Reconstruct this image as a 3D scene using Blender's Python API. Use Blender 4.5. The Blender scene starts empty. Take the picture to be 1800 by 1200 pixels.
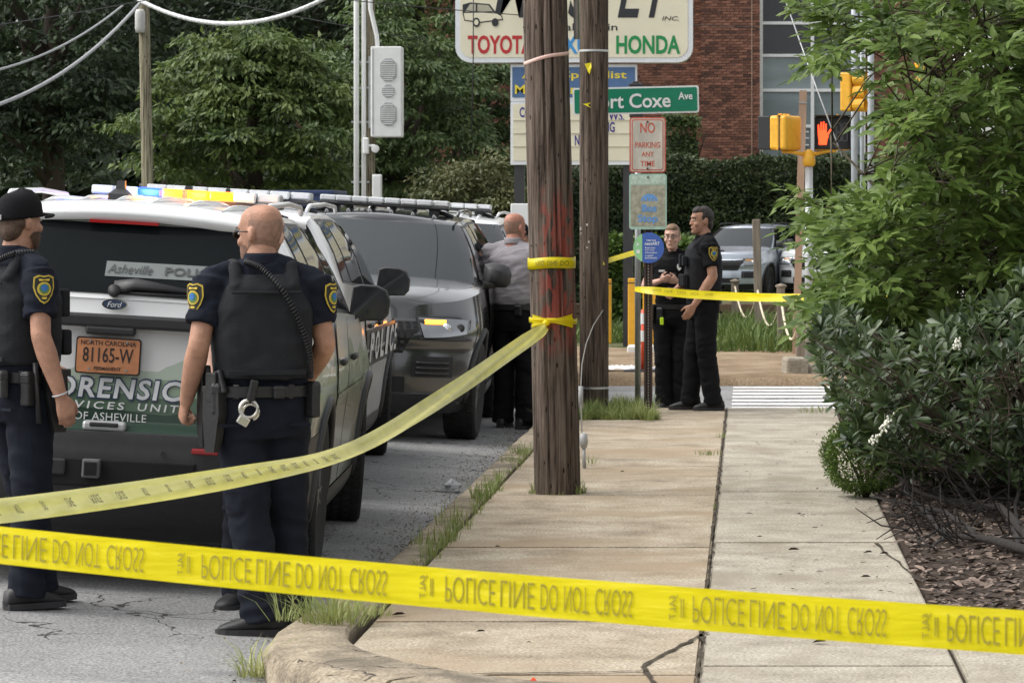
import bpy, bmesh, math, random, functools
import numpy as np
from mathutils import Vector, Matrix, Euler
random.seed(7); rng = np.random.default_rng(7)
SC = bpy.context.scene
COL = SC.collection
R = math.radians
# ------------------------------------------------------------------ camera
F, U0, V0, EYE = 6000.0, 1312.0, 392.0, 1.62       # focal in photo pixels, vanishing point, eye height over the sidewalk
cam = bpy.data.cameras.new('camera'); camo = bpy.data.objects.new('camera', cam); COL.objects.link(camo)
camo.location = (0, 0, EYE); camo.rotation_euler = (R(90), 0, 0)
cam.sensor_width = 36; cam.lens = 36 * F / 1800
cam.shift_x = (900 - U0) / 1800; cam.shift_y = (V0 - 600) / 1800
cam.clip_start = 0.1; cam.clip_end = 2000
cam.dof.use_dof = True; cam.dof.focus_distance = 18.0; cam.dof.aperture_fstop = 20
SC.camera = camo
# ------------------------------------------------------------------ sky and sun (overcast)
W = bpy.data.worlds.new('World'); SC.world = W; W.use_nodes = True
nt = W.node_tree; bg = nt.nodes['Background']
sky = nt.nodes.new('ShaderNodeTexSky'); sky.sky_type = 'NISHITA'; sky.sun_disc = False
SUN_EL, SUN_AZ = R(52), R(268)
sky.sun_elevation = SUN_EL; sky.sun_rotation = SUN_AZ; sky.dust_density = 4.0; sky.air_density = 1.0
hs = nt.nodes.new('ShaderNodeHueSaturation'); hs.inputs['Saturation'].default_value = 0.12
nt.links.new(sky.outputs[0], hs.inputs['Color']); nt.links.new(hs.outputs[0], bg.inputs[0])
bg.inputs[1].default_value = 0.15
sl = bpy.data.lights.new('sun', 'SUN'); sl.energy = 0.95; sl.angle = R(60); sl.color = (1, .96, .9)
so = bpy.data.objects.new('sun', sl); COL.objects.link(so)
# sky sun_rotation is measured clockwise from +Y
sd = Vector((math.sin(SUN_AZ) * math.cos(SUN_EL), math.cos(SUN_AZ) * math.cos(SUN_EL), math.sin(SUN_EL)))
so.location = sd * 60
so.rotation_euler = (-sd).to_track_quat('-Z', 'Y').to_euler()
SC.view_settings.view_transform = 'Standard'; SC.view_settings.look = 'None'
SC.view_settings.gamma = 1; SC.view_settings.use_curve_mapping = False
SC.view_settings.exposure = 0.88
SC.cycles.use_denoising = True
SC.cycles.max_bounces = 6; SC.cycles.transparent_max_bounces = 8
SC.cycles.caustics_reflective = False; SC.cycles.caustics_refractive = False

# ------------------------------------------------------------------ helpers
def PX(u, v, Y):                       # photo pixel at depth Y -> world
    return Vector(((u - U0) / F * Y, Y, EYE - (v - V0) / F * Y))
def GY(v, z=0.0):                      # depth of a ground pixel row at height z
    return F * (EYE - z) / (v - V0)

def lin(c):                            # sRGB 0..255 -> linear
    return tuple(((v / 255) / 12.92 if v / 255 <= .04045 else ((v / 255 + .055) / 1.055) ** 2.4) for v in c)

MATS = {}
def _set(b, k, v):
    if k in b.inputs: b.inputs[k].default_value = v
def M(name, col, rough=.6, var=.12, scale=6., bump=0., bscale=60., metal=0., spec=.5, coat=0., emit=None, estr=0., stretch=None, isl=0., trans=0., alpha=1.):
    """Principled material: two noise octaves vary the colour, one more the relief."""
    if name in MATS: return MATS[name]
    m = bpy.data.materials.new(name); m.use_nodes = True; MATS[name] = m
    n = m.node_tree.nodes; l = m.node_tree.links; b = n['Principled BSDF']
    c4 = (*col, 1)
    _set(b, 'Base Color', c4); _set(b, 'Roughness', rough); _set(b, 'Metallic', metal); _set(b, 'Specular IOR Level', spec); _set(b, 'Coat Weight', coat); _set(b, 'Coat Roughness', .04)
    m.diffuse_color = c4
    tc = n.new('ShaderNodeTexCoord'); src = tc.outputs['Object']
    if stretch:
        mp = n.new('ShaderNodeMapping'); mp.inputs['Scale'].default_value = stretch; l.new(src, mp.inputs[0]); src = mp.outputs[0]
    if var or isl:
        fac = None
        if var:
            t = n.new('ShaderNodeTexNoise'); t.inputs['Scale'].default_value = scale; t.inputs['Detail'].default_value = 6; l.new(src, t.inputs['Vector'])
            mr = n.new('ShaderNodeMapRange'); mr.inputs[1].default_value = .3; mr.inputs[2].default_value = .7
            mr.inputs[3].default_value = 1 - var; mr.inputs[4].default_value = 1 + var; l.new(t.outputs[0], mr.inputs[0]); fac = mr.outputs[0]
        if isl:
            g = n.new('ShaderNodeNewGeometry'); mi = n.new('ShaderNodeMapRange'); mi.inputs[3].default_value = 1 - isl; mi.inputs[4].default_value = 1 + isl
            l.new(g.outputs['Random Per Island'], mi.inputs[0])
            if fac:
                mm = n.new('ShaderNodeMath'); mm.operation = 'MULTIPLY'; l.new(fac, mm.inputs[0]); l.new(mi.outputs[0], mm.inputs[1]); fac = mm.outputs[0]
            else: fac = mi.outputs[0]
        vm = n.new('ShaderNodeVectorMath'); vm.operation = 'SCALE'; vm.inputs[0].default_value = col; l.new(fac, vm.inputs['Scale'])
        l.new(vm.outputs[0], b.inputs['Base Color'])
    if bump:
        t2 = n.new('ShaderNodeTexNoise'); t2.inputs['Scale'].default_value = bscale; t2.inputs['Detail'].default_value = 4; l.new(src, t2.inputs['Vector'])
        bp = n.new('ShaderNodeBump'); bp.inputs['Strength'].default_value = bump; bp.inputs['Distance'].default_value = .01
        l.new(t2.outputs[0], bp.inputs['Height']); l.new(bp.outputs[0], b.inputs['Normal'])
    if emit: _set(b, 'Emission Color', (*emit, 1)); _set(b, 'Emission Strength', estr)
    if trans: _set(b, 'Transmission Weight', trans)
    if alpha < 1: _set(b, 'Alpha', alpha)
    return m

def leafmat(name, col, col2, rough=.45, transl=.25, spec=.4, nscale=1.6):
    if name in MATS: return MATS[name]
    m = bpy.data.materials.new(name); m.use_nodes = True; MATS[name] = m
    n = m.node_tree.nodes; l = m.node_tree.links; b = n['Principled BSDF']; out = n['Material Output']
    g = n.new('ShaderNodeNewGeometry'); r = n.new('ShaderNodeValToRGB')
    r.color_ramp.elements[0].color = (*col, 1); r.color_ramp.elements[1].color = (*col2, 1)
    tn = n.new('ShaderNodeTexNoise'); tn.inputs['Scale'].default_value = nscale; tn.inputs['Detail'].default_value = 3; l.new(g.outputs['Position'], tn.inputs['Vector'])
    ma = n.new('ShaderNodeMath'); ma.operation = 'MULTIPLY_ADD'; ma.inputs[1].default_value = 2.2; ma.inputs[2].default_value = -.85; l.new(tn.outputs[0], ma.inputs[0])
    mb = n.new('ShaderNodeMath'); mb.operation = 'MULTIPLY_ADD'; mb.inputs[1].default_value = .55; l.new(g.outputs['Random Per Island'], mb.inputs[0]); l.new(ma.outputs[0], mb.inputs[2])
    l.new(mb.outputs[0], r.inputs[0]); l.new(r.outputs[0], b.inputs['Base Color'])
    _set(b, 'Roughness', rough); _set(b, 'Specular IOR Level', spec)
    tr = n.new('ShaderNodeBsdfTranslucent'); l.new(r.outputs[0], tr.inputs[0])
    mx = n.new('ShaderNodeMixShader'); mx.inputs[0].default_value = transl
    l.new(b.outputs[0], mx.inputs[1]); l.new(tr.outputs[0], mx.inputs[2]); l.new(mx.outputs[0], out.inputs[0])
    m.diffuse_color = (*col, 1)
    return m

class MB:
    """collects polygons; build() links them as ONE mesh object"""
    def __init__(s): s.v = []; s.f = []; s.mi = []; s.cur = 0
    def add(s, vs, fs):
        o = len(s.v); s.v += [tuple(p) for p in vs]; s.f += [tuple(i + o for i in f) for f in fs]; s.mi += [s.cur] * len(fs); return s
    def box(s, c, d, rot=None, bev=0.):
        hx, hy, hz = d[0] / 2, d[1] / 2, d[2] / 2
        if bev <= 0:
            vs = [Vector((x, y, z)) for x in (-hx, hx) for y in (-hy, hy) for z in (-hz, hz)]
            fs = [(0, 1, 3, 2), (4, 6, 7, 5), (0, 4, 5, 1), (2, 3, 7, 6), (0, 2, 6, 4), (1, 5, 7, 3)]
        else:
            bm = bmesh.new(); bmesh.ops.create_cube(bm, size=1)
            for q in bm.verts: q.co = Vector((q.co.x * d[0], q.co.y * d[1], q.co.z * d[2]))
            bmesh.ops.bevel(bm, geom=bm.edges[:], offset=min(bev, min(d) * .49), segments=2, affect='EDGES', profile=.5)
            bm.verts.index_update(); vs = [q.co.copy() for q in bm.verts]; fs = [[q.index for q in f.verts] for f in bm.faces]; bm.free()
        if rot is not None:
            m = rot if isinstance(rot, Matrix) else Euler(rot).to_matrix()
            vs = [m @ q for q in vs]
        c = Vector(c)
        return s.add([q + c for q in vs], fs)
    def loft(s, rings, cap=True, closed=True):
        n = len(rings[0]); vs = [p for r in rings for p in r]; fs = []
        for i in range(len(rings) - 1):
            for j in range(n if closed else n - 1):
                k = (j + 1) % n; fs.append((i * n + j, i * n + k, (i + 1) * n + k, (i + 1) * n + j))
        if cap and closed: fs.append(tuple(reversed(range(n)))); fs.append(tuple(range((len(rings) - 1) * n, len(rings) * n)))
        return s.add(vs, fs)
    def tube(s, pts, r, seg=8, cap=True, flat=1.):
        pts = [Vector(p) for p in pts]; n = len(pts)
        rr = r if isinstance(r, (list, tuple)) else [r] * n
        rings = []; up = None
        for i, p in enumerate(pts):
            t = (pts[min(i + 1, n - 1)] - pts[max(i - 1, 0)]).normalized()
            if up is None: up = t.orthogonal().normalized()
            a = (up - t * up.dot(t)); a = a.normalized() if a.length > 1e-6 else t.orthogonal().normalized(); up = a; b = t.cross(a)
            rings.append([p + (a * math.cos(2 * math.pi * k / seg) + b * math.sin(2 * math.pi * k / seg) * flat) * rr[i] for k in range(seg)])
        return s.loft(rings, cap)
    def cyl(s, a, b, r, seg=16, r2=None):
        return s.tube([a, b], [r, r if r2 is None else r2], seg)
    def lathe(s, prof, seg=24, mat=None, axis='z'):
        rings = []
        for (r, h) in prof:
            ring = []
            for k in range(seg):
                a = 2 * math.pi * k / seg
                p = Vector((r * math.cos(a), r * math.sin(a), h)) if axis == 'z' else Vector((h, r * math.cos(a), r * math.sin(a)))
                ring.append(mat @ p if mat is not None else p)
            rings.append(ring)
        return s.loft(rings, True)
    def prism(s, poly, h, mat=None):
        """poly: 2D outline in the XY plane, extruded to +Z by h"""
        n = len(poly); vs = [Vector((p[0], p[1], 0)) for p in poly] + [Vector((p[0], p[1], h)) for p in poly]
        if mat is not None: vs = [mat @ q for q in vs]
        fs = [tuple(reversed(range(n))), tuple(range(n, 2 * n))] + [(i, (i + 1) % n, n + (i + 1) % n, n + i) for i in range(n)]
        return s.add(vs, fs)
    def grid(s, P):
        """P[i][j] points -> quads"""
        a, b = len(P), len(P[0]); vs = [q for r in P for q in r]
        return s.add(vs, [(i * b + j, i * b + j + 1, (i + 1) * b + j + 1, (i + 1) * b + j) for i in range(a - 1) for j in range(b - 1)])
    def mesh(s, name='m'):
        me = bpy.data.meshes.new(name); me.from_pydata([tuple(p) for p in s.v], [], s.f); me.update(); return me
    def build(s, name, mat, parent=None, smooth=False, mx=None, angle=None, recalc=True):
        me = s.mesh(name)
        if recalc:
            bm = bmesh.new(); bm.from_mesh(me); bmesh.ops.recalc_face_normals(bm, faces=bm.faces[:]); bm.to_mesh(me); bm.free()
        mats = mat if isinstance(mat, (list, tuple)) else [mat]
        for q in mats: me.materials.append(q)
        if len(mats) > 1: me.polygons.foreach_set('material_index', s.mi)
        if smooth or angle:
            me.polygons.foreach_set('use_smooth', [True] * len(me.polygons))
            if angle: me.set_sharp_from_angle(angle=R(angle))
        return link(name, me, parent, mx)
def link(name, me, parent=None, mx=None):
    o = bpy.data.objects.new(name, me); COL.objects.link(o)
    if parent is not None: o.parent = parent
    if mx is not None: o.matrix_local = mx
    return o
def tag(o, label=None, cat=None, group=None, kind=None):
    if label: o['label'] = label
    if cat: o['category'] = cat
    if group: o['group'] = group
    if kind: o['kind'] = kind
    return o
def thing(name, label, cat, loc=(0, 0, 0), rotz=0., group=None):
    o = bpy.data.objects.new(name, None); COL.objects.link(o); o.location = loc; o.rotation_euler = (0, 0, rotz); o.empty_display_size = .1
    return tag(o, label, cat, group)
def struct(o): o['kind'] = 'structure'; return o
def fast_mesh(name, V, Fq, mat, parent=None, smooth=False):
    """numpy quads/tris -> object"""
    me = bpy.data.meshes.new(name); V = np.asarray(V, dtype=np.float32); Fq = np.asarray(Fq, dtype=np.int32)
    k = Fq.shape[1]; me.vertices.add(len(V)); me.vertices.foreach_set('co', V.ravel())
    me.loops.add(Fq.size); me.loops.foreach_set('vertex_index', Fq.ravel())
    me.polygons.add(len(Fq)); me.polygons.foreach_set('loop_start', np.arange(0, Fq.size, k, dtype=np.int32))
    if smooth: me.polygons.foreach_set('use_smooth', [True] * len(Fq))
    me.update(calc_edges=True); me.validate()
    for q in (mat if isinstance(mat, (list, tuple)) else [mat]): me.materials.append(q)
    return link(name, me, parent)
def dup(o, parent=None):
    c = o.copy(); COL.objects.link(c)
    if parent is not None: c.parent = parent
    for ch in list(o.children): dup(ch, c)
    return c
def frame(origin, x, y):
    """matrix whose local X,Y are the given directions (Z = X x Y)"""
    x = Vector(x).normalized(); y = Vector(y); y = (y - x * y.dot(x)).normalized(); z = x.cross(y)
    m = Matrix((x, y, z)).transposed().to_4x4(); m.translation = Vector(origin); return m
def text_mesh(s, bold=0., shear=0., space=1., ext=.001):
    cu = bpy.data.curves.new('t', 'FONT'); cu.body = s; cu.align_x = 'LEFT'; cu.offset = bold; cu.shear = shear; cu.space_character = space; cu.extrude = ext; cu.resolution_u = 3
    ob = bpy.data.objects.new('t', cu); COL.objects.link(ob)
    dg = bpy.context.evaluated_depsgraph_get(); me = bpy.data.meshes.new_from_object(ob.evaluated_get(dg))
    bpy.data.objects.remove(ob); bpy.data.curves.remove(cu); return me
def text(name, s, w, h, mat, parent, mx, bold=0., shear=0., space=1., ext=.002, flip=False, center=True):
    """lettering fitted to w x h metres, centred on mx, lying in its local XY plane"""
    me = text_mesh(s, bold, shear, space)
    co = np.empty(len(me.vertices) * 3, dtype=np.float32); me.vertices.foreach_get('co', co); co = co.reshape(-1, 3)
    lo, hi = co.min(0), co.max(0); d = hi - lo
    if w is None: w = h * d[0] / d[1]
    co[:, 0] = (co[:, 0] - lo[0] - (d[0] / 2 if center else 0)) / d[0] * w; co[:, 1] = (co[:, 1] - (lo[1] + hi[1]) / 2) / d[1] * h
    co[:, 2] = (co[:, 2] - lo[2]) / max(d[2], 1e-6) * ext
    if flip: co[:, 1] *= -1; me.flip_normals()
    me.vertices.foreach_set('co', co.ravel()); me.update(); me.materials.clear(); me.materials.append(mat)
    return link(name, me, parent, mx)
def round_rect(w, h, r, n=5):
    p = []
    for cx, cy, a0 in ((w / 2 - r, h / 2 - r, 0), (-w / 2 + r, h / 2 - r, 90), (-w / 2 + r, -h / 2 + r, 180), (w / 2 - r, -h / 2 + r, 270)):
        for k in range(n + 1):
            a = R(a0 + 90 * k / n); p.append((cx + r * math.cos(a), cy + r * math.sin(a)))
    return p
def vnoise(P, seed=0):
    """cheap smooth 3D noise for numpy points, about -1..1"""
    P = np.asarray(P, dtype=np.float64); r = np.random.default_rng(seed); out = np.zeros(len(P)); a = 1.; tot = 0
    for o in range(4):
        for k in range(3):
            d = r.normal(size=3); d /= np.linalg.norm(d); out += a * np.sin(P @ d * (2.0 ** o) * (1 + .3 * r.random()) + r.random() * 6.28)
        tot += a * 1.9; a *= .55
    return out / tot
# ------------------------------------------------------------------ surface materials
def surf(name, stops, scale, rough=.9, bump=.4, bscale=120., fine=.25, fscale=300., stain=None, spec=.25, crack=None, detail=8):
    """ground surfaces: broad colour ramp noise x fine aggregate speckle, optional stains and cracks"""
    m = bpy.data.materials.new(name); m.use_nodes = True; MATS[name] = m
    n = m.node_tree.nodes; l = m.node_tree.links; b = n['Principled BSDF']
    tc = n.new('ShaderNodeTexCoord'); g = n.new('ShaderNodeNewGeometry'); src = g.outputs['Position']
    t = n.new('ShaderNodeTexNoise'); t.inputs['Scale'].default_value = scale; t.inputs['Detail'].default_value = detail; t.inputs['Roughness'].default_value = .62; l.new(src, t.inputs['Vector'])
    r = n.new('ShaderNodeValToRGB'); e = r.color_ramp.elements
    e[0].position = stops[0][0]; e[0].color = (*stops[0][1], 1); e[1].position = stops[-1][0]; e[1].color = (*stops[-1][1], 1)
    for p, c in stops[1:-1]: q = e.new(p); q.color = (*c, 1)
    l.new(t.outputs[0], r.inputs[0]); col = r.outputs[0]
    t2 = n.new('ShaderNodeTexNoise'); t2.inputs['Scale'].default_value = fscale; t2.inputs['Detail'].default_value = 3; l.new(src, t2.inputs['Vector'])
    mr = n.new('ShaderNodeMapRange'); mr.inputs[1].default_value = .3; mr.inputs[2].default_value = .7; mr.inputs[3].default_value = 1 - fine; mr.inputs[4].default_value = 1 + fine
    l.new(t2.outputs[0], mr.inputs[0])
    v = n.new('ShaderNodeVectorMath'); v.operation = 'SCALE'; l.new(col, v.inputs[0]); l.new(mr.outputs[0], v.inputs['Scale']); col = v.outputs[0]
    if stain:
        sc_, thr, c, stretch = stain
        mp = n.new('ShaderNodeMapping'); mp.inputs['Scale'].default_value = stretch; l.new(src, mp.inputs[0])
        t3 = n.new('ShaderNodeTexNoise'); t3.inputs['Scale'].default_value = sc_; t3.inputs['Detail'].default_value = 6; l.new(mp.outputs[0], t3.inputs['Vector'])
        m3 = n.new('ShaderNodeMapRange'); m3.inputs[1].default_value = thr; m3.inputs[2].default_value = thr + .14; m3.inputs[4].default_value = .75; l.new(t3.outputs[0], m3.inputs[0])
        mx = n.new('ShaderNodeMix'); mx.data_type = 'RGBA'; l.new(m3.outputs[0], mx.inputs[0]); l.new(col, mx.inputs[6]); mx.inputs[7].default_value = (*c, 1); col = mx.outputs[2]
    if crack:
        sc_, wd, c = crack
        t5 = n.new('ShaderNodeTexNoise'); t5.inputs['Scale'].default_value = 2.2; t5.inputs['Detail'].default_value = 5; l.new(src, t5.inputs['Vector'])
        ad = n.new('ShaderNodeVectorMath'); ad.operation = 'MULTIPLY_ADD'; ad.inputs[1].default_value = (.7, .7, .7); l.new(t5.outputs['Color'], ad.inputs[0]); l.new(src, ad.inputs[2])
        vo = n.new('ShaderNodeTexVoronoi'); vo.feature = 'DISTANCE_TO_EDGE'; vo.inputs['Scale'].default_value = sc_; l.new(ad.outputs[0], vo.inputs['Vector'])
        t6 = n.new('ShaderNodeTexNoise'); t6.inputs['Scale'].default_value = .55; l.new(src, t6.inputs['Vector'])
        m6 = n.new('ShaderNodeMapRange'); m6.inputs[1].default_value = .5; m6.inputs[2].default_value = .6; m6.inputs[3].default_value = 0; m6.inputs[4].default_value = wd; l.new(t6.outputs[0], m6.inputs[0])
        lt = n.new('ShaderNodeMath'); lt.operation = 'LESS_THAN'; l.new(vo.outputs['Distance'], lt.inputs[0]); l.new(m6.outputs[0], lt.inputs[1])
        mx2 = n.new('ShaderNodeMix'); mx2.data_type = 'RGBA'; l.new(lt.outputs[0], mx2.inputs[0]); l.new(col, mx2.inputs[6]); mx2.inputs[7].default_value = (*c, 1); col = mx2.outputs[2]
    l.new(col, b.inputs['Base Color']); _set(b, 'Roughness', rough); _set(b, 'Specular IOR Level', spec)
    t4 = n.new('ShaderNodeTexNoise'); t4.inputs['Scale'].default_value = bscale; t4.inputs['Detail'].default_value = 5; l.new(src, t4.inputs['Vector'])
    bp = n.new('ShaderNodeBump'); bp.inputs['Strength'].default_value = bump; bp.inputs['Distance'].default_value = .008; l.new(t4.outputs[0], bp.inputs['Height']); l.new(bp.outputs[0], b.inputs['Normal'])
    m.diffuse_color = (*stops[0][1], 1)
    return m
asphalt = surf('asphalt', [(.3, (.19, .19, .192)), (.55, (.255, .255, .252)), (.75, (.31, .308, .30))], .9, .92, 1., 80, .5, 75, stain=(1.3, .60, (.12, .12, .125), (.5, 1.6, 1)), crack=(1.6, .012, (.035, .034, .033)))
conc_warm = surf('concrete_warm', [(.3, (.215, .175, .125)), (.5, (.345, .29, .215)), (.7, (.44, .385, .30))], 3.0, .93, .9, 55, .42, 75, stain=(1.3, .50, (.30, .225, .145), (.6, 1, 1)))
conc_grey = surf('concrete_grey', [(.3, (.24, .21, .165)), (.5, (.345, .31, .25)), (.7, (.42, .385, .315))], 3.0, .93, .9, 55, .38, 75, stain=(2.0, .53, (.25, .215, .16), (1, .5, 1)))
kerb_m = surf('concrete_kerb', [(.28, (.12, .10, .075)), (.5, (.27, .225, .165)), (.72, (.42, .36, .27))], 5.0, .95, .7, 70, .40, 70, stain=(2.2, .54, (.11, .095, .075), (1, 1, 1)), crack=(1.1, .007, (.06, .05, .04)))
soil_m = surf('soil', [(.3, (.03, .025, .018)), (.7, (.075, .06, .042))], 9, .98, .8, 60, .3, 90)
dirt_m = surf('dirt', [(.3, (.15, .105, .065)), (.5, (.24, .175, .11)), (.72, (.33, .26, .18))], 1.7, .97, .8, 30, .35, 60)
verge_m = surf('verge', [(.3, (.035, .05, .018)), (.5, (.07, .09, .03)), (.72, (.16, .14, .07))], .6, .97, .8, 30, .35, 40)
white_paint = surf('road_paint', [(.3, (.55, .54, .52)), (.7, (.74, .73, .70))], 6, .8, .3, 90, .15, 120, stain=(5, .62, (.3, .3, .29), (1, 1, 1)))

# ------------------------------------------------------------------ the ground, road, sidewalk
g = MB(); g.add([(-700, -60, -.34), (700, -60, -.34), (700, 900, -.34), (-700, 900, -.34)], [(0, 1, 2, 3)])
struct(g.build('ground', verge_m))
def rz(x): return -0.12 + .058 * (min(-1.70 - x, 3.6)) - .03 * max(0, -5.3 - x)
xs = [-14, -12, -10, -8, -6.5, -5.3, -4.6, -4, -3.4, -2.8, -2.2, -1.70]; ys = list(np.arange(-4, 62.1, 3))
g = MB(); g.grid([[(x, y, rz(x)) for x in xs] for y in ys]); struct(g.build('road', asphalt, smooth=True))
g = MB(); prof = [(30.0, -.012), (30.3, -.05), (30.8, -.10), (31.5, -.12), (36.6, -.12)]
g.grid([[(x, y, z) for x in (-1.70, -1.2, -.4, .8, 3, 60)] for y, z in prof]); struct(g.build('cross_street', asphalt, smooth=True))
g = MB(); g.grid([[(x, y, z + .0012 * math.sin(x * 2)) for x in (-60, -14, -2.4, -1, 0, 1, 2.5, 60)] for y, z in [(36.55, -.135), (36.62, -.06), (38, -.045), (41, -.02), (46, .0), (60, .0), (120, .0)]])
struct(g.build('far_verge', verge_m, smooth=True))
# dirt patch beyond the crossing
rows = [[(float(x), 36.46, -.14 + .045) for x in np.linspace(-2.6, 3.0, 16)]]
for i in range(14):
    y = 36.50 + i * .62
    rows.append([(x + .12 * math.sin(i * 1.7 + x), y, .012 + .03 * abs(math.sin(x * 2.1 + i * 1.3)) * (0 < i < 13) - (.04 if i == 13 else 0)) for x in np.linspace(-2.6, 3.0, 16)])
g = MB(); g.grid([[(p[0], p[1], p[2] - .045 + (p[1] - 36.7) / 8.1 * .045) for p in r] for r in rows]); struct(g.build('dirt_patch', dirt_m, smooth=True))
# crosswalk bars
bars = []
for k in range(8):
    y0 = 31.3 + k * .66; g = MB(); N = 10
    xs_ = np.linspace(-.14, 2.9, N); jit = rng.normal(0, .02, (2, N))
    z0 = -.12 + (.02 if y0 < 31.5 else 0)
    g.grid([[(x, y0 + jit[0][i], (-.108 if k == 0 else -.116)) for i, x in enumerate(xs_)], [(x, y0 + .34 + jit[1][i], -.116) for i, x in enumerate(xs_)]])
    bars.append(struct(g.build('crosswalk_bar', white_paint)))
# sidewalk: bed, then each slab
g = MB(); g.box((-.37, 20.2, -.17), (2.34, 19.9, .28)); sw = struct(g.build('sidewalk', soil_m))
joints = [10.4, 12.26, 13.9, 17.1, 20.4, 22.8, 25.2, 28.2, 30.02]
def slab(x0, x1, y0, y1, mat, tilt):
    g = MB(); gap = .005
    bm = bmesh.new(); bmesh.ops.create_cube(bm, size=1)
    dx, dy = x1 - x0 - 2 * gap, y1 - y0 - 2 * gap
    for q in bm.verts: q.co = Vector((q.co.x * dx, q.co.y * dy, q.co.z * .1))
    bmesh.ops.bevel(bm, geom=[e for e in bm.edges if all(v.co.z > 0 for v in e.verts)], offset=.009, segments=2, affect='EDGES')
    me = bpy.data.meshes.new('slab'); bm.to_mesh(me); bm.free(); me.materials.append(mat)
    o = link('slab', me, sw); o.location = ((x0 + x1) / 2, (y0 + y1) / 2, -.052); o.rotation_euler = tilt
    return o
for i in range(len(joints) - 1):
    y0, y1 = joints[i], joints[i + 1]
    t = lambda: (random.uniform(-.0012, .0012), random.uniform(-.0015, .0015), 0)
    if i == len(joints) - 2: slab(-.80, -.172, y0, y1, conc_warm, t())
    else: slab(-1.525, -.172, y0, y1, conc_warm, t())
    slab(-.172, .775, y0 + (.25 if i else 0), y1 + (.25 if i < len(joints) - 2 else 0), conc_grey, t())
for x0_, x1_, y0_, y1_ in ((.785, 2.4, 9.6, 11.6), (2.4, 4.4, 9.6, 11.6), (.785, 2.4, 11.6, 13.4), (2.4, 4.4, 11.6, 13.4)): slab(x0_, x1_, y0_, y1_, conc_grey, (0, 0, 0))
# cracks: narrow soil-filled fissures
def crack(pts, w, parent=sw):
    g = MB(); L = []; Rr = []
    for i, p in enumerate(pts):
        a = Vector(pts[max(i - 1, 0)]); b = Vector(pts[min(i + 1, len(pts) - 1)]); t = (b - a).normalized(); nrm = Vector((-t.y, t.x, 0)); ww = w * random.uniform(.35, 1.2) / 2
        L.append((p[0] + nrm.x * ww, p[1] + nrm.y * ww, p[2])); Rr.append((p[0] - nrm.x * ww, p[1] - nrm.y * ww, p[2]))
    g.grid([L, Rr]); return g.build('crack', soil_m, parent)
def ragged(p, q, n, amp, z=.0035):
    out = []
    for i in range(n + 1):
        t = i / n; out.append((p[0] + (q[0] - p[0]) * t + (random.uniform(-amp, amp) if 0 < i < n else 0), p[1] + (q[1] - p[1]) * t + (random.uniform(-amp, amp) if 0 < i < n else 0), z))
    return out
crack(ragged((-.172, 12.0), (-.172, 29.9), 150, .010), .017)
gp = lambda u, v: (PX(u, v, GY(v)).x, GY(v))
crack(ragged(gp(1245, 1112), gp(1195, 1135), 7, .008) + ragged(gp(1195, 1135), gp(1130, 1172), 8, .01) + ragged(gp(1130, 1172), gp(1150, 1200), 5, .008), .022)
crack(ragged(gp(740, 1186), gp(1140, 1180), 16, .01), .02)
crack(ragged(gp(1540, 955), gp(1640, 1040), 12, .012), .02)
# kerb stones, curving in at the near driveway
path = []
for y in np.arange(30.0, 13.4, -.35): path.append((-1.625, y))
for k in range(1, 13):
    a = R(k * 6.5); path.append((-1.625 + 1.9 * (1 - math.cos(a)), 13.5 - 1.9 * math.sin(a)))
path = [(x - .09 * min(1, max(0, (16 - y) / 2.2)), y) for x, y in path]
def kerb_piece(pts):
    rings = []
    for i, (p, wd) in enumerate(pts):
        a = pts[max(i - 1, 0)][0]; b = pts[min(i + 1, len(pts) - 1)][0]; t = Vector((b[0] - a[0], b[1] - a[1], 0)).normalized(); nrm = Vector((-t.y, t.x, 0))  # nrm points to +x side when heading -y
        h = wd / 2; j = lambda s: random.uniform(-s, s) * 1.7; c = Vector((p[0], p[1], 0))
        sec = [(-h - .03, -.3), (-h - .028 + j(.004), -.11), (-h - .018 + j(.005), -.04), (-h + .004 + j(.005), -.005), (-h + .03, .010 + j(.002)), (0, .014 + j(.002)), (h - .02, .012 + j(.002)), (h - .004, .0), (h, -.3)]
        rings.append([c + nrm * q + Vector((0, 0, z)) for q, z in sec])
    g = MB(); g.loft(rings, True); return g
kerb = struct(bpy.data.objects.new('kerb', None)); COL.objects.link(kerb)
wd = [.185 + .10 * min(1, max(0, (16 - y) / 2.2)) + (0 if y > 13.6 else min(.08, (13.6 - y) * .08)) for x, y in path]
i = 0
while i < len(path) - 1:
    j = min(i + 9, len(path) - 1); g = kerb_piece(list(zip(path[i:j + 1], wd[i:j + 1]))); o = g.build('kerb_stone', kerb_m, kerb, angle=40); i = j
# corner patch of soil at the far end, right-hand mulch bed
g = MB(); g.grid([[(x, y, .004 + .02 * math.sin(x * 9) * math.sin(y * 5) ** 2 - (.09 if y > 30 else 0)) for x in np.linspace(-1.52, -.79, 7)] for y in np.linspace(28.22, 30.05, 9)]); struct(g.build('corner_verge', verge_m, smooth=True))
def bed_z(x, y): return .012 + .05 * min(1, max(0, (x - .86) / .5)) + .012 * math.sin(x * 7 + y * 3) + .01 * math.sin(y * 9)
g = MB(); g.grid([[(x, y, bed_z(x, y) - (.06 if i == 0 else 0)) for i, x in enumerate(np.concatenate([[.765 + .02 * math.sin(y * 3)], np.linspace(.80, 6, 24)]))] for y in np.linspace(13.42, 29.6, 60)])
mulch_soil = surf('mulch_soil', [(.3, (.022, .016, .012)), (.7, (.065, .046, .035))], 14, .97, .9, 50, .4, 90)
struct(g.build('planting_bed', mulch_soil, smooth=True))
g = MB(); g.grid([[(x, y, -.02) for x in (5.5, 40)] for y in (0, 30)]); struct(g.build('side_lawn', verge_m))
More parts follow.
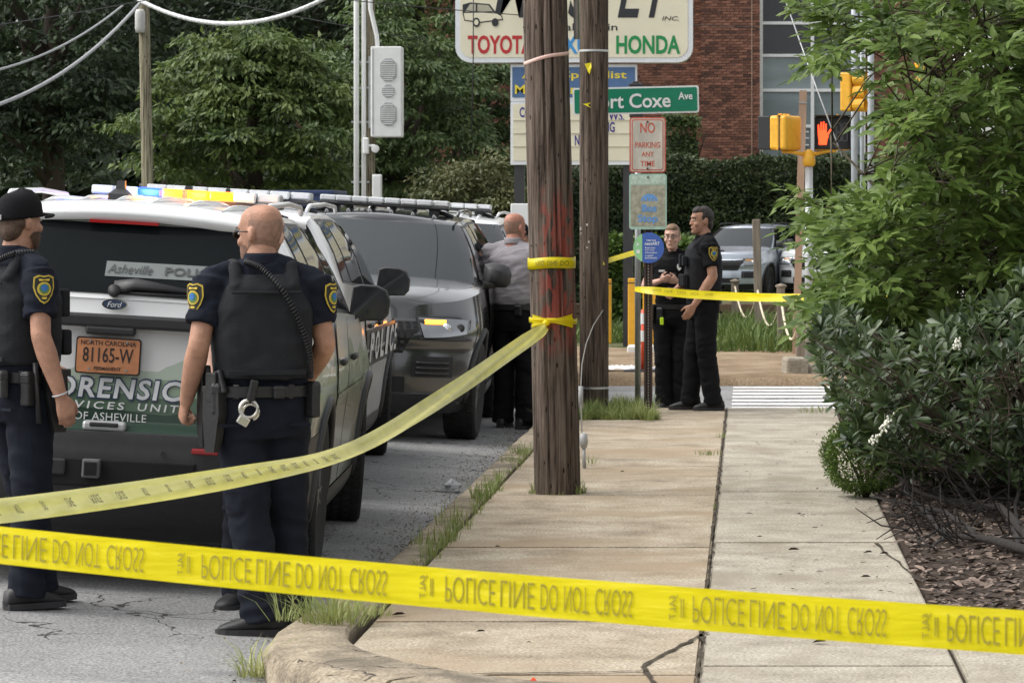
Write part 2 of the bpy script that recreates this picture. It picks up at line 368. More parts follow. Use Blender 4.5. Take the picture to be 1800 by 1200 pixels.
# ------------------------------------------------------------------ leaves, blades, chips (vectorised)
def nrmz(a): return a / np.maximum(np.linalg.norm(a, axis=1, keepdims=True), 1e-9)
def leaf_arrays(P, D, N, L, Wd, fold=.18, shape='lance', curl=.0):
    """N leaves: P base, D direction, N normal, L length, Wd width -> verts, tri faces"""
    D = nrmz(D); S = nrmz(np.cross(D, N)); N = nrmz(np.cross(S, D)); n = len(P); L = np.asarray(L).reshape(-1, 1) * np.ones((n, 1)); Wd = np.asarray(Wd).reshape(-1, 1) * np.ones((n, 1))
    if shape == 'dia':
        V = np.stack([P, P + D * L * .45 + S * Wd / 2 + N * Wd * fold, P + D * L - N * L * curl, P + D * L * .45 - S * Wd / 2 + N * Wd * fold], 1)
        Ft = [(0, 1, 2), (0, 2, 3)]; k = 4
    else:
        a, b = (.34, .70) if shape == 'lance' else (.42, .78)
        w1, w2 = (1., .72) if shape == 'lance' else (.8, 1.)
        V = np.stack([P, P + D * L * a + S * Wd * w1 / 2 + N * Wd * fold, P + D * L * a - S * Wd * w1 / 2 + N * Wd * fold,
                      P + D * L * b + S * Wd * w2 / 2 + N * Wd * fold - N * L * curl * .5, P + D * L * b - S * Wd * w2 / 2 + N * Wd * fold - N * L * curl * .5,
                      P + D * L * (.5) - N * L * curl * .15, P + D * L - N * L * curl], 1)
        Ft = [(0, 1, 5), (0, 5, 2), (1, 3, 5), (2, 5, 4), (3, 6, 5), (4, 5, 6)]; k = 7
    V = V.reshape(-1, 3); off = (np.arange(n) * k)[:, None, None]
    return V, (np.array(Ft)[None] + off).reshape(-1, 3)
def join_arrays(lst):
    V = []; Fc = []; o = 0
    for v, f in lst: V.append(v); Fc.append(f + o); o += len(v)
    return np.concatenate(V), np.concatenate(Fc)
def blades(C, n, h, spread, lean=.5, w=.008):
    """grass tuft arrays round centre C"""
    out = []
    ang = rng.uniform(0, 6.283, n); rad = spread * np.sqrt(rng.random(n)); base = np.stack([C[0] + rad * np.cos(ang), C[1] + rad * np.sin(ang), np.full(n, C[2])], 1)
    a2 = ang + rng.normal(0, .7, n); ln = lean * rng.uniform(.1, 1.2, n); hh = h * rng.uniform(.35, 1.1, n)
    out_d = np.stack([np.cos(a2), np.sin(a2), np.zeros(n)], 1); sd_ = np.stack([-np.sin(a2), np.cos(a2), np.zeros(n)], 1)
    ww = (w * rng.uniform(.6, 1.2, n))[:, None]; hh = hh[:, None]; ln = ln[:, None]; up = np.array([[0, 0, 1.]])
    V = np.stack([base - sd_ * ww / 2, base + sd_ * ww / 2, base + up * hh * .6 + out_d * hh * ln * .35 + sd_ * ww * .4, base + up * hh * .6 + out_d * hh * ln * .35 - sd_ * ww * .4, base + up * hh * .92 + out_d * hh * ln], 1).reshape(-1, 3)
    Ft = np.array([(0, 1, 2), (0, 2, 3), (3, 2, 4)]); Fc = (Ft[None] + (np.arange(n) * 5)[:, None, None]).reshape(-1, 3)
    return V, Fc
grass_m = leafmat('grass_green', (.13, .20, .045), (.33, .36, .13), .6, .3)
grass_dry = leafmat('grass_pale', (.20, .27, .075), (.46, .45, .20), .6, .3)
# weeds along the kerb joint
L = []
for v in list(np.linspace(775, 1000, 24)) + list(np.linspace(848, 895, 12)) + list(np.linspace(940, 985, 12)):
    y = GY(v) + random.uniform(-.1, .1); L.append(blades((-1.525 + random.gauss(0, .02), y, .0), 14, random.choice([.05, .08, .13]), .035, .8, .005))
for (u, v, n, h, s_) in [(745, 960, 45, .13, .07), (790, 925, 50, .15, .08), (840, 880, 50, .14, .07), (860, 860, 30, .12, .06), (915, 800, 60, .12, .08), (900, 815, 40, .1, .08), (1040, 815, 30, .07, .08), (1245, 800, 34, .05, .1), (1268, 770, 14, .06, .04), (1262, 895, 8, .05, .03), (1440, 725, 60, .07, .2)]:
    y = GY(v); L.append(blades((PX(u, v, y).x, y, .005), n, h, s_, .9, .005))
V_, F_ = join_arrays(L); tag(fast_mesh('kerb_weeds', V_, F_, grass_m), 'short green weeds growing along the kerb joint and slab cracks', 'weeds', kind='stuff')
for (u, v, n, h, s_, lab) in [(585, 1098, 260, .22, .12, 'bushy grass tuft sprouting from the broken kerb corner'), (505, 1090, 36, .2, .06, 'thin grass tuft leaning over the black shoe by the kerb'), (448, 1188, 110, .16, .06, 'grass tuft in the gutter at the foot of the kerb corner'), (640, 1082, 160, .08, .12, 'low grass patch on the kerb joint under the yellow tape')]:
    z = -.1 if u == 448 else .0; y = GY(v, z); a, b = join_arrays([blades((PX(u, v, y).x, y, z), n // 2, h, s_, 1.4, .006), blades((PX(u, v, y).x, y, z), n // 2, h * .55, s_ * 1.2, 1.8, .005)])
    tag(fast_mesh('grass_tuft', a, b, grass_dry), lab, 'grass tuft', 'grass tufts at the near kerb')
L = [blades((random.uniform(-1.5, -.82), random.uniform(28.25, 29.9), 0), 26, random.choice([.05, .09, .16]), .07, .8, .008) for _ in range(120)]
L += [blades((random.choice([random.gauss(-.80, .035), random.uniform(-1.5, -.8)]), random.gauss(28.22, .05), 0), 18, random.choice([.04, .08, .12]), .06, .9, .007) for _ in range(60)]
L += [blades((X_ + .15 * math.cos(a_), Y_ + .15 * math.sin(a_), 0), 10, random.choice([.03, .05, .09]), .03, .9, .005) for X_, Y_ in ((PX(980, 866, GY(866)).x, GY(866)),) for a_ in [random.uniform(2.6, 6.6) for _ in range(14)]]
L += [blades((-1.62 + random.gauss(0, .05), random.uniform(27.2, 28.4), -.05), 10, .2, .06, 1, .006) for _ in range(8)]
V_, F_ = join_arrays(L); tag(fast_mesh('corner_grass', V_, F_, grass_m), 'rough grass round the foot of the far pole and sign posts', 'grass', kind='stuff')
L = []
for _ in range(900):
    y = random.uniform(42.5, 52); x = random.uniform(-2.6, 2.2)
    if x > -.7 or y > 46: L.append(blades((x, y, 0), 16, random.choice([.18, .3, .42]) * (1. if x > -.4 else .6), .2, .9, .022))
V_, F_ = join_arrays(L); tag(fast_mesh('verge_grass', V_, F_, leafmat('grass_verge', (.055, .10, .02), (.17, .23, .06), .6, .3)), 'tall rough grass around the rope fence posts', 'grass', kind='stuff')
# mulch chips
n = 13000; x = .80 + rng.random(n) ** 1.3 * 2.6; y = 13.45 + rng.random(n) * 9; keep = x < .8 + 3.4
P = np.stack([x, y, [bed_z(a, b) + .006 for a, b in zip(x, y)]], 1)
ang = rng.uniform(0, 6.283, n); D = np.stack([np.cos(ang), np.sin(ang), rng.normal(0, .18, n)], 1); N_ = np.stack([rng.normal(0, .35, n), rng.normal(0, .35, n), np.ones(n)], 1)
V_, F_ = leaf_arrays(P, D, N_, rng.uniform(.02, .08, n), rng.uniform(.01, .028, n), .12, 'lance', .03)
mul = M('mulch', (.135, .10, .08), .9, .25, 30, isl=.8); tag(fast_mesh('bark_mulch', V_, F_, mul), 'brown bark mulch covering the bed under the shrubs', 'mulch', kind='stuff')
# litter on the slabs: scraps of leaf and gum
n = 0
L = []
for _ in range(90):
    u = random.uniform(1290, 1620); v = random.uniform(760, 1060)
    y = GY(v); x = PX(u, v, y).x
    if x > .76: continue
    a = random.uniform(0, 6.28); L.append(leaf_arrays(np.array([[x, y, .004]]), np.array([[math.cos(a), math.sin(a), .05]]), np.array([[0, .2, 1.]]), [random.uniform(.012, .045)], [random.uniform(.008, .02)], .15, 'lance', 0))
for (u, v, s_) in [(1385, 968, .06), (1517, 973, .05), (1545, 975, .05), (1427, 1131, .06), (1512, 1016, .05), (688, 1083, .06), (836, 1112, .04), (925, 1131, .02), (870, 962, .03), (1090, 830, .03), (1400, 905, .03), (1330, 945, .03), (1010, 1050, .03)]:
    y = GY(v); L.append(leaf_arrays(np.array([[PX(u, v, y).x, y, .006]]), np.array([[1, random.uniform(-.4, .4), .05]]), np.array([[0, .3, 1.]]), [s_], [s_ * .55], .25, 'lance', 0))
V_, F_ = join_arrays(L); tag(fast_mesh('leaf_litter', V_, F_, M('litter', (.035, .026, .018), .9, .2, 20, isl=.6)), 'dark scraps of dead leaf lying on the sidewalk', 'litter', kind='stuff')
n = 2600; yy = rng.uniform(12.5, 29, n); xx = -1.76 - np.abs(rng.normal(0, .16, n)); P = np.stack([xx, yy, [rz(a) + .004 for a in xx]], 1); ang = rng.uniform(0, 6.283, n)
V_, F_ = leaf_arrays(P, np.stack([np.cos(ang), np.sin(ang), rng.uniform(0, .5, n)], 1), np.stack([rng.normal(0, .4, n), rng.normal(0, .4, n), np.ones(n)], 1), rng.uniform(.006, .022, n), rng.uniform(.005, .014, n), .3, 'dia', 0)
tag(fast_mesh('gutter_grit', V_, F_, M('grit', (.17, .14, .10), .95, .2, 20, isl=.8)), 'loose grit and crumbs of leaf lying in the gutter', 'grit', kind='stuff')
# small things on the ground
y = GY(1200); g = MB(); c = PX(937, 1199, y); g.prism([(-.014, -.02), (.014, -.02), (.012, .012), (.003, .02), (-.009, .012)], .005, frame((c.x, y, .0), (1, 0, 0), (0, .3, 1)))
g.cyl((c.x, y + .006, -.01), (c.x, y + .006, .02), .003, 6)
tag(g.build('marker_flag', M('orange_flag', (.85, .08, .02), .5, .05)), 'small orange marker flag stuck in the near slab joint', 'marker flag')
c = PX(793, 868, GY(868, -.12)); g = MB(); prof = []
for k in range(6):
    ring = []
    for j in range(9):
        a = j / 9 * 6.283; r_ = (.045, .055, .05, .06, .035, .008)[k] * random.uniform(.7, 1.3); ring.append(Vector((c.x + r_ * math.cos(a), c.y + r_ * math.sin(a), -.118 + k * .02)))
    prof.append(ring)
g.loft(prof); tag(g.build('crumpled_bag', M('clear_plastic', (.55, .57, .58), .25, .1, trans=.35)), 'crumpled clear plastic bag in the gutter', 'litter')
# ------------------------------------------------------------------ brick building with its curtain wall
mortar = M('mortar', (.60, .48, .40), .9, .12, 3)
brick_m = M('brick', (.20, .072, .045), .85, .25, 9, .3, 40, isl=.0)
_n = brick_m.node_tree.nodes; _l = brick_m.node_tree.links      # each brick its own tone
def brick_tone(m, col, use_obj):
    n = m.node_tree.nodes; l = m.node_tree.links
    src = n.new('ShaderNodeObjectInfo').outputs['Random'] if use_obj else n.new('ShaderNodeNewGeometry').outputs['Random Per Island']
    r = n.new('ShaderNodeValToRGB'); e = r.color_ramp.elements; e[0].color = (col[0] * .45, col[1] * .5, col[2] * .6, 1); e[1].color = (col[0] * 1.8, col[1] * 1.9, col[2] * 1.9, 1)
    q = e.new(.22); q.color = (col[0] * .85, col[1] * .85, col[2] * .85, 1); l.new(src, r.inputs[0])
    vm = [x for x in n if x.type == 'VECT_MATH'][0]; l.new(r.outputs[0], vm.inputs[0])
brick_tone(brick_m, (.155, .066, .044), True)
brick_s = M('brick_mass', (.2, .072, .045), .85, .25, 9, .3, 40); brick_tone(brick_s, (.155, .066, .044), False)
bld = thing('brick_building', 'red brick building with white-framed curtain wall windows behind the hedge', 'building', (0, 85, 0))
BX0, BX1 = -1.13, .335
g = MB(); g.box(((BX0 + BX1) / 2, .45, 4.5), (BX1 - BX0 - .02, .86, 9)); g.build('pilaster', mortar, bld)
g = MB(); g.box((-7.2, .95, 4.5), (12.1, .7, 9)); g.build('wall', mortar, bld)
g = MB(); g.box((6.4, .75, 4.5), (7, .7, 9)); g.build('wall', mortar, bld)
bw, bh, jt = .2, .057, .0107
me_b = MB().box((0, 0, 0), (bw - .002, .06, bh)).mesh('brick'); me_b.materials.append(brick_m)
pos = []; row = 0; z = 1.6
spots = []
while z < 8.6:
    x = BX0 + (0 if row % 2 == 0 else -(bw + jt) / 2)
    while x < BX1 - .01:
        a, b = max(x, BX0), min(x + bw, BX1)
        if b - a > .03: spots.append((a, b, z))
        x += bw + jt
    z += bh + jt; row += 1
vis = [s for s in spots if 3.1 < s[2] < 7.3 and s[1] - s[0] > .15]; vis.sort(key=lambda s: abs(s[2] - 5.2)); vis = vis[:300]; vs = set(vis)
mass = MB()
for s in vis:
    o = bpy.data.objects.new('brick', me_b); COL.objects.link(o); o.parent = bld; o.location = ((s[0] + s[1]) / 2, .002 + random.uniform(-.003, .003), s[2] + bh / 2); o.scale.x = (s[1] - s[0]) / bw
for s in spots:
    if s not in vs: mass.box(((s[0] + s[1]) / 2, .002, s[2] + bh / 2), (s[1] - s[0], .06, bh))
z = 1.6; row = 0
while z < 8.6:
    for (X0, X1, yy) in ((-13.2, BX0 - .01, .585), (2.95, 9.8, .385)):
        x = X0 + (0 if row % 2 == 0 else -(bw + jt) / 2)
        while x < X1 - .03: mass.box((max(x, X0) / 2 + min(x + bw, X1) / 2, yy, z + bh / 2), (min(x + bw, X1) - max(x, X0), .06, bh)); x += bw + jt
    z += bh + jt; row += 1
o = mass.build('brickwork', brick_s, bld); o['kind'] = 'stuff'
g = MB(); g.box((.135, -.0325, 4.5), (.02, .012, 9)); g.build('conduit', M('conduit_tan', (.42, .3, .22), .6), bld)
# curtain wall
alu = M('white_frame', (.78, .79, .79), .45, .04); s85 = F / 85.3
def wz(v): return EYE + (V0 - v) / s85
cw_x = [(1336, .3), (1427, 1.628), (1519, 2.94)]; xs_ = [(u - U0) / s85 for u in (1338, 1428, 1518)]
rows_v = [-70, -18, 41, 98, 159, 222, 284]
glass_d = M('window_dark', (.035, .038, .045), .06, .1, 2, spec=.7); glass_t = M('window_teal', (.19, .23, .24), .05, .35, 1.1, spec=.9, stretch=(.4, 1, 1.6))
for i in range(2):
    for k in range(len(rows_v) - 1):
        x0, x1 = xs_[i] + .03, xs_[i + 1] - .03; z1, z0 = wz(rows_v[k]) - .03, wz(rows_v[k + 1]) + .03
        g = MB(); g.box(((x0 + x1) / 2, .3 + random.uniform(-.004, .004), (z0 + z1) / 2), (x1 - x0, .02, z1 - z0), (random.uniform(-.006, .006), 0, random.uniform(-.006, .006))); g.build('pane', glass_d if k < 3 else glass_t, bld)
for x in xs_: g = MB(); g.box((x, .27, 5.6), (.085, .09, 5.4)); g.build('mullion', alu, bld)
for v in rows_v: g = MB(); g.box(((xs_[0] + xs_[2]) / 2, .275, wz(v)), (xs_[2] - xs_[0], .07, .075)); g.build('transom', alu, bld)
g = MB(); g.box((1.63, .5, 4.5), (2.6, .3, 9)); g.build('room_wall', M('dark_room', (.05, .05, .05), .9), bld)
for v in (232, 243, 255): g = MB(); g.box((1.35, .262, wz(v)), (.42, .02, .03)); g.build('blind_slat', alu, bld)
g = MB(); g.box((-1.6, 1.2, 9.15), (25, 2, .3)); g.build('parapet', alu, bld)
g = MB(); g.box((1, 8, 4.55), (24, 12, 9.1)); g.build('building_mass', brick_s, bld)
# white shop beyond the right-hand shrub
wb = thing('white_shop', 'white painted shop building glimpsed through the leaves', 'building', (7.6, 70, 0))
white_wall = M('white_wall', (.74, .74, .72), .8, .06)
g = MB(); g.box((0, 3, 3.4), (6, 6, 6.8)); g.build('wall', white_wall, wb)
g = MB(); g.box((0, 3, 6.9), (6.3, 6.3, .2)); g.build('roof', M('roof_grey', (.25, .25, .26), .8), wb)
for x in (-1.6, .4): 
    g = MB(); g.box((x, -.03, 4.6), (.9, .08, 1.2)); w_ = g.build('window', alu, wb); g = MB(); g.box((x, -.08, 4.6), (.78, .02, 1.08)); g.build('pane', glass_d, w_)

# ------------------------------------------------------------------ trees and hedges
bark_m = M('bark', (.06, .045, .035), .95, .3, 5, .7, 20, stretch=(1, 1, .25))
def tree(name, label, u, vtop, vbot, wpx, Y, n_cl, per, Ls, cols, cl_r=.55, lobes=None, group='trees beyond the cross street', base_z=0., dark=False, droop=.35, transl=.25, trunk_r=.14, shape='dia'):
    c = PX(u, (vtop + vbot) / 2, Y); rx = wpx / 2 * Y / F; rz_ = (vbot - vtop) / 2 * Y / F; ry = min(rx, 2.6)
    t = thing(name, label, 'tree' if trunk_r > .05 else 'hedge', (c.x, Y, base_z), 0, group)
    L = []
    d = nrmz(rng.normal(size=(n_cl, 3))); rad = rng.uniform(.35, 1.0, n_cl) ** .5
    C = d * rad[:, None] * np.array([[rx, ry, rz_]]) * (1 + .5 * vnoise(d * 2.6, int(u) % 97))[:, None] + np.array([[0, 0, c.z - base_z]])
    C = C[C[:, 2] > .25]
    for q, dd in zip(C, d):
        r_ = cl_r * random.uniform(.6, 1.25); k = per
        e = nrmz(rng.normal(size=(k, 3))); e[:, 2] = np.abs(e[:, 2]) * .8 - .25
        P = q + e * r_ * rng.uniform(.4, 1, (k, 1)) * np.array([[1.25, 1.25, .7]])
        D = e * np.array([[1, 1, .3]]) + rng.normal(0, .45, (k, 3)); D[:, 2] -= droop; N = np.tile([[0, -.25, 1.]], (k, 1)) + rng.normal(0, .5, (k, 3)) + e * .4
        L.append(leaf_arrays(P, D, N, Ls * rng.uniform(.6, 1.3, k), Ls * rng.uniform(.32, .5, k), .15, shape, .1))
    V_, F_ = join_arrays(L); o = fast_mesh('crown', V_, F_, leafmat(*cols), t)
    g = MB(); h = c.z - base_z
    g.tube([(0, 0, -.1), (.05, 0, h * .45), (.0, .05, h), (.05, 0, h + rz_ * .5)], [trunk_r * 1.3, trunk_r, trunk_r * .7, trunk_r * .25], 9)
    for k in range(7):
        a = random.uniform(0, 6.28); z0 = h * random.uniform(.35, .9); e = Vector((math.cos(a) * rx * .75, math.sin(a) * ry * .7, h + random.uniform(-.5, .7) * rz_))
        g.tube([(0, 0, z0), (e.x * .45, e.y * .45, z0 + (e.z - z0) * .6), e], [trunk_r * .5, trunk_r * .3, trunk_r * .1], 6)
    g.build('trunk', bark_m, t, smooth=True)
    return t
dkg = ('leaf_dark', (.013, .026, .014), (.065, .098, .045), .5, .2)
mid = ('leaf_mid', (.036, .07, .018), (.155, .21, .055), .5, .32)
mid2 = ('leaf_mid_dark', (.03, .06, .02), (.125, .18, .055), .5, .28)
hed = ('leaf_hedge', (.022, .042, .014), (.075, .105, .036), .45, .18)
olv = ('leaf_olive', (.045, .065, .02), (.15, .15, .055), .5, .22)
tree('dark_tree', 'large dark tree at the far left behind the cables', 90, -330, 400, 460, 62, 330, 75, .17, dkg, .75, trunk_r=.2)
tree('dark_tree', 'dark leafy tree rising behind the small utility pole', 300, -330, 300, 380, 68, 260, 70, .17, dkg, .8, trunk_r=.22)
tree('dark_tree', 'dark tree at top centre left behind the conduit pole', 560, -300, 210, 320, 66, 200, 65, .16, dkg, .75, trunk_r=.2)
tree('green_tree', 'light green leafy tree behind the lit light bar', 445, 30, 400, 350, 50, 190, 150, .125, mid, .40, droop=.6)
tree('green_tree', 'green tree standing behind the white equipment box', 690, 10, 400, 260, 53, 160, 120, .12, mid2, .42, droop=.55)
tree('green_tree', 'green tree filling the gap left of the painted sign', 815, 50, 420, 230, 56, 130, 115, .12, mid2, .42, droop=.5)
tree('green_tree', 'tall green tree whose top shows left of the big sign', 735, -140, 150, 190, 57, 110, 75, .13, mid, .5, droop=.45)
tree('round_shrub', 'olive shrub with a rusty top behind the grey police car', 830, 272, 440, 175, 49, 110, 80, .09, olv, .3, trunk_r=.06, group='shrubs beyond the cross street')
def hedge(name, label, u0, u1, v0, v1, Y, depth, n, Ls, cols, base_z=0., cat='hedge', bumps=.12):
    a, b = PX(u0, v0, Y), PX(u1, v1, Y); H = a.z - base_z; wd_ = b.x - a.x; t = thing(name, label, cat, ((a.x + b.x) / 2, Y, base_z), 0, 'hedges beyond the cross street')
    q = rng.random((n, 3)); x = (q[:, 0] - .5) * wd_; face = rng.random(n); z = q[:, 1] * H; y = -depth / 2 + np.abs(rng.normal(0, .10, n))
    top = face < .3; z[top] = H - np.abs(rng.normal(0, .08, top.sum())); y[top] = (q[top, 2] - .5) * depth
    bmp = bumps * vnoise(np.stack([x * 2.5, z * 2.5, y], 1), 5); y = y + bmp; z = np.maximum(z + (bumps * 1.2 * vnoise(np.stack([x * 3, x * 0, y * 2], 1), 9)) * (z / H), .02)
    P = np.stack([x, y, z], 1); k = n
    D = np.stack([rng.normal(0, .7, k), rng.normal(-.5, .5, k), rng.normal(-.1, .5, k)], 1); N = np.stack([rng.normal(0, .5, k), rng.normal(-.6, .4, k), rng.normal(.8, .4, k)], 1)
    V_, F_ = leaf_arrays(P, D, N, Ls * rng.uniform(.6, 1.3, k), Ls * rng.uniform(.4, .6, k), .15, 'dia', .1)
    fast_mesh('foliage', V_, F_, leafmat(*cols), t)
    g = MB()                                                       # the woody inside: stems
    for j in range(max(4, int(wd_ / .5))):
        xx = -wd_ / 2 + (j + .5) * wd_ / max(4, int(wd_ / .5)); g.tube([(xx, 0, 0), (xx + .1, .05, H * .5), (xx - .05, 0, H * .85)], [.05, .04, .02], 6)
        for m_ in range(4): g.tube([(xx, 0, H * (.1 + m_ * .2)), (xx + random.uniform(-.4, .4), random.uniform(-.3, .3), H * (.3 + m_ * .2))], [.025, .012], 5)
    g.build('stems', bark_m, t, smooth=True)
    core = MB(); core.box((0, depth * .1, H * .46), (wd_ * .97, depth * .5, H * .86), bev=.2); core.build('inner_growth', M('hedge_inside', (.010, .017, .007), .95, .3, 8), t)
    return t
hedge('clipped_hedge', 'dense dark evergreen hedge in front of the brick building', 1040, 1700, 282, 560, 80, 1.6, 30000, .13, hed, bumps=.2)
hedge('loose_bush', 'taller loose bush between the green street sign and brickwork', 1168, 1228, 205, 400, 82, 1.0, 3500, .12, mid2, cat='bush')
hedge('loose_bush', 'leafy light green bush behind the yellow posts and sign pole', 1030, 1215, 420, 640, 52, 1.2, 6000, .12, ('leaf_bush', (.05, .10, .015), (.14, .22, .04), .5, .25), cat='bush')
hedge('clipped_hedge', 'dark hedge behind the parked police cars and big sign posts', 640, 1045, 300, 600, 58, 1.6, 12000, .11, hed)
# the far wood that closes the view on the left: one mass
n = 26000; q = rng.random((n, 3)); x = -18 + q[:, 0] * 24; z = q[:, 1] * 13; y = 76 + q[:, 2] * 2 + 1.2 * vnoise(np.stack([x * .8, z * .8, x * 0], 1), 3)
keep = x < -8.2; x, y, z = x[keep], y[keep], z[keep]; k = len(x)
V_, F_ = leaf_arrays(np.stack([x, y, z], 1), rng.normal(0, 1, (k, 3)) - [[0, 0, .4]], np.stack([rng.normal(0, .5, k), -np.ones(k), rng.normal(.7, .4, k)], 1), rng.uniform(.4, .8, k), rng.uniform(.2, .36, k), .1, 'dia', .1)
wood = fast_mesh('far_wood', V_, F_, leafmat(*dkg)); tag(wood, 'dark mass of far trees closing the view at the left', 'wood', kind='stuff')

# ------------------------------------------------------------------ painted steel, wood
galv = M('galvanised', (.36, .37, .37), .45, .15, 8, metal=.6); white_metal = M('white_metal', (.72, .73, .72), .4, .06); black_p = M('black_plastic', (.02, .02, .021), .45, .1, 20)
yellow_p = M('yellow_paint', (.80, .42, .03), .45, .1, 12); dark_steel = M('dark_steel', (.035, .036, .04), .5, .15)
wood_grey = M('weathered_wood', (.23, .19, .15), .9, .3, 7, .5, 30, stretch=(3, 3, .35)); wood_new = M('new_timber', (.40, .27, .19), .8, .15, 6, .3, 30, stretch=(3, 3, .4))

def pole_wood(name, col, red=None, knots=True):
    """creosoted utility-pole timber: vertical grain, checks, nail holes; red = sprayed patch (z0, z1)"""
    m = bpy.data.materials.new(name); m.use_nodes = True; n = m.node_tree.nodes; l = m.node_tree.links; b = n['Principled BSDF']
    tc = n.new('ShaderNodeTexCoord'); mp = n.new('ShaderNodeMapping'); mp.inputs['Scale'].default_value = (1, 1, .045); l.new(tc.outputs['Object'], mp.inputs[0])
    t = n.new('ShaderNodeTexNoise'); t.inputs['Scale'].default_value = 42; t.inputs['Detail'].default_value = 8; t.inputs['Roughness'].default_value = .7; l.new(mp.outputs[0], t.inputs['Vector'])
    r = n.new('ShaderNodeValToRGB'); e = r.color_ramp.elements; e[0].position = .36; e[0].color = (col[0] * .18, col[1] * .16, col[2] * .15, 1); e[1].position = .68; e[1].color = (col[0] * 2.0, col[1] * 2.1, col[2] * 2.2, 1); q = e.new(.5); q.color = (*col, 1); l.new(t.outputs[0], r.inputs[0]); colr = r.outputs[0]
    mp2 = n.new('ShaderNodeMapping'); mp2.inputs['Scale'].default_value = (1, 1, .3); l.new(tc.outputs['Object'], mp2.inputs[0])
    vo = n.new('ShaderNodeTexVoronoi'); vo.inputs['Scale'].default_value = 26; l.new(mp2.outputs[0], vo.inputs['Vector'])
    lt = n.new('ShaderNodeMath'); lt.operation = 'LESS_THAN'; lt.inputs[1].default_value = .13; l.new(vo.outputs['Distance'], lt.inputs[0])
    mx = n.new('ShaderNodeMix'); mx.data_type = 'RGBA'; l.new(lt.outputs[0], mx.inputs[0]); l.new(colr, mx.inputs[6]); mx.inputs[7].default_value = (.012, .009, .007, 1); colr = mx.outputs[2]
    if red:
        sx = n.new('ShaderNodeSeparateXYZ'); l.new(tc.outputs['Object'], sx.inputs[0])
        zz = n.new('ShaderNodeMapRange'); zz.inputs[1].default_value = red[0]; zz.inputs[2].default_value = red[0] + .18; l.new(sx.outputs[2], zz.inputs[0])
        zt = n.new('ShaderNodeMapRange'); zt.inputs[1].default_value = red[1]; zt.inputs[2].default_value = red[1] - .15; l.new(sx.outputs[2], zt.inputs[0])
        tn = n.new('ShaderNodeTexNoise'); tn.inputs['Scale'].default_value = 26; tn.inputs['Detail'].default_value = 7; l.new(mp2.outputs[0], tn.inputs['Vector'])
        tm = n.new('ShaderNodeMapRange'); tm.inputs[1].default_value = .44; tm.inputs[2].default_value = .52; l.new(tn.outputs[0], tm.inputs[0])
        xm = n.new('ShaderNodeMapRange'); xm.inputs[1].default_value = -.115; xm.inputs[2].default_value = -.07; l.new(sx.outputs[0], xm.inputs[0])
        xm2 = n.new('ShaderNodeMapRange'); xm2.inputs[1].default_value = .125; xm2.inputs[2].default_value = .085; l.new(sx.outputs[0], xm2.inputs[0])
        p = zz.outputs[0]
        for o_ in (zt, tm, xm, xm2):
            mu = n.new('ShaderNodeMath'); mu.operation = 'MULTIPLY'; l.new(p, mu.inputs[0]); l.new(o_.outputs[0], mu.inputs[1]); p = mu.outputs[0]
        mu = n.new('ShaderNodeMath'); mu.operation = 'MULTIPLY'; mu.inputs[1].default_value = .55; l.new(p, mu.inputs[0])
        mx2 = n.new('ShaderNodeMix'); mx2.data_type = 'RGBA'; l.new(mu.outputs[0], mx2.inputs[0]); l.new(colr, mx2.inputs[6]); mx2.inputs[7].default_value = (.36, .065, .045, 1); colr = mx2.outputs[2]
    l.new(colr, b.inputs['Base Color']); _set(b, 'Roughness', .88); _set(b, 'Specular IOR Level', .2)
    bp = n.new('ShaderNodeBump'); bp.inputs['Strength'].default_value = .9; bp.inputs['Distance'].default_value = .02; l.new(t.outputs[0], bp.inputs['Height']); l.new(bp.outputs[0], b.inputs['Normal'])
    return m
def pole_mesh(h, r0, r1, lean=(0, 0), seg=40, grooves=()):
    g = MB(); rings = []
    for k in range(60):
        z = -.1 + (h + .1) * k / 59; t = max(0, z) / h; ring = []
        for j in range(seg):
            a = 2 * math.pi * j / seg; r_ = (r0 + (r1 - r0) * t) * (1 + .012 * math.sin(a * 3 + z) + .006 * math.sin(a * 9 + z * 2))
            for (ga, gw, gd, z0, z1) in grooves:
                da = (a - R(ga) - .03 * math.sin(z * 2) + math.pi) % (2 * math.pi) - math.pi
                if abs(da) < R(gw) and z0 < z < z1: r_ -= gd
            ring.append(Vector((lean[0] * t + r_ * math.cos(a), lean[1] * t + r_ * math.sin(a), z)))
        rings.append(ring)
    g.loft(rings); return g
# near pole (leaning a touch) and the far pole
Y1 = GY(866); X1 = PX(980, 866, Y1).x
p1 = thing('utility_pole', 'near dark wooden utility pole with red spray paint and yellow tape', 'utility pole', (X1, Y1, 0), 0, 'wooden utility poles on the sidewalk')
g = pole_mesh(9, .139, .122, (-.23, 0), 72, [(292, 2.6, .02, .9, 9), (268, 2.6, .018, 2.0, 9), (255, 2.6, .012, .2, 1.4), (305, 2.6, .012, .1, 2.2)])
g.build('timber', pole_wood('pole_timber_near', (.115, .088, .069), (.80, 1.86)), p1, angle=50)
g = MB(); g.tube([(.118, -.045, 2.72), (.1, -.05, 5), (.05, -.05, 8.9)], .018, 8); g.build('conduit', galv, p1, smooth=True)
tagm = M('tag_metal', (.52, .50, .44), .5, .2, 30)
for k, ch in enumerate('COOD'):
    zz = EYE - ([368, 418, 492, 518][k] - V0) * Y1 / F
    ang = R(226); rr_ = .141; mx = frame((-.008 - .139 * .86, -.139 * .60, zz), (.6, -.86, 0), (0, 0, 1)); text('number_tag', ch, .03, .062, tagm, p1, mx, bold=-.005, ext=.003)
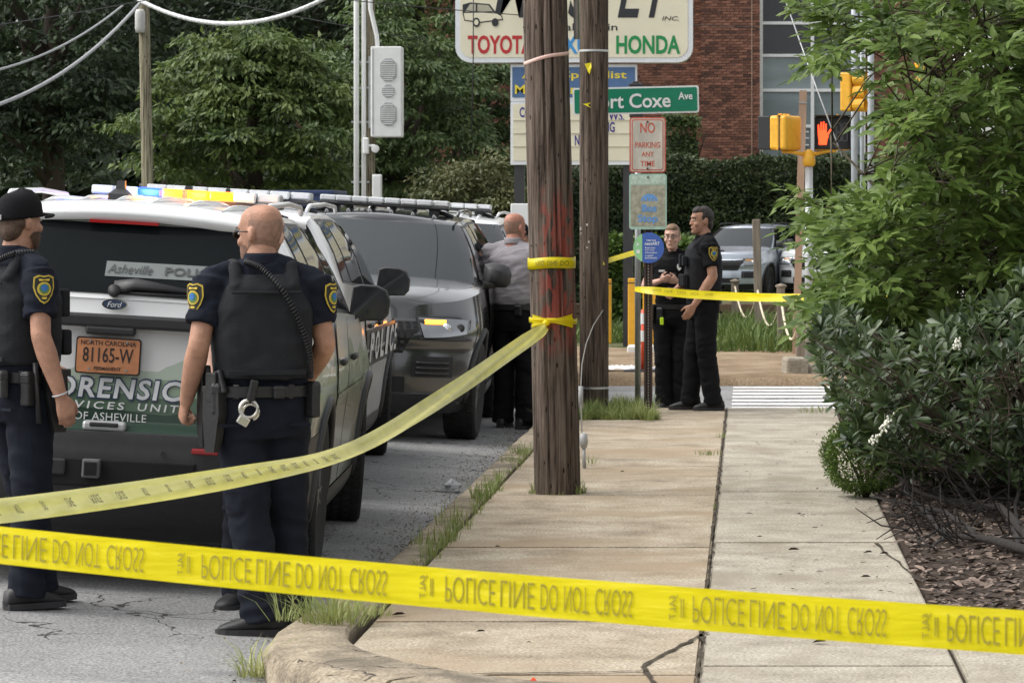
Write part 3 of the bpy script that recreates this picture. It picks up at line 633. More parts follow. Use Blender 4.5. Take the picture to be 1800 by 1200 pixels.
for k in range(26):
    a = R(random.uniform(200, 340)); z_ = random.uniform(.7, 3.2); g = MB(); g.cyl((.137 * math.cos(a) - .025 * z_ / 1, .137 * math.sin(a), z_), (.144 * math.cos(a) - .025 * z_, .144 * math.sin(a), z_), .004, 6); g.build('nail', dark_steel, p1)
Y2 = 29.2; X2 = PX(1044, 500, Y2).x
p2 = thing('utility_pole', 'far straight wooden utility pole behind the near one', 'utility pole', (X2, Y2, 0), 0, 'wooden utility poles on the sidewalk')
g = pole_mesh(9.5, .124, .122, (0, 0), 56, [(260, 3.2, .008, .2, 4)]); g.build('timber', pole_wood('pole_timber_far', (.10, .075, .057)), p2, angle=50)
for v in (90, 681):
    z_ = EYE - (v - V0) * Y2 / F; g = MB(); g.lathe([(.1255, z_ - .009), (.1275, z_ - .009), (.1275, z_ + .009), (.1255, z_ + .009)], 32); g.build('steel_band', M('band_metal', (.55, .55, .54), .35, .1, metal=.7), p2, smooth=False)
for (u, v, s_) in [(1033, 395, .014), (1022, 402, .02), (1036, 425, .012), (1033, 435, .012), (1022, 410, .01)]:
    c = PX(u, v, Y2); dx = c.x - X2; g = MB(); g.box((dx, -math.sqrt(.1235 ** 2 - dx ** 2) - .002, c.z), (s_, .006, s_ * 1.3)); g.build('notice_scrap', M('paper_scrap', (.6, .58, .5), .8), p2)
# guard wire with its clamp beside the near pole
gw = thing('ground_wire', 'thin grey ground wire looping up beside the near pole', 'wire', (0, 0, 0))
pts = [PX(1060, 545, 28.9), PX(1043, 572, 27.5), PX(1030, 605, 26), PX(1023, 640, 24.5), PX(1021, 680, 23.4), PX(1022, 740, 22.8)]
pts.append(Vector((PX(1026, 812, 22.6).x, 22.6, .0)))
g = MB(); g.tube(pts, .0045, 6); g.build('cable', M('wire_dull', (.16, .15, .13), .7), gw, smooth=True)
g = MB(); c = PX(1021, 697, 23.1); g.tube([c + Vector((0, 0, .07)), c, c - Vector((0, 0, .08))], .016, 8); g.build('clamp', M('plastic_grey', (.4, .4, .4), .6), gw, smooth=True)
g = MB(); c = PX(1026, 775, 22.6); g.lathe([(.0, -.05), (.02, -.045), (.03, .0), (.022, .05), (.0, .055)], 10, Matrix.Translation(c)); g.tube([c - Vector((0, 0, .03)), (c.x + .005, 22.6, -.02)], .012, 8); g.build('anchor_eye', M('plastic_grey', (.4, .4, .4), .6), gw, smooth=True)

# ------------------------------------------------------------------ street signs on the corner
green_s = M('sign_green', (.0, .20, .105), .4, .05, 10); white_s = M('sign_white', (.78, .79, .78), .4, .05)
Yg = 29.95; gp_ = thing('street_sign_post', 'galvanised round post carrying the green street name sign', 'sign post', (PX(1121, 500, Yg).x, Yg, 0))
g = MB(); g.cyl((0, 0, -.1), (0, 0, 2.78), .026, 14); g.build('post', galv, gp_, smooth=True)
sg = F / Yg; c = PX(1118, 177, Yg)
ss = thing('street_name_sign', 'green street name sign with white letters above the parking sign', 'street sign', (c.x, Yg - .045, c.z)); ss.rotation_euler = (0, R(-1.3), 0)
fx = lambda x, z, y=0.: frame((x, y, z), (1, 0, 0), (0, 0, 1))
def plate(name, w, h, r, th, mat, parent, x=0, z=0, y=0):
    g = MB(); g.prism(round_rect(w, h, r), th, fx(x, z, y)); return g.build(name, mat, parent)
plate('back_plate', 1.105, .238, .02, .006, white_s, ss); plate('face', 1.075, .208, .014, .003, green_s, ss, y=-.006)
text('lettering', 'Short Coxe', .78, .128, white_s, ss, fx(-.085, -.004, -.0105), bold=.018, ext=.002)
text('lettering', 'Ave', .125, .066, white_s, ss, fx(.435, .03, -.0105), bold=.02, ext=.002)
for z_ in (.133, -.133): g = MB(); g.box((0, .03, z_), (.12, .07, .035), bev=.008); g.box((0, .03, z_ + (.02 if z_ > 0 else -.02)), (.06, .06, .03), bev=.008); g.build('bracket', dark_steel, ss)
Yb = 28.9; sb = F / Yb; bx = PX(1139.5, 500, Yb).x
bp_ = thing('channel_sign_post', 'brown perforated steel post holding the parking and bus signs', 'sign post', (bx, Yb, 0))
g = MB(); W2 = .036
g.prism([(-W2, 0), (-W2 + .012, 0), (-W2 + .018, .022), (W2 - .018, .022), (W2 - .012, 0), (W2, 0), (W2, -.004), (W2 - .015, -.004), (W2 - .021, .018), (-W2 + .021, .018), (-W2 + .015, -.004), (-W2, -.004)], 2.62, Matrix.Translation((0, 0, -.1)))
g.build('post', M('post_brown', (.055, .035, .028), .7, .2, 10), bp_)
hole = MB()
for k in range(52): hole.box((0, .0165, .06 + k * .0255), (.009, .003, .012))
hole.build('punched_holes', M('hole_light', (.45, .42, .38), .8), bp_)
c = PX(1138.5, 255, Yb)
sn = thing('no_parking_sign', 'faded white no parking sign with red border and letters', 'parking sign', (c.x, Yb - .012, c.z))
old_white = M('sign_faded', (.50, .47, .40), .6, .22, 14, stretch=(1, 1, .3)); old_red = M('sign_red', (.52, .10, .06), .6, .2, 20)
plate('plate', .308, .47, .028, .003, old_red, sn); plate('face_panel', .286, .448, .02, .0015, old_white, sn, y=-.003)
plate('border', .268, .43, .02, .001, old_red, sn, y=-.0045); plate('inner_panel', .252, .414, .015, .001, old_white, sn, y=-.0055)
for s_, z_, w_, h_ in (('NO', .145, .125, .088), ('PARKING', .0, .212, .05), ('ANY', -.078, .105, .043), ('TIME', -.158, .122, .046)): text('lettering', s_, w_, h_, old_red, sn, fx(0, z_, -.0072), bold=.012, ext=.001)
for z_ in (.195, -.2): g = MB(); g.cyl((0, -.0065, z_), (0, -.014, z_), .009, 8); g.build('bolt', dark_steel, sn)
c = PX(1139, 354.5, Yb); bs = thing('bus_stop_sign', 'weathered pale green bus stop sign with faded blue lettering', 'bus stop sign', (c.x, Yb - .012, c.z))
mint = M('sign_mint', (.35, .52, .42), .6, .15, 12); worn = M('sign_worn', (.34, .33, .25), .75, .3, 22); bluef = M('sign_blue_faded', (.12, .30, .62), .7, .3, 60)
plate('plate', .318, .47, .025, .003, mint, bs); plate('face_panel', .292, .35, .01, .0015, worn, bs, z=-.035, y=-.003); plate('header', .292, .075, .008, .0015, M('sign_mint_pale', (.45, .56, .47), .7, .25, 30), bs, z=.185, y=-.003)
text('lettering', 'Bus', .125, .062, bluef, bs, fx(.012, -.055, -.0058), bold=.03, ext=.001); text('lettering', 'Stop', .17, .08, bluef, bs, fx(.0, -.15, -.0058), bold=.03, ext=.001)
g = MB(); g.prism([(.07 * math.cos(R(a)), .06 * math.sin(R(a))) for a in range(0, 181, 12)], .001, fx(.012, .005, -.0046)); hill = g.build('hill_emblem', bluef, bs)
for k in range(4): g = MB(); g.box((-.035 + k * .03, -.0052, .02), (.007, .0012, .03)); g.build('emblem_window', worn, bs)
g = MB(); g.cyl((0, -.0045, .205), (0, -.012, .205), .008, 8); g.build('bolt', dark_steel, bs)
c = PX(1140.5, 435.5, Yb); rd = thing('round_info_sign', 'round blue and green transit information disc on the brown post', 'sign', (c.x, Yb - .012, c.z))
def disc_part(a0, a1, r): return [(r * math.cos(R(a)), r * math.sin(R(a))) for a in np.linspace(a0, a1, 28)]
g = MB(); g.prism(disc_part(-115, 115, .130), .004, fx(0, 0, 0)); g.build('blue_face', M('disc_blue', (.05, .12, .42), .4, .05), rd)
g = MB(); g.prism(disc_part(115, 245, .130), .004, fx(-.001, 0, 0)); g.build('green_face', M('disc_green', (.30, .62, .30), .4, .05), rd)
for s_, z_, w_, h_, x_ in (('TIME FOR', .062, .085, .014, .02), ('nextART', .036, .125, .028, .03), ('Real-time', .0, .085, .014, .012), ('bus stop', -.02, .075, .014, .008), ('information', -.04, .10, .014, .02), ('at rideART', -.066, .07, .013, .005), ('avl.transit', -.084, .1, .016, .02)):
    text('lettering', s_, w_, h_, white_s, rd, fx(x_, z_, -.0042), bold=.015, ext=.001)
for z_ in (.03, -.03): g = MB(); g.prism([(-.02, -.018), (.014, 0), (-.02, .018), (-.008, 0)] if z_ > 0 else [(-.016, -.016), (.016, -.016), (.012, .014), (-.012, .014)], .001, fx(-.09, z_, -.0042)); g.build('pictogram', white_s, rd)

# ------------------------------------------------------------------ big painted dealer sign on two posts
Ys = 45.; s45 = F / Ys
cx = PX(1010, 0, Ys).x; bot = PX(0, 111, Ys).z
sgn = thing('pylon_sign', 'large cream business sign on dark posts behind the utility poles', 'sign', (cx, Ys, 0))
cream = M('sign_cream', (.74, .70, .54), .5, .05, 3); 
Wd, Ht = 3.12, 1.75
plate('frame', Wd, Ht, .2, .3, M('sign_frame', (.72, .75, .78), .45, .05), sgn, z=bot + Ht / 2, y=.15); plate('face', Wd - .13, Ht - .13, .15, .006, cream, sgn, z=bot + Ht / 2, y=-.151)
def sx_(u): return (u - 1010) / s45
def sz_(v): return EYE - (v - V0) / s45
blk = M('sign_black', (.022, .024, .028), .5, .05); redp = M('sign_paint_red', (.46, .025, .03), .5, .05); blup = M('sign_paint_blue', (.05, .28, .62), .5, .05); grnp = M('sign_paint_green', (.01, .24, .07), .5, .05)
yl = -.158
text('lettering', 'MOSTLY', (1190 - 868) / s45, .78, blk, sgn, fx(sx_(1031), sz_(34) + .39, yl), bold=.01, shear=.35, ext=.004)
text('lettering', 'INC.', .22, .055, blk, sgn, fx(sx_(1179), sz_(34), yl), ext=.004, shear=.2)
text('lettering', 'Specializing in', (1086 - 938) / s45, .125, blk, sgn, fx(sx_(1012), sz_(51), yl), bold=.004, ext=.004)
for s_, u0, u1, m_ in (('TOYOTA', 824, 938, redp), ('LEXUS', 962, 1052, blup), ('HONDA', 1084, 1196, grnp)): text('lettering', s_, (u1 - u0) / s45, .245, m_, sgn, fx(sx_((u0 + u1) / 2), sz_(80), yl), bold=.028, ext=.004)
# the little painted car on the sign
g = MB(); car2d = [(815, 10), (828, 6), (862, 9), (872, 22), (884, 30), (886, 37), (846, 42), (818, 38), (815, 26)]
g.prism([(sx_(u) - sx_(850), -(v - 25) / s45) for u, v in car2d], .004, fx(sx_(850), sz_(25), yl + .001)); g.build('painted_car_outline', blk, sgn)
g = MB(); g.prism([(sx_(u) - sx_(850), -(v - 25) / s45) for u, v in [(817, 25), (870, 23.5), (882, 30), (884, 35), (846, 40), (819, 36.5)]], .004, fx(sx_(850), sz_(25), yl - .003)); g.build('painted_car_body', cream, sgn)
for pl in ([(819, 23), (828, 9), (838, 9), (838, 22.5)], [(841, 22.5), (841, 9.5), (860, 11), (868, 21.5)]):
    g = MB(); g.prism([(sx_(u) - sx_(850), -(v - 25) / s45) for u, v in pl], .004, fx(sx_(850), sz_(25), yl - .003)); g.build('painted_window', M('sign_tan', (.4, .38, .3), .6), sgn)
for u, v, r_ in ((839, 41, .062), (872, 41, .055)):
    g = MB(); g.prism([(r_ * .8 * math.cos(R(a)), r_ * math.sin(R(a))) for a in range(0, 360, 20)], .004, fx(sx_(u), sz_(v), yl - .006)); g.build('painted_wheel', blk, sgn)
    if u < 850: g = MB(); g.prism([(r_ * .45 * math.cos(R(a)), r_ * .6 * math.sin(R(a))) for a in range(0, 360, 20)], .003, fx(sx_(u), sz_(v), yl - .0095)); g.build('painted_hub', cream, sgn)
# blue panel and reader board
w2 = (1120 - 898) / s45; uc = 1009
frm = M('sign_frame', (.72, .75, .78))
plate('panel_frame', w2, (179 - 114) / s45, .01, .16, frm, sgn, x=sx_(uc), z=sz_(146.5), y=.08); plate('blue_panel', w2 - .05, (172 - 119) / s45, .01, .006, M('panel_blue', (.075, .15, .31), .5, .1), sgn, x=sx_(uc), z=sz_(145.5), y=-.081)
ylw = M('panel_yellow', (.78, .62, .05), .5, .05)
text('lettering', 'Auto Specialist', (1102 - 918) / s45, .13, ylw, sgn, fx(sx_(1010), sz_(134), -.088), bold=.015, ext=.003); text('lettering', 'Maintenance', (1040 - 906) / s45, .12, ylw, sgn, fx(sx_(973), sz_(158), -.088), bold=.015, ext=.003)
plate('board_frame', w2, (290 - 179.5) / s45, .01, .16, frm, sgn, x=sx_(uc), z=sz_(234.7), y=.08); plate('reader_board', w2 - .07, (283 - 184) / s45, .01, .006, cream, sgn, x=sx_(uc), z=sz_(233.5), y=-.081)
for v in (212, 235, 258): g = MB(); g.box((sx_(uc), -.092, sz_(v)), (w2 - .08, .008, .012)); g.build('letter_rail', M('rail_cream', (.55, .52, .4), .5), sgn)
nav = M('board_navy', (.04, .03, .22), .5, .05)
for s_, u0, u1, v in (('CO', 914, 934, 198), ('WS.', 1070, 1098, 204), ('NG', 1062, 1081, 224), ('N', 1011, 1019, 247)): text('lettering', s_, (u1 - u0) / s45, .135, nav, sgn, fx(sx_((u0 + u1) / 2), sz_(v), -.088), bold=.02, ext=.003)
for u in (913, 1104): g = MB(); g.box((sx_(u), .02, sz_(290) / 2), (.13, .13, sz_(290))); g.build('post', dark_steel, sgn)

# ------------------------------------------------------------------ conduit pole with the white equipment box
Ye = 45.5; se = F / Ye; ep = thing('conduit_pole', 'slim wooden pole with two white conduits beside the leafy tree', 'utility pole', (PX(648, 0, Ye).x, Ye, 0))
pw3 = pole_wood('pole_timber_slim', (.19, .165, .115))
pole_mesh(9, .09, .08, (0, 0), 20).build('timber', pw3, ep, smooth=True)
for u, r_ in ((628, .036), (641, .032)): g = MB(); x_ = (u - 648) / se; g.cyl((x_, -.1, 0), (x_, -.1, 8.8), r_, 12); g.build('conduit', white_metal, ep, smooth=True)
for v in (110, 155, 215, 320): g = MB(); g.box((-.1, -.06, EYE - (v - V0) / se), (.24, .1, .025)); g.build('strap', galv, ep)
g = MB(); x_ = (643 - 648) / se; zz = EYE - (257 - V0) / se; g.box((x_ + .02, -.15, zz), (.08, .1, .22), bev=.02); g.tube([(x_ + .04, -.16, zz), (x_ + .14, -.18, zz)], .02, 8); g.lathe([(0, 0), (.055, .01), (.05, .06), (0, .065)], 12, Matrix.Translation((x_ + .15, -.2, zz - .04)) @ Matrix.Rotation(R(90), 4, 'X')); g.build('camera_arm', white_metal, ep)
eb = thing('equipment_box', 'white louvred equipment box mounted high on the conduit pole', 'equipment box', (PX(683, 0, Ye).x, Ye - .16, PX(0, 242, Ye).z))
hb = (242 - 84) / se; wb_ = 54 / se
g = MB(); g.box((0, 0, hb / 2), (wb_, .3, hb), bev=.015); g.build('cabinet', white_metal, eb)
grl = M('grille_grey', (.36, .37, .38), .6, .1)
for v, w_, h_ in ((125, 28, 40), (162, 22, 22), (202, 28, 40)):
    oc = .3; w_ /= se; h_ /= se; poly = [(-w_ / 2 + w_ * oc, h_ / 2), (w_ / 2 - w_ * oc, h_ / 2), (w_ / 2, h_ / 2 - w_ * oc), (w_ / 2, -h_ / 2 + w_ * oc), (w_ / 2 - w_ * oc, -h_ / 2), (-w_ / 2 + w_ * oc, -h_ / 2), (-w_ / 2, -h_ / 2 + w_ * oc), (-w_ / 2, h_ / 2 - w_ * oc)]
    zc = (242 - v) / se; g = MB(); g.prism(poly, .01, fx(.03, zc, -.151)); gg = g.build('grille', grl, eb)
    for k in range(int(h_ / .028)):
        zk = zc - h_ / 2 + .02 + k * .028; ww = w_ * (.9 if abs(zk - zc) < h_ * .3 else .6); g = MB(); g.box((.03, -.166, zk), (ww, .012, .01)); g.build('louvre', white_metal, gg)
g = MB(); g.box((-wb_ / 2 + .03, -.153, hb / 2), (.012, .006, hb * .94)); g.build('door_seam', grl, eb)
g = MB(); g.tube([(-.13, 0, hb), (-.14, 0, hb + .15), (-.22, -.02, hb + .5), (-.27, 0, hb + 1.6)], .03, 10); g.build('cable_elbow', white_metal, eb, smooth=True)
g = MB(); g.box((-wb_ / 2 - .02, .1, hb / 2), (.06, .12, hb * .8)); g.build('mounting_rail', galv, eb)
sbx = thing('meter_box', 'small white meter box low on the conduit pole', 'meter box', (PX(665, 0, Ye).x, Ye - .14, PX(0, 361, Ye).z)); g = MB(); g.box((0, 0, .2), (.12, .12, .42), bev=.012); g.build('cabinet', white_metal, sbx); g = MB(); g.box((0, -.064, .2), (.1, .01, .38), bev=.004); g.build('lid', white_metal, sbx)
# small utility pole far left
Yl = 47; sl_ = F / Yl; lp = thing('utility_pole', 'slim grey utility pole at the far left carrying the sagging cables', 'utility pole', (PX(265, 0, Yl).x, Yl, 0))
pole_mesh(EYE + (V0 + 30) / sl_, .085, .075, (-.1, 0), 20).build('timber', pole_wood('pole_timber_pale', (.24, .215, .15)), lp, smooth=True)
g = MB(); zz = EYE - (38 - V0) / sl_; g.lathe([(.0, -.16), (.06, -.16), (.07, -.1), (.07, .12), (.05, .16), (0, .16)], 14, Matrix.Translation((-.13, -.1, zz))); g.build('insulator_can', M('can_grey', (.5, .5, .49), .5, .15), lp, smooth=True)
# ------------------------------------------------------------------ overhead cables
cabm = M('cable_grey', (.30, .31, .32), .5, .25, 40); cabd = M('cable_dark', (.03, .03, .032), .6)
def sag(u0, v0, Y0, u1, v1, Y1_, dv, n=26):
    a, b = PX(u0, v0, Y0), PX(u1, v1, Y1_); d = dv * (Y0 + Y1_) / 2 / F
    return [a.lerp(b, t) - Vector((0, 0, 4 * d * t * (1 - t))) for t in np.linspace(0, 1, n)]
for lab, (a, r_, m_) in {
    'thick lashed cable sagging from the slim pole to the left edge': (sag(-260, 215, 30, 246, 6, 46.8, 75), .022, cabm),
    'thick white-wrapped cable hanging across the top left': (sag(244, 0, 46.8, 640, -45, 43, 62), .03, M('cable_white', (.55, .56, .57), .5, .35, 25)),
    'upper thinner cable sagging at the top left corner': (sag(-260, 135, 32, 216, 10, 47, 55), .015, cabm),
    'thin dark wire along the top left edge': (sag(-60, 52, 40, 420, -34, 46, 6), .007, cabd),
    'thin dark wire crossing under the white-wrapped cable': (sag(395, 4, 44, 900, 95, 58, 4), .007, cabd),
    'thin wire crossing behind the near pole at the big sign': (sag(420, -20, 40, 1330, 48, 50, 10), .006, cabd),
    'thin vertical drop wire hanging in front of the big sign': ([PX(832, -60, 43), PX(832, 90, 43), PX(829, 238, 43)], .007, cabd),
    'thin steel guy wire slanting past the pedestrian signal': ([PX(1366, -40, 41), PX(1428, 135, 40), PX(1480, 275, 39.2)], .008, galv)}.items():
    g = MB(); g.tube(a, r_, 8); tag(g.build('overhead_cable', m_, smooth=True), lab, 'cable', 'overhead cables')
for i_, (a_, b_) in enumerate((((-1.30, 29.1, 7.6), (-11, 36.5, 7.0)), ((-1.36, 20.6, 7.2), (-9.5, 42, 7.9)), ((-1.30, 29.1, 8.4), (-4.6, 60, 8.0)))):
    a_, b_ = Vector(a_), Vector(b_); g = MB(); g.tube([a_.lerp(b_, t) - Vector((0, 0, 1.6 * t * (1 - t))) for t in np.linspace(0, 1, 24)], .02, 6)
    tag(g.build('overhead_cable', cabd, smooth=True), ('lower dark cable from the far pole above the frame, mirrored in the grey windshield', 'dark cable from the near pole crossing the street above the frame', 'upper dark cable from the far pole running away above the frame')[i_], 'cable', 'cables above the frame')
# ------------------------------------------------------------------ pedestrian signals
Yp = 40; sp = F / Yp; sgp = thing('signal_pole', 'grey pedestrian signal pole with yellow collar across the street', 'signal pole', (PX(1422, 0, Yp).x, Yp, -.05))
g = MB(); zt = EYE - (288 - V0) / sp + .05; g.cyl((0, 0, 0), (0, 0, zt), .05, 16, .045); g.build('shaft', M('pole_silver', (.52, .54, .55), .4, .1, metal=.3), sgp, smooth=True)
g = MB(); g.lathe([(.056, zt - .03), (.075, zt), (.075, zt + .05), (.06, zt + .14), (.02, zt + .17)], 14); g.tube([(-.0, 0, zt + .1), (-.22, 0, zt + .14), (-.3, 0, zt + .14), (-.32, 0, zt + .2)], .022, 8); g.tube([(.0, 0, zt + .1), (.22, 0, zt + .15), (.3, 0, zt + .15), (.32, 0, zt + .2)], .022, 8); g.build('mounting_arms', yellow_p, sgp, smooth=True)
g = MB(); g.lathe([(.13, -.0), (.13, .03), (.06, .06)], 14); g.build('base', galv, sgp)
bk = M('signal_black', (.012, .012, .014), .5, .05)
c = PX(1463, 264, Yp); ph = thing('pedestrian_signal', 'pedestrian signal facing us showing a lit orange hand', 'traffic signal', (c.x, Yp - .02, c.z), 0, 'pedestrian signals on the pole')
hw, hh = 62 / sp, 60 / sp
g = MB(); g.box((0, .1, hh / 2), (hw, .2, hh), bev=.02); g.build('housing', yellow_p, ph)
g = MB(); g.box((0, -.012, hh / 2), (hw * .97, .02, hh * .96), bev=.01); g.build('lens', bk, ph)
for d in ((-hw / 2, 0, .012, hh), (hw / 2, 0, .012, hh)): g = MB(); g.box((d[0], -.06, hh / 2), (.012, .12, hh)); g.build('visor_side', bk, ph)
g = MB(); g.box((0, -.06, hh), (hw + .012, .13, .012)); g.build('visor_top', bk, ph)
# the hand: palm, thumb, four fingers in one lit outline
handm = M('signal_orange', (.9, .12, .02), .4, 0, emit=(1., .05, .012), estr=1.7); g = MB(); hs_ = 1 / sp
def hp(u, v): return ((u - 1463) * hs_, (264 - v) * hs_)
outl = [(1439, 255), (1453, 255), (1454, 246), (1459, 236), (1462, 229), (1459, 227), (1455, 233), (1453, 234), (1453, 218), (1450.6, 218), (1450.2, 229), (1449.2, 229), (1449, 214), (1446.4, 214), (1446.2, 229), (1445, 229), (1444.4, 215), (1442, 215), (1442, 230), (1441, 230), (1439.6, 219), (1437.2, 219.6), (1437.6, 238), (1438.6, 246)]
g.prism([hp(*q) for q in outl], .004, fx(0, 0, -.023)); g.build('hand_symbol', handm, ph)
segm = M('segment_grey', (.09, .09, .095), .5, .05)
for u in (1474, 1485):
    for (du, dv, w_, h_) in ((0, -16, 7, 2), (0, 0, 7, 2), (0, 15, 7, 2), (-4, -8, 2, 14), (4, -8, 2, 14), (-4, 8, 2, 14), (4, 8, 2, 14)):
        a = hp(u + du, 233 + dv); g = MB(); g.box((a[0], -.0245, a[1]), (w_ * hs_, .003, h_ * hs_)); g.build('digit_segment', segm, ph)
for k in (-1, 1): g = MB(); g.box((k * .06, .08, hh + .012), (.02, .06, .02)); g.build('hinge_lug', yellow_p, ph)
c = PX(1378, 264, Yp); pb = thing('pedestrian_signal', 'pedestrian signal turned away showing its yellow back', 'traffic signal', (c.x, Yp, c.z), R(62), 'pedestrian signals on the pole')
g = MB(); g.box((0, -.02, hh / 2), (hw, .22, hh), bev=.03); g.box((0, -.02, hh / 2), (hw + .008, .015, hh + .008)); g.build('housing', yellow_p, pb)
g = MB(); g.box((0, .16, hh / 2), (hw * .98, .16, hh * .98), bev=.01); g.build('visor', bk, pb); g = MB(); g.box((0, -.045, hh / 2), (hw + .012, .012, hh + .012)); g.build('strap', bk, pb)
for k in (-1, 0, 1): g = MB(); g.box((k * .09, 0, hh + .012), (.02, .05, .025)); g.build('hinge_lug', yellow_p, pb)
# vehicle signals half hidden by the leaves, on their mast poles
for (u, w_) in ((1502, .085), (1517, .055), (1534, .085)):
    mp_ = thing('mast_pole', {1502: 'leftmost grey mast pole behind the leaves', 1517: 'thin middle mast pole behind the leaves', 1534: 'rightmost grey mast pole behind the leaves'}[u], 'signal pole', (PX(u, 0, 43.5).x, 43.5 + (u - 1500) * .02, 0), 0, 'grey mast poles')
    g = MB(); g.cyl((0, 0, 0), (0, 0, 5.8), w_ / 2, 12); g.build('shaft', M('mast_grey', (.40, .44, .48), .45, .1), mp_, smooth=True); g = MB(); g.cyl((0, 0, 0), (0, 0, .03), w_, 12); g.build('base_plate', galv, mp_)
for u, v0, v1, lab in ((1490, 128, 196, 'yellow vehicle signal edge-on beside the mast poles'), (1632, 96, 192, 'yellow vehicle signal mostly hidden by the leaves')):
    c = PX(u, v1, 43); h_ = (v1 - v0) * 43 / F; vs_ = thing('traffic_signal', lab, 'traffic signal', (c.x, 43, c.z), R(70 if u < 1500 else 200), 'yellow vehicle signals')
    g = MB(); g.box((0, 0, h_ / 2), (.2, .14, h_), bev=.02); g.build('housing', yellow_p, vs_)
    for k in range(3): g = MB(); zk = h_ * (k + .5) / 3; g.lathe([(.08, 0), (.09, .02), (.09, .16), (.085, .16), (.085, .02)], 14, Matrix.Translation((0, -.08, zk)) @ Matrix.Rotation(R(90), 4, 'X')); g.build('visor', yellow_p, vs_)
# timber stake, rope fence
st = thing('timber_stake', 'tall raw timber stake beside the pedestrian signal pole', 'stake', (PX(1401, 0, 42).x, 42, 0)); g = MB(); g.box((.03, 0, 1.6), (.09, .04, 3.3), (0, R(1.6), 0)); g.build('timber', wood_new, st)
g = MB(); g.box((.07, -.024, 3.1), (.1, .006, .02)); g.build('nail_strip', galv, st)
posts = []
for (u, vt, vb, w_, lab) in [(1292, 490, 580, 12, 'short grey fence post beside the standing officers'), (1332, 383, 592, 13, 'tall grey timber post in the rope fence'), (1373, 498, 615, 14, 'short grey fence post right of the tall one'), (1408, 520, 648, 15, 'nearest short grey fence post by the broken block')]:
    Yq = GY(vb); sq = F / Yq; h_ = (vb - vt) / sq; o = thing('fence_post', lab, 'fence post', (PX(u, vb, Yq).x, Yq, -.02), R(random.uniform(-8, 8)), 'rope fence posts')
    g = MB(); g.box((0, 0, h_ / 2), (w_ / sq, w_ / sq, h_), (R(random.uniform(-2, 2)), R(random.uniform(-2, 2)), 0), bev=.008); g.build('timber', wood_grey, o)
    if h_ < 1.2: g = MB(); g.lathe([(.0, h_ + .02), (w_ / sq * .7, h_), (w_ / sq * .75, h_ - .02), (w_ / sq * .5, h_ - .05)], 10); g.build('post_cap', wood_grey, o)
    zr = min(h_, .78) - .12; posts.append((o.location.x, o.location.y, zr))
ropem = M('rope_cream', (.62, .55, .40), .8, .2, 60)
for i in range(3):
    a, b = Vector(posts[i]), Vector(posts[i + 1]); a.y -= .1; b.y -= .1
    g = MB(); g.tube([a.lerp(b, t) - Vector((0, 0, .42 * 4 * t * (1 - t))) for t in np.linspace(0, 1, 18)], .015, 8)
    tag(g.build('rope', ropem, smooth=True), ['cream rope loop hanging left of the tall fence post', 'cream rope loop hanging right of the tall fence post', 'cream rope loop nearest the signal pole'][i], 'rope', 'rope fence loops')
lt = thing('timber_edging', 'low dark timber edging behind the rope fence', 'edging', (.2, 54, 0)); 
for k in range(2): g = MB(); g.box((0, 0, .1 + k * .17), (7, .16, .16), bev=.02); g.build('sleeper', M('sleeper_brown', (.14, .09, .06), .9, .3, 6), lt)
blk_ = thing('concrete_block', 'broken pale concrete block at the edge of the grass', 'block', (PX(1398, 655, 36.9).x, 37.2, -.05))
g = MB(); g.box((0, 0, .1), (.26, .22, .22), (.05, .04, .3), bev=.03); g.build('lump', conc_grey, blk_); g = MB(); g.box((.2, .05, .06), (.14, .16, .13), (.1, .2, .8), bev=.03); g.build('chip', conc_grey, blk_)
# yellow posts, white island, delineator, cloth
for (u0, u1, v0, v1, Yq, lab) in [(1104, 1120, 490, 614, 44, 'yellow square post just left of the grey sign post'), (1130, 1163, 496, 612, 44.4, 'wide yellow post behind the officers'), (1056, 1075, 492, 605, 46, 'yellow post peeking out beside the far utility pole')]:
    sq = F / Yq; w_ = (u1 - u0) / sq; o = thing('yellow_post', lab, 'bollard', (PX((u0 + u1) / 2, v1, Yq).x, Yq, 0), 0, 'yellow posts across the street')
    g = MB(); g.box((0, 0, (v1 - v0) / sq / 2), (w_, .12, (v1 - v0) / sq), bev=.01); g.build('shaft', yellow_p, o); g = MB(); g.box((0, 0, (v1 - v0) / sq - .06), (w_ + .006, .126, .012)); g.build('band', dark_steel, o)
isl = thing('white_kerb_island', 'white painted concrete island under the yellow posts', 'island', (PX(1147, 0, 42.6).x, 42.6, -.02)); g = MB(); g.box((0, 0, .05), (.62, .5, .13), bev=.02); g.build('slab', white_paint, isl); g = MB(); g.box((0, -.2, -.02), (.58, .2, .07), bev=.01); g.build('step', conc_grey, isl)
dl = thing('delineator', 'orange and white delineator post on a black rubber base', 'delineator', (PX(1131, 0, 37.5).x, 37.5, -.05), 0)
g = MB(); g.box((0, 0, .03), (.44, .34, .07), bev=.02); g.build('base', black_p, dl); g = MB(); g.cyl((0, 0, .06), (0, 0, .72), .03, 12, .027); g.build('post', M('delineator_orange', (.75, .09, .03), .5), dl, smooth=True)
for z_ in (.37, .56): g = MB(); g.lathe([(.0295, z_), (.0315, z_), (.0315, z_ + .12), (.0295, z_ + .12)], 14); g.build('reflective_band', white_s, dl)
wc = thing('white_cloth', 'crumpled white cloth lying on the dirt beside the delineator', 'cloth', (PX(1084, 0, 37.6).x, 37.6, -.02)); g = MB(); P = []
for i in range(9): P.append([(-.22 + i * .055 + .01 * math.sin(j), -.1 + j * .05, .03 + .05 * abs(math.sin(i * 1.1 + j * .8)) * (1 if 0 < j < 5 else .2)) for j in range(6)])
g.grid(P); g.build('fabric', M('cloth_white', (.72, .72, .72), .9, .08), wc, smooth=True); 
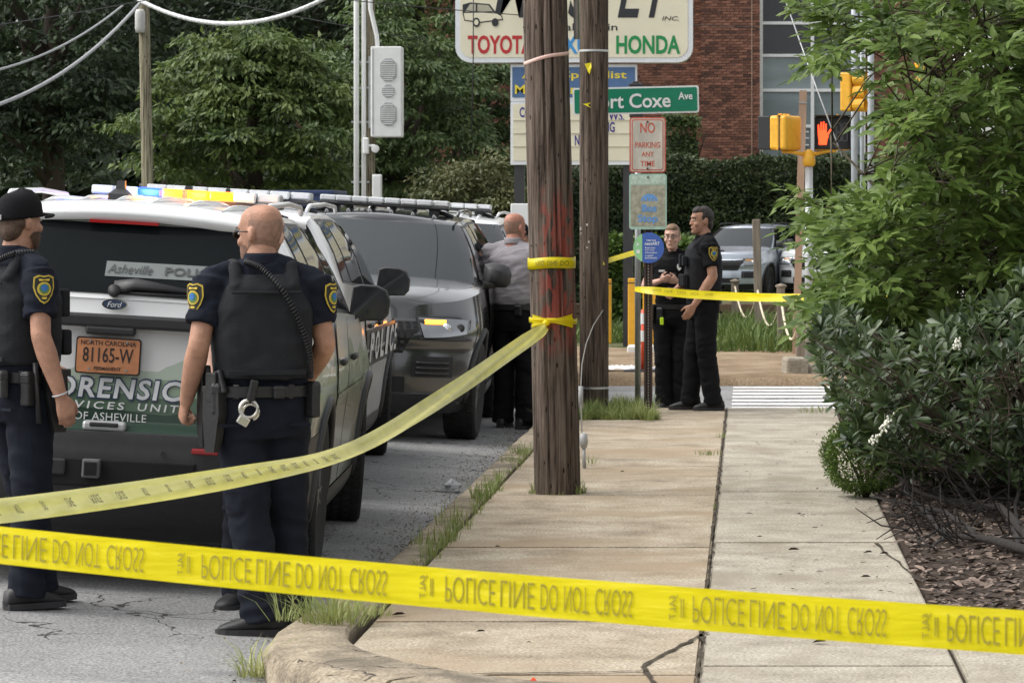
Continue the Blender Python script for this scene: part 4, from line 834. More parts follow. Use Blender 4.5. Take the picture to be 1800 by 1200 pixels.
g = MB(); g.tube([(.2, 0, .03), (.35, -.06, .03), (.5, -.02, .03), (.62, .02, .02)], .03, 8); g.build('rolled_edge', M('cloth_white', (.72, .72, .72)), wc, smooth=True)
# blue shed and white cabinet behind the cars
sh = thing('blue_shed', 'dark blue flat-topped container behind the lit light bar', 'container', (PX(505, 0, 42).x, 42.8, 0)); zt = PX(0, 335, 42).z
blu = M('container_blue', (.02, .04, .11), .5, .15); g = MB(); g.box((0, 0, zt / 2), (1.05, 1.4, zt - .06), bev=.01); g.build('body', blu, sh); g = MB(); g.box((0, 0, zt - .02), (1.12, 1.46, .05), bev=.01); g.build('lid', blu, sh)
for k in range(6): g = MB(); g.box((-.45 + k * .18, -.71, zt / 2), (.05, .03, zt * .85)); g.build('rib', blu, sh)
wcab = thing('white_cabinet', 'tall white cabinet half hidden behind the near pole', 'cabinet', (PX(922, 0, 38.5).x, 38.5, 0)); zt = PX(0, 358, 38.5).z; g = MB(); g.box((0, 0, zt / 2), (.3, .2, zt), bev=.01); g.build('body', white_metal, wcab)
for k in (-.06, .06): g = MB(); g.box((k + .04, -.102, zt * .72), (.02, .006, zt * .4)); g.build('vent_strip', grl, wcab)
# ------------------------------------------------------------------ police SUVs
def paint(name, col, rough=.22, metal=.0, flake=.03): return M(name, col, rough, flake, 2, metal=metal, spec=.4, coat=.3)
carblack = M('car_black_trim', (.024, .024, .026), .5, .12, 25, .15, 200); tyre_m = M('tyre', (.014, .014, .014), .85, .2, 15, .4, 120); rim_m = M('rim', (.10, .10, .105), .4, .1, metal=.8); chrome = M('chrome', (.72, .73, .74), .12, .03, metal=1.)
car_glass = M('car_glass', (.008, .010, .011), .03, 0, spec=.35); red_lens = M('tail_lens', (.35, .008, .01), .15, .05, spec=.8); lens_clear = M('lens_clear', (.60, .62, .63), .12, .05, spec=.8); under_m = M('underbody', (.01, .01, .01), .9)
_set(car_glass.node_tree.nodes['Principled BSDF'], 'IOR', 1.22)
def livery(name):
    """white over green mountain ridges that darken downward; ridge lines follow noise along the car"""
    m = bpy.data.materials.new(name); m.use_nodes = True; MATS[name] = m; n = m.node_tree.nodes; l = m.node_tree.links; b = n['Principled BSDF']
    tc = n.new('ShaderNodeTexCoord'); sx = n.new('ShaderNodeSeparateXYZ'); l.new(tc.outputs['Object'], sx.inputs[0])
    col = None
    base = n.new('ShaderNodeRGB'); base.outputs[0].default_value = (.74, .75, .75, 1); col = base.outputs[0]
    for k, (z0, amp, c, seed) in enumerate([(1.03, .13, (.47, .55, .46), 1.3), (.96, .10, (.30, .40, .29), 4.1), (.885, .07, (.10, .16, .11), 7.7), (.815, .05, (.035, .065, .048), 11.9)]):
        cb = n.new('ShaderNodeCombineXYZ'); ad = n.new('ShaderNodeMath'); ad.operation = 'ADD'; l.new(sx.outputs[0], ad.inputs[0]); l.new(sx.outputs[1], ad.inputs[1]); l.new(ad.outputs[0], cb.inputs[0]); cb.inputs[1].default_value = seed
        t = n.new('ShaderNodeTexNoise'); t.inputs['Scale'].default_value = 2.4; t.inputs['Detail'].default_value = 2.5; l.new(cb.outputs[0], t.inputs['Vector'])
        mu = n.new('ShaderNodeMath'); mu.operation = 'MULTIPLY_ADD'; mu.inputs[1].default_value = amp * 3; mu.inputs[2].default_value = z0 - amp * 1.5; l.new(t.outputs[0], mu.inputs[0])
        lt = n.new('ShaderNodeMath'); lt.operation = 'LESS_THAN'; l.new(sx.outputs[2], lt.inputs[0]); l.new(mu.outputs[0], lt.inputs[1])
        mx = n.new('ShaderNodeMix'); mx.data_type = 'RGBA'; l.new(lt.outputs[0], mx.inputs[0]); l.new(col, mx.inputs[6]); mx.inputs[7].default_value = (*c, 1); col = mx.outputs[2]
    l.new(col, b.inputs['Base Color']); _set(b, 'Roughness', .22); _set(b, 'Coat Weight', .3); _set(b, 'Specular IOR Level', .4); _set(b, 'Coat Roughness', .04); return m

FZQ = [float(q) for q in np.linspace(.22, 1.335, 60)]
CL = 5.05; RA, FA, WR = 1.12, 4.14, .385
def interp(x, xp, fp): return float(np.interp(x, xp, fp))
def p_w(z): return interp(z, [.22, .3, .42, .6, .78, .86, 1.0, 1.15, 1.32], [.90, .945, .965, .975, .99, 1.0, .995, .975, .95])
def y_rear(z): return interp(z, [.25, .32, .40, .44, .62, .66, .72, .735, .76, 1.18, 1.2, 1.24, 1.26, 1.36], [.18, .08, .035, .005, .0, .02, .025, .05, .085, .105, .085, .085, .11, .125])
def y_front(z): return interp(z, [.2, .3, .36, .5, .62, .72, .8, .95, 1.03, 1.1, 1.35], [4.92, 5.0, 5.04, 5.05, 5.04, 5.02, 5.04, 5.01, 4.96, 4.92, 4.9])
def z_top(y): return interp(y, [0, .5, 1.5, 2.6, 3.6, 3.9, 4.4, 4.75, 5.05], [1.335, 1.315, 1.275, 1.24, 1.20, 1.185, 1.13, 1.075, 1.00])
@functools.lru_cache(None)
def perim(z, m=14):
    """right half outline (x>=0) at height z from rear centre to front centre: list of (x,y)"""
    W_ = 1.0 * p_w(z); yr, yf = y_rear(z), y_front(z); pts = []
    ar, nr = .50, 4.6; af, nf = .95, 2.9
    for k in range(m + 1):
        a = math.pi / 2 * k / m; c, s = math.sin(a), math.cos(a)
        pts.append((W_ * abs(c) ** (2 / nr), yr + ar - ar * abs(s) ** (2 / nr)))
    ys_ = np.linspace(yr + ar, yf - af, 26)[1:-1]
    for y in ys_: pts.append((W_ * (1 + .004 * math.sin((y - .5) / 4 * math.pi)), float(y)))
    for k in range(m + 1):
        a = math.pi / 2 * k / m; c, s = math.cos(a), math.sin(a)
        pts.append((W_ * abs(c) ** (2 / nf), yf - af + af * abs(s) ** (2 / nf)))
    return pts
def side_x(y, z):
    p = perim(z); xs_ = [q[0] for q in p]; ys_ = [q[1] for q in p]; i = max(range(len(ys_)), key=lambda k: -abs(ys_[k] - y) - (100 if xs_[k] < .35 else 0)); 
    return interp(y, ys_, xs_)
# greenhouse: ruled surface between belt (t=0) and roof edge (t=1)
@functools.lru_cache(None)
def gh_outline(t, m=10):
    yr = interp(t, [0, .1, .9, 1], [.115, .135, .36, .44]); yf = interp(t, [0, 1], [3.93, 2.86]); W_ = interp(t, [0, .5, .85, 1], [.925, .835, .735, .665])
    pts = []; ar, nr = .42, 5.0; af, nf = .55 - .2 * t, 2.6
    for k in range(m + 1):
        a = math.pi / 2 * k / m; c, s = math.sin(a), math.cos(a); pts.append((W_ * (1 - .05 * (1 - c)) * abs(c) ** (2 / nr), yr + ar - ar * abs(s) ** (2 / nr)))
    for y in np.linspace(yr + ar, yf - af, 26)[1:-1]: pts.append((W_, float(y)))
    for k in range(m + 1):
        a = math.pi / 2 * k / m; c, s = math.cos(a), math.sin(a); pts.append((W_ * abs(c) ** (2 / nf), yf - af + af * abs(s) ** (2 / nf)))
    return pts
def gh_z(y, t):
    zb = z_top(y) - .01; zr = interp(y, [.3, .6, 1.2, 2.0, 2.7, 3.9], [1.705, 1.722, 1.73, 1.725, 1.69, 1.66]); return zb + (zr - zb) * t
GHT = [0, .06, .15, .3, .45, .6, .75, .85, .93, 1.]
GHP = [[(x, y, gh_z(y, t)) for x, y in gh_outline(t)] for t in GHT]
def gh_pt(u, t, off=0., side=1):
    """u = index along the outline (float), t height 0..1, off = outward offset"""
    def raw(u, t):
        u = min(max(u, 0), len(GHP[0]) - 1.001); i = int(u); f = u - i; k = min(int(np.searchsorted(GHT, t, 'right')) - 1, len(GHT) - 2); g = (t - GHT[k]) / (GHT[k + 1] - GHT[k])
        a = Vector(GHP[k][i]).lerp(Vector(GHP[k][i + 1]), f); b = Vector(GHP[k + 1][i]).lerp(Vector(GHP[k + 1][i + 1]), f); return a.lerp(b, g)
    p = raw(u, t)
    if off:
        du = raw(u + .3, t) - raw(u - .3, t); dt = raw(u, min(t + .05, 1)) - raw(u, max(t - .05, 0)); nn = du.cross(dt)
        nn = nn.normalized() if nn.length > 1e-9 else Vector((0, 0, 1))
        if nn.x * p.x + nn.y * (p.y - 2.2) + nn.z * .3 < 0: nn = -nn
        p = p + nn * off
    return Vector((p.x * side, p.y, p.z))
NU = len(GHP[0])
def u_of_y(y, t=0.):                      # outline index on the straight side for a given y
    ys_ = [q[1] for q in gh_outline(t)]; return float(np.interp(y, ys_, range(len(ys_))))
def gh_patch(uv, off, side=1, nu=8, nt=6):
    """bilinear patch over the greenhouse; uv = 4 corners (u,t) in order bottom-rear, bottom-front, top-front, top-rear"""
    P = []
    for i in range(nt + 1):
        b = i / nt; row = []
        for j in range(nu + 1):
            a = j / nu; u = (uv[0][0] * (1 - a) + uv[1][0] * a) * (1 - b) + (uv[3][0] * (1 - a) + uv[2][0] * a) * b; t = (uv[0][1] * (1 - a) + uv[1][1] * a) * (1 - b) + (uv[3][1] * (1 - a) + uv[2][1] * a) * b
            row.append(gh_pt(u, t, off, side))
        P.append(row)
    return P
def car_body_mesh():
    zs = [.22, .26, .30, .36, .40, .44, .52, .60, .64, .68, .725, .74, .77, .86, .95, 1.04, 1.12, 1.18, 1.22, 1.26, 1.335]
    g = MB(); rings = []
    for z in zs:
        half = perim(z); ring = []
        frac = (z - .22) / (1.335 - .22)
        def zz(y): return .22 + frac * (z_top(y) - .22) if z > .8 else z + (0 if z <= .8 else 0)
        # above the bumper zone blend to the local top line so the hood drops
        def zq(y):
            if z <= .8: return z
            f = (z - .8) / (1.335 - .8); return .8 + f * (z_top(y) - .8)
        right = [Vector((x, y, zq(y))) for x, y in half]; left = [Vector((-x, y, zq(y))) for x, y in reversed(half[1:-1])]
        rings.append(right + left)
    g.loft(rings, cap=False)
    n = len(rings[0]); top = rings[-1]; h = len(perim(1.335)); base = (len(rings) - 1) * n
    # top deck / hood: bars between mirrored points with crown
    def bars(ring, crown, o):
        m = 8; vs = []; fs = []
        for i in range(h):
            a = ring[i]; b = ring[i] if i in (0, h - 1) else ring[n - i]
            for k in range(m + 1):
                q = k / m; p = a.lerp(b, q); p.z += crown(a.y) * (1 - (2 * q - 1) ** 4) * min(1, abs(a.x) * 2.5); vs.append(p)
        for i in range(h - 1):
            for k in range(m): fs.append((i * (m + 1) + k, i * (m + 1) + k + 1, (i + 1) * (m + 1) + k + 1, (i + 1) * (m + 1) + k))
        g.add(vs, fs)
    bars(top, lambda y: .055 if y > 3.6 else 0., 0); bars(rings[0], lambda y: 0., 0)
    me = g.mesh('lower'); bm = bmesh.new(); bm.from_mesh(me); bmesh.ops.remove_doubles(bm, verts=bm.verts[:], dist=.0008); bmesh.ops.recalc_face_normals(bm, faces=bm.faces[:]); bm.to_mesh(me); bm.free()
    # wheel arches
    ob = link('tmp_body', me); cut = MB()
    for y in (RA, FA):
        for s in (-1, 1):
            cut.cyl((s * .62, y, WR + .015), (s * 1.2, y, WR + .015), .435, 36)
    cu = cut.build('tmp_cut', under_m); md = ob.modifiers.new('b', 'BOOLEAN'); md.object = cu; md.operation = 'DIFFERENCE'; md.solver = 'EXACT'
    me2 = bpy.data.meshes.new_from_object(ob.evaluated_get(bpy.context.evaluated_depsgraph_get()))
    bpy.data.objects.remove(ob); bpy.data.objects.remove(cu); return me2
def greenhouse_mb():
    g = MB(); n = NU; rings = []
    for row in GHP: rings.append([Vector(p) for p in row] + [Vector((-p[0], p[1], p[2])) for p in reversed(row[1:-1])])
    g.loft(rings, cap=False); top = rings[-1]; m = 12; N = len(top); vs = []; fs = []
    for i in range(n):
        a = top[i]; b = top[i] if i in (0, n - 1) else top[N - i]
        for k in range(m + 1):
            q = k / m; p = a.lerp(b, q); p.z += .05 * (1 - (2 * q - 1) ** 2) * min(1, abs(a.x) * 2); vs.append(p)
    for i in range(n - 1):
        for k in range(m): fs.append((i * (m + 1) + k, i * (m + 1) + k + 1, (i + 1) * (m + 1) + k + 1, (i + 1) * (m + 1) + k))
    g.add(vs, fs); return g
BODY_ME = car_body_mesh()
def body_mesh(mat):
    g = greenhouse_mb(); me = g.mesh('body'); bm = bmesh.new(); bm.from_mesh(BODY_ME); bm.from_mesh(me); bmesh.ops.remove_doubles(bm, verts=bm.verts[:], dist=.0005); bmesh.ops.recalc_face_normals(bm, faces=bm.faces[:])
    out = bpy.data.meshes.new('body'); bm.to_mesh(out); bm.free(); out.materials.append(mat); out.materials.append(under_m)
    idx = []
    for p in out.polygons:
        c = p.center; ins = any((c.y - y) ** 2 + (c.z - WR - .015) ** 2 < .433 ** 2 and .6 < abs(c.x) < 1.05 for y in (RA, FA)) or c.z < .225; idx.append(1 if ins else 0)
    out.polygons.foreach_set('material_index', idx); out.polygons.foreach_set('use_smooth', [True] * len(out.polygons)); out.set_sharp_from_angle(angle=R(28)); return out
def skin_strip(y0, y1, z0, z1, off, side, ny=24, nz=8):
    return [[Vector((side * (side_x(y, z) + off), y, z)) for y in np.linspace(y0, y1, ny)] for z in np.linspace(z0, z1, nz)]
def thick(P, d):
    """closed slab from a point grid, pushed inward along -x side by d"""
    g = MB(); a, b = len(P), len(P[0]); g.grid(P); return g
def wheel(parent, x, y, side, name='wheel', steer=0.):
    w = bpy.data.objects.new(name, None); COL.objects.link(w); w.parent = parent; w.location = (x, y, WR); w.rotation_euler = (0, 0, steer); w.empty_display_size = .1
    g = MB(); g.lathe([(.255, -.105), (.33, -.128), (.368, -.125), (.382, -.1), (.385, -.05), (.385, .05), (.382, .1), (.368, .125), (.33, .128), (.255, .105)], 48, axis='x')
    g.build('tyre', tyre_m, w, smooth=True)
    tr = MB()
    for k in range(44):
        a = 2 * math.pi * k / 44
        for q in (-.085, -.03, .03, .085): tr.box((q, .387 * math.cos(a + q), .387 * math.sin(a + q)), (.045, .034, .010), Matrix.Rotation(a + q - math.pi / 2, 3, 'X'))
    tr.build('tread', tyre_m, w)
    g = MB(); o = side * .085
    g.lathe([(.262, -.1 * 1), (.262, .1), (.245, .1), (.24, .05), (.24, -.1)], 40, axis='x')
    for k in range(5):
        a = 2 * math.pi * k / 5; d = Vector((0, math.cos(a), math.sin(a))); t_ = Vector((0, -math.sin(a), math.cos(a)))
        for s in (-1, 1): g.tube([Vector((o * 1.0, 0, 0)) + d * .05 + t_ * s * .02, Vector((o, 0, 0)) + d * .24 + t_ * s * .05], [.026, .02], 6)
    g.lathe([(.0, side * .075), (.07, side * .075), (.06, side * .105), (.0, side * .11)], 18, axis='x'); g.build('rim', rim_m, w, smooth=False)
    return w
def make_suv(label, paint_m, loc, rotz, roll=0., group='police sport utility vehicles', scale=1., kind='police', steer=0., lit=False, roof_m=None, cat='police car', name='police_suv', rearparts=True, xs=1., bar=(2.15, 1.1, .035)):
    t = thing(name, label, cat, loc, 0, group); t.rotation_euler = Euler((0, roll, rotz)); t.scale = (scale * xs, scale, scale)
    link('body', body_mesh(paint_m), t)
    if not rearparts: pass
    # --- glass
    uW0, uW1 = NU - 9.2, NU - 1.0
    g = MB()
    a = gh_patch([(NU - 8.6, .04), (NU - 1.001, .03), (NU - 1.001, .97), (NU - 9.1, .95)], .006, 1, 10, 8); b = gh_patch([(NU - 8.6, .04), (NU - 1.001, .03), (NU - 1.001, .97), (NU - 9.1, .95)], .006, -1, 10, 8)
    g.grid(a); g.grid(b); g.build('windshield', windsh_m, t, smooth=True)
    g = MB()
    for s in (1, -1): g.grid(gh_patch([(.0, .06), (6.7, .07), (6.9, .88), (.0, .88)], .006, s, 10, 8))
    rw = g.build('rear_window', car_glass, t, smooth=True)
    wins = []
    for s in (1, -1):
        y = u_of_y
        for nm, (q0, q1, q2, q3) in (('quarter_window', (.62, 1.18, 1.22, .82)), ('side_window', (1.28, 2.24, 2.12, 1.32)), ('side_window', (2.38, 3.52, 2.72, 2.26))):
            uv = [(y(q0, 0), .07), (y(q1, 0), .07), (y(q2, 1.), .90), (y(q3, 1.), .90)]
            # convert the top corners from roof y to outline index at t~.9
            uv[2] = (u_of_y(q2, .9), .90); uv[3] = (u_of_y(q3, .9), .90)
            g = MB(); g.grid(gh_patch([(uv[0][0] - .35, .015), (uv[1][0] + .35, .015), (uv[2][0] + .3, .945), (uv[3][0] - .3, .945)], .003, s)); tr = g.build('window_trim', carblack, t, smooth=True)
            g = MB(); g.grid(gh_patch(uv, .006, s)); g.build('pane', car_glass, tr, smooth=True)
    # --- lower cladding, arches, sills
    for s in (1, -1):
        for ya in (RA, FA):
            g = MB(); pts = []
            for k in range(25):
                a = R(-12 + 204 * k / 24); yy, zz = ya + .455 * math.cos(a), WR + .015 + .455 * math.sin(a)
                if zz > .26: pts.append(Vector((s * (side_x(yy, min(zz, 1.2)) + .002), yy, zz)))
            g.tube(pts, .026, 6, flat=1.); g.build('arch_trim', carblack, t, smooth=True)
        g = MB(); g.grid(skin_strip(RA + .5, FA - .5, .235, .37, .008, s)); g.build('sill', carblack, t, smooth=True)
        # doors with shut lines and handles
        for (y0, y1) in ((1.62, 2.34), (2.37, 3.42)):
            g = MB(); g.grid(skin_strip(y0, y1, .38, z_top((y0 + y1) / 2) - .03, .005, s, 20, 12)); d = g.build('door', paint_m, t, smooth=True)
            for yy in (y0 - .004, y1 + .004): 
                g = MB(); zt_ = z_top(yy) - .02; L_ = [Vector((s * (side_x(yy, z) + .0062), yy - .004, z)) for z in np.linspace(.38, zt_, 14)]; R_ = [q + Vector((0, .008, 0)) for q in L_]; g.grid([L_, R_]); g.build('shut_line', under_m, d)
            hy = y0 + .16; hx = side_x(hy, 1.02); g = MB(); g.box((s * (hx + .025), hy, 1.02), (.03, .2, .035), bev=.012); g.build('handle', carblack, d)
        g = MB(); g.grid(skin_strip(RA + .52, 3.6, .84, .862, .0075, s, 30, 2)); g.build('crease', paint_m, t, smooth=True)
        # mirrors
        mr = MB(); c = Vector((s * 1.035, 3.36, 1.285)); rings = []
        for k, (dy, sc_) in enumerate([(-.06, .93), (-.045, 1.), (.02, .98), (.075, .78), (.105, .45)]):
            rings.append([c + Vector((s * x * sc_, dy, z * sc_)) for x, z in [(-.115, -.07), (-.1, -.095), (.0, -.1), (.085, -.095), (.115, -.06), (.12, .02), (.095, .075), (.04, .098), (-.06, .1), (-.105, .085)]])
        mr.loft(rings); mr.tube([(s * .93, 3.44, 1.20), (s * 1.0, 3.42, 1.205), (s * 1.05, 3.38, 1.215)], [.045, .035, .03], 8, flat=.6); mo = mr.build('mirror', carblack, t, angle=40)
        g = MB(); P = [(x * .88, z * .86) for x, z in [(-.115, -.07), (-.1, -.095), (.0, -.1), (.085, -.095), (.115, -.06), (.12, .02), (.095, .075), (.04, .098), (-.06, .1), (-.105, .085)]]; g.add([c + Vector((s * x, -.0625, z)) for x, z in P], [tuple(range(len(P)))]); g.build('mirror_glass', M('mirror_glass', (.022, .025, .028), .04, 0, spec=.6), mo)
        # roof rails
        g = MB(); g.tube([(s * .655, .75, 1.752), (s * .66, .85, 1.785), (s * .665, 1.8, 1.80), (s * .66, 2.6, 1.785), (s * .655, 2.72, 1.752)], .014, 8); g.build('roof_rail', carblack if kind != 'police' else paint_m, t, smooth=True)
        # tail lamps
        g = MB(); g.grid([[Vector((s * (x + .004), y - .006, z)) for x, y in perim(z)[7:12]] for z in np.linspace(1.02, 1.2, 5)]); g.build('tail_lamp', red_lens, t, smooth=True)
        # head lamps
        hl = MB(); 
        def fp(x, z, off):                                        # point on the nose skin
            p = perim(z); k0 = len(p) - 15; xs_ = [q[0] for q in p[k0:]][::-1]; ys_ = [q[1] for q in p[k0:]][::-1]; y_ = float(np.interp(x, xs_, ys_)); return Vector((s * x, y_ + off, z if z <= .8 else .8 + (z - .8) / (1.335 - .8) * (z_top(y_) - .8)))
        def fz(zreal, x):                                         # skin z parameter giving that real height near the nose
            qs = FZQ; return float(np.interp(zreal, [fp(x, q, 0).z for q in qs], qs))
        hx0, hx1 = .52, .89
        P = []
        for i in range(7):
            f_ = i / 6; row = []
            for j in range(11):
                a = j / 10; x = hx0 + (hx1 - hx0) * a; zlo = .805 + .035 * a * a; zhi = .955 - .01 * a ** 4; x2 = x + (.06 * (1 - f_)) * (1 - a); row.append(fp(x2, fz(zlo + (zhi - zlo) * f_, x2), .016))
            P.append(row)
        hb = MB(); hb.grid([[fp(x + .05 * (1 - f_) * (1 - j / 10) , fz(z_, x), .003) for j, x in enumerate(np.linspace(.50, .91, 11))] for f_, z_ in ((0, .79), (.5, .88), (1, .968))]); hb.build('headlamp_surround', carblack, t, smooth=True)
        hl.grid(P); h_ = hl.build('headlamp', M('headlamp_inner', (.30, .31, .32), .14, .1, 6, spec=.9, metal=.8), t, smooth=True)
        g = MB(); g.grid([[fp(x, fz(z, x), .024) for x in np.linspace(.57, .73, 8)] for z in (.912, .942)]); g.build('turn_lamp', amber_front if lit == 'front' else M('amber_lens', (.45, .2, .03), .2), h_)
        for hx in (.74, .84): 
            c = fp(hx, fz(.885, hx), .020); g = MB(); g.lathe([(.0, .004), (.02, .003), (.032, 0), (.034, -.01)], 16, Matrix.Translation(c) @ Matrix.Rotation(R(-90), 4, 'X')); g.build('projector', chrome if hx < .8 else carblack, h_, smooth=True)
        # lower side intake of the bumper
        g = MB(); g.grid([[fp(x, fz(z, x), .006) for x in np.linspace(.5, .80, 8)] for z in np.linspace(.50, .66, 5)]); g.build('side_intake', M('grille_black', (.006, .006, .007), .6, .1), t)
        for z in (.53, .57, .61): g = MB(); g.tube([fp(x, fz(z, x), .012) for x in np.linspace(.53, .77, 6)], .012, 6); g.build('intake_slat', carblack, t, smooth=True)
    def fpc(x, z, off): 
        p = perim(z); k0 = len(p) - 15; xs_ = [q[0] for q in p[k0:]][::-1]; ys_ = [q[1] for q in p[k0:]][::-1]; y_ = float(np.interp(abs(x), xs_, ys_)); return Vector((x, y_ + off, z if z <= .8 else .8 + (z - .8) / (1.335 - .8) * (z_top(y_) - .8)))
    # grille
    g = MB(); g.grid([[fpc(x * (1 - .3 * (1 - f_)), .68 + .42 * f_ * .95, .006) for x in np.linspace(-.60, .60, 17)] for f_ in np.linspace(0, 1, 7)]); gr = g.build('grille', M('grille_black', (.012, .012, .013)), t)
    g = MB()
    for i in range(7):
        for j in range(20):
            f_ = (i + .5) / 7; x = (-.57 + j * .06 + (.03 if i % 2 else 0)) * (1 - .3 * (1 - f_)); c = fpc(x, .68 + .40 * f_, .012); g.box(c, (.034, .012, .026), (0, 0, 0))
    o = g.build('mesh_pattern', carblack, gr); o['kind'] = 'stuff'
    g = MB(); g.grid([[fpc(x, z, .007) for x in np.linspace(-.45, .45, 12)] for z in (.38, .43, .5)]); g.build('lower_intake', M('grille_black', (.012, .012, .013)), t)
    # lower bumper skirts front and rear (black)
    g = MB(); g.grid([[Vector((x * sd_, y + .008, z)) for sd_, lst in ((1, perim(z)[-14:]), (-1, list(reversed(perim(z)[-14:-1])))) for x, y in lst] for z in (.225, .27, .32, .36)]); g.build('front_skirt', carblack, t, smooth=True)
    g = MB(); rows = []
    for z in (.225, .28, .32, .40, .44, .52, .60, .64, .68, .715, .722):
        h_ = perim(z)[:17]; rows.append([Vector((-x * 1.003, y - .008, z)) for x, y in reversed(h_[1:])] + [Vector((x * 1.003, y - .008, z)) for x, y in h_])
    g.grid(rows); bm_ = g.build('rear_bumper', carblack, t, smooth=True)
    g = MB(); g.box((0, -.004, .535), (.92, .02, .13), bev=.012); g.build('bumper_recess', under_m, bm_)
    g = MB(); g.box((-.04, -.03, .555), (.085, .06, .085), bev=.008); g.build('hitch_receiver', M('hitch_grey', (.12, .12, .125), .5, .1), bm_); g = MB(); g.box((-.04, -.062, .555), (.058, .006, .058)); g.build('hitch_hole', under_m, bm_)
    g = MB(); g.box((-.25, -.018, .555), (.17, .02, .075), bev=.02); g.build('hitch_cover', carblack, bm_)
    for s in (1, -1): g = MB(); g.box((s * .50, -.014, .655), (.13, .016, .026), (0, 0, 0), bev=.006); g.build('reflector', red_lens, bm_)
    for s in (1, -1): g = MB(); g.lathe([(.0, 0), (.012, -.002), (.014, .004)], 12, Matrix.Translation((s * .3, -.012, .635)) @ Matrix.Rotation(R(90), 4, 'X')); g.build('parking_sensor', carblack, bm_)
    g = MB(); g.box((0, .6, .31), (1.1, .5, .1)); g.tube([(.5, .30, .27), (.5, .7, .27)], .035, 12); g.build('exhaust', M('exhaust_steel', (.06, .06, .06), .5, .2, metal=.4), t)
    # tailgate details
    g = MB(); g.box((0, .075, 1.222), (1.3, .06, .062), bev=.014); g.box((0, .07, 1.178), (.24, .05, .04), bev=.012); g.build('applique_bar', carblack, t)
    g = MB(); g.box((0, .048, .745), (.21, .05, .045), bev=.014); g.build('tailgate_handle', M('handle_silver', (.62, .63, .64), .3, .05, metal=.4), t); g = MB(); g.box((0, .03, .751), (.14, .03, .02), bev=.006); g.build('handle_recess', carblack, t)
    g = MB(); P = []
    for z, y0 in ((1.68, .33), (1.712, .30), (1.738, .34), (1.768, .6)): P.append([Vector((x, y0 + .10 * (abs(x) / .7) ** 3, z - .05 * (abs(x) / .7) ** 2)) for x in np.linspace(-.69, .69, 15)])
    g.grid(P); g.grid([[Vector((x, y0 + .10 * (abs(x) / .7) ** 3, z - .05 * (abs(x) / .7) ** 2)) for x in np.linspace(-.69, .69, 15)] for z, y0 in ((1.68, .33), (1.675, .50))]); g.build('spoiler', paint_m, t, smooth=True, recalc=False)
    g = MB(); g.box((0, .32, 1.672), (.34, .02, .014)); g.build('brake_lamp', red_lens, t)
    # wiper
    def rear_y(z): return gh_pt(0, (z - 1.33) / (1.725 - 1.33), .0).y
    g = MB(); g.tube([(0, rear_y(1.40) - .03, 1.375), (.1, rear_y(1.40) - .035, 1.395), (.36, rear_y(1.39) - .03, 1.375)], [.04, .036, .012], 8, flat=.5); g.tube([(.04, rear_y(1.38) - .02, 1.355), (.42, rear_y(1.38) - .02, 1.35)], .012, 6); g.lathe([(0, -.02), (.03, -.02), (.03, .03), (0, .03)], 12, Matrix.Translation((0, rear_y(1.38) - .02, 1.36)) @ Matrix.Rotation(R(90), 4, 'X')); g.build('wiper', carblack, t, smooth=True)
    # roof ribs
    if kind == 'police':
        for x in (-.45, -.27, -.09, .09, .27, .45):
            g = MB(); g.tube([(x, y_, gh_z(y_, 1) + .048 * (1 - (x / .665) ** 2) + .002) for y_ in np.linspace(.55, 2.75, 9)], [.002, .03, .034, .034, .034, .034, .034, .03, .002], 8, flat=.45); g.build('roof_rib', paint_m, t, smooth=True)
        # light bar
        lb = bpy.data.objects.new('light_bar', None); COL.objects.link(lb); lb.parent = t; lb.location = (0, bar[0], gh_z(bar[0], 1) + .05 + bar[2]); lb.scale = (bar[1] / 1.24, 1, .92); lb.empty_display_size = .1
        g = MB(); g.box((0, 0, .0), (1.24, .26, .03), bev=.012)
        for s in (-1, 1): g.box((s * .48, 0, -.04), (.1, .2, .06), bev=.01); g.tube([(s * .5, 0, -.03), (s * .66, 0, -.07)], .02, 6)
        g.build('bar_base', carblack, lb)
        cols = [lens_clear] * 8
        if lit == 'rear': cols = [lens_clear, lens_clear, blue_on, amber_on, amber_on, amber_on, lens_clear, lens_clear]
        for k in range(8):
            x = -.54 + k * .1543
            g = MB(); w_ = .148; ends = (k in (0, 7))
            g.box((x, 0, .045), (w_, .27 - (.06 if ends else 0), .055), bev=.012); g.build('lamp' if cols[k] != lens_clear else 'lens', cols[k], lb)
            for s in (1, -1):
                if not (cols[k] != lens_clear): g = MB(); g.box((x, s * (.136 - (.03 if ends else 0)), .045), (w_ * .8, .006, .028)); g.build('reflector_cell', M('lens_cell', (.75, .76, .78), .25, .1), lb)
        if lit == 'rear':
            for x_, c_, w_ in ((-.24, (.08, .2, 1), 7.), (.08, (1, .34, .03), 10.)):
                ld_ = bpy.data.lights.new('lamp_glow', 'POINT'); ld_.energy = w_; ld_.color = c_; ld_.shadow_soft_size = .05; lo_ = bpy.data.objects.new('lamp_glow', ld_); COL.objects.link(lo_); lo_.parent = lb; lo_.location = (x_, -.22, .07)
        for k in (0,): g = MB(); g.box((.0, -.139, .045), (.03, .016, .05)); g.build('divider', carblack, lb)
        # aerial fin
        g = MB(); g.loft([[Vector((x, y_, z)) for x, y_ in ((-.055 * a, -.09 * a), (.055 * a, -.09 * a), (.05 * a, .09 * a), (-.05 * a, .09 * a))] for a, z in ((1, 0), (.95, .035), (.45, .06), (.35, .10))]); f_ = g.build('aerial', carblack, t, angle=30); f_.location = (-.13, 1.05, 1.768)
    # wheels, floor
    for y in (RA, FA):
        for s in (1, -1): wheel(t, s * .865, y, s, steer=steer if y == FA else 0)
    g = MB(); g.box((0, 2.6, .3), (1.3, 4.3, .12)); g.build('underbody', under_m, t)
    return t
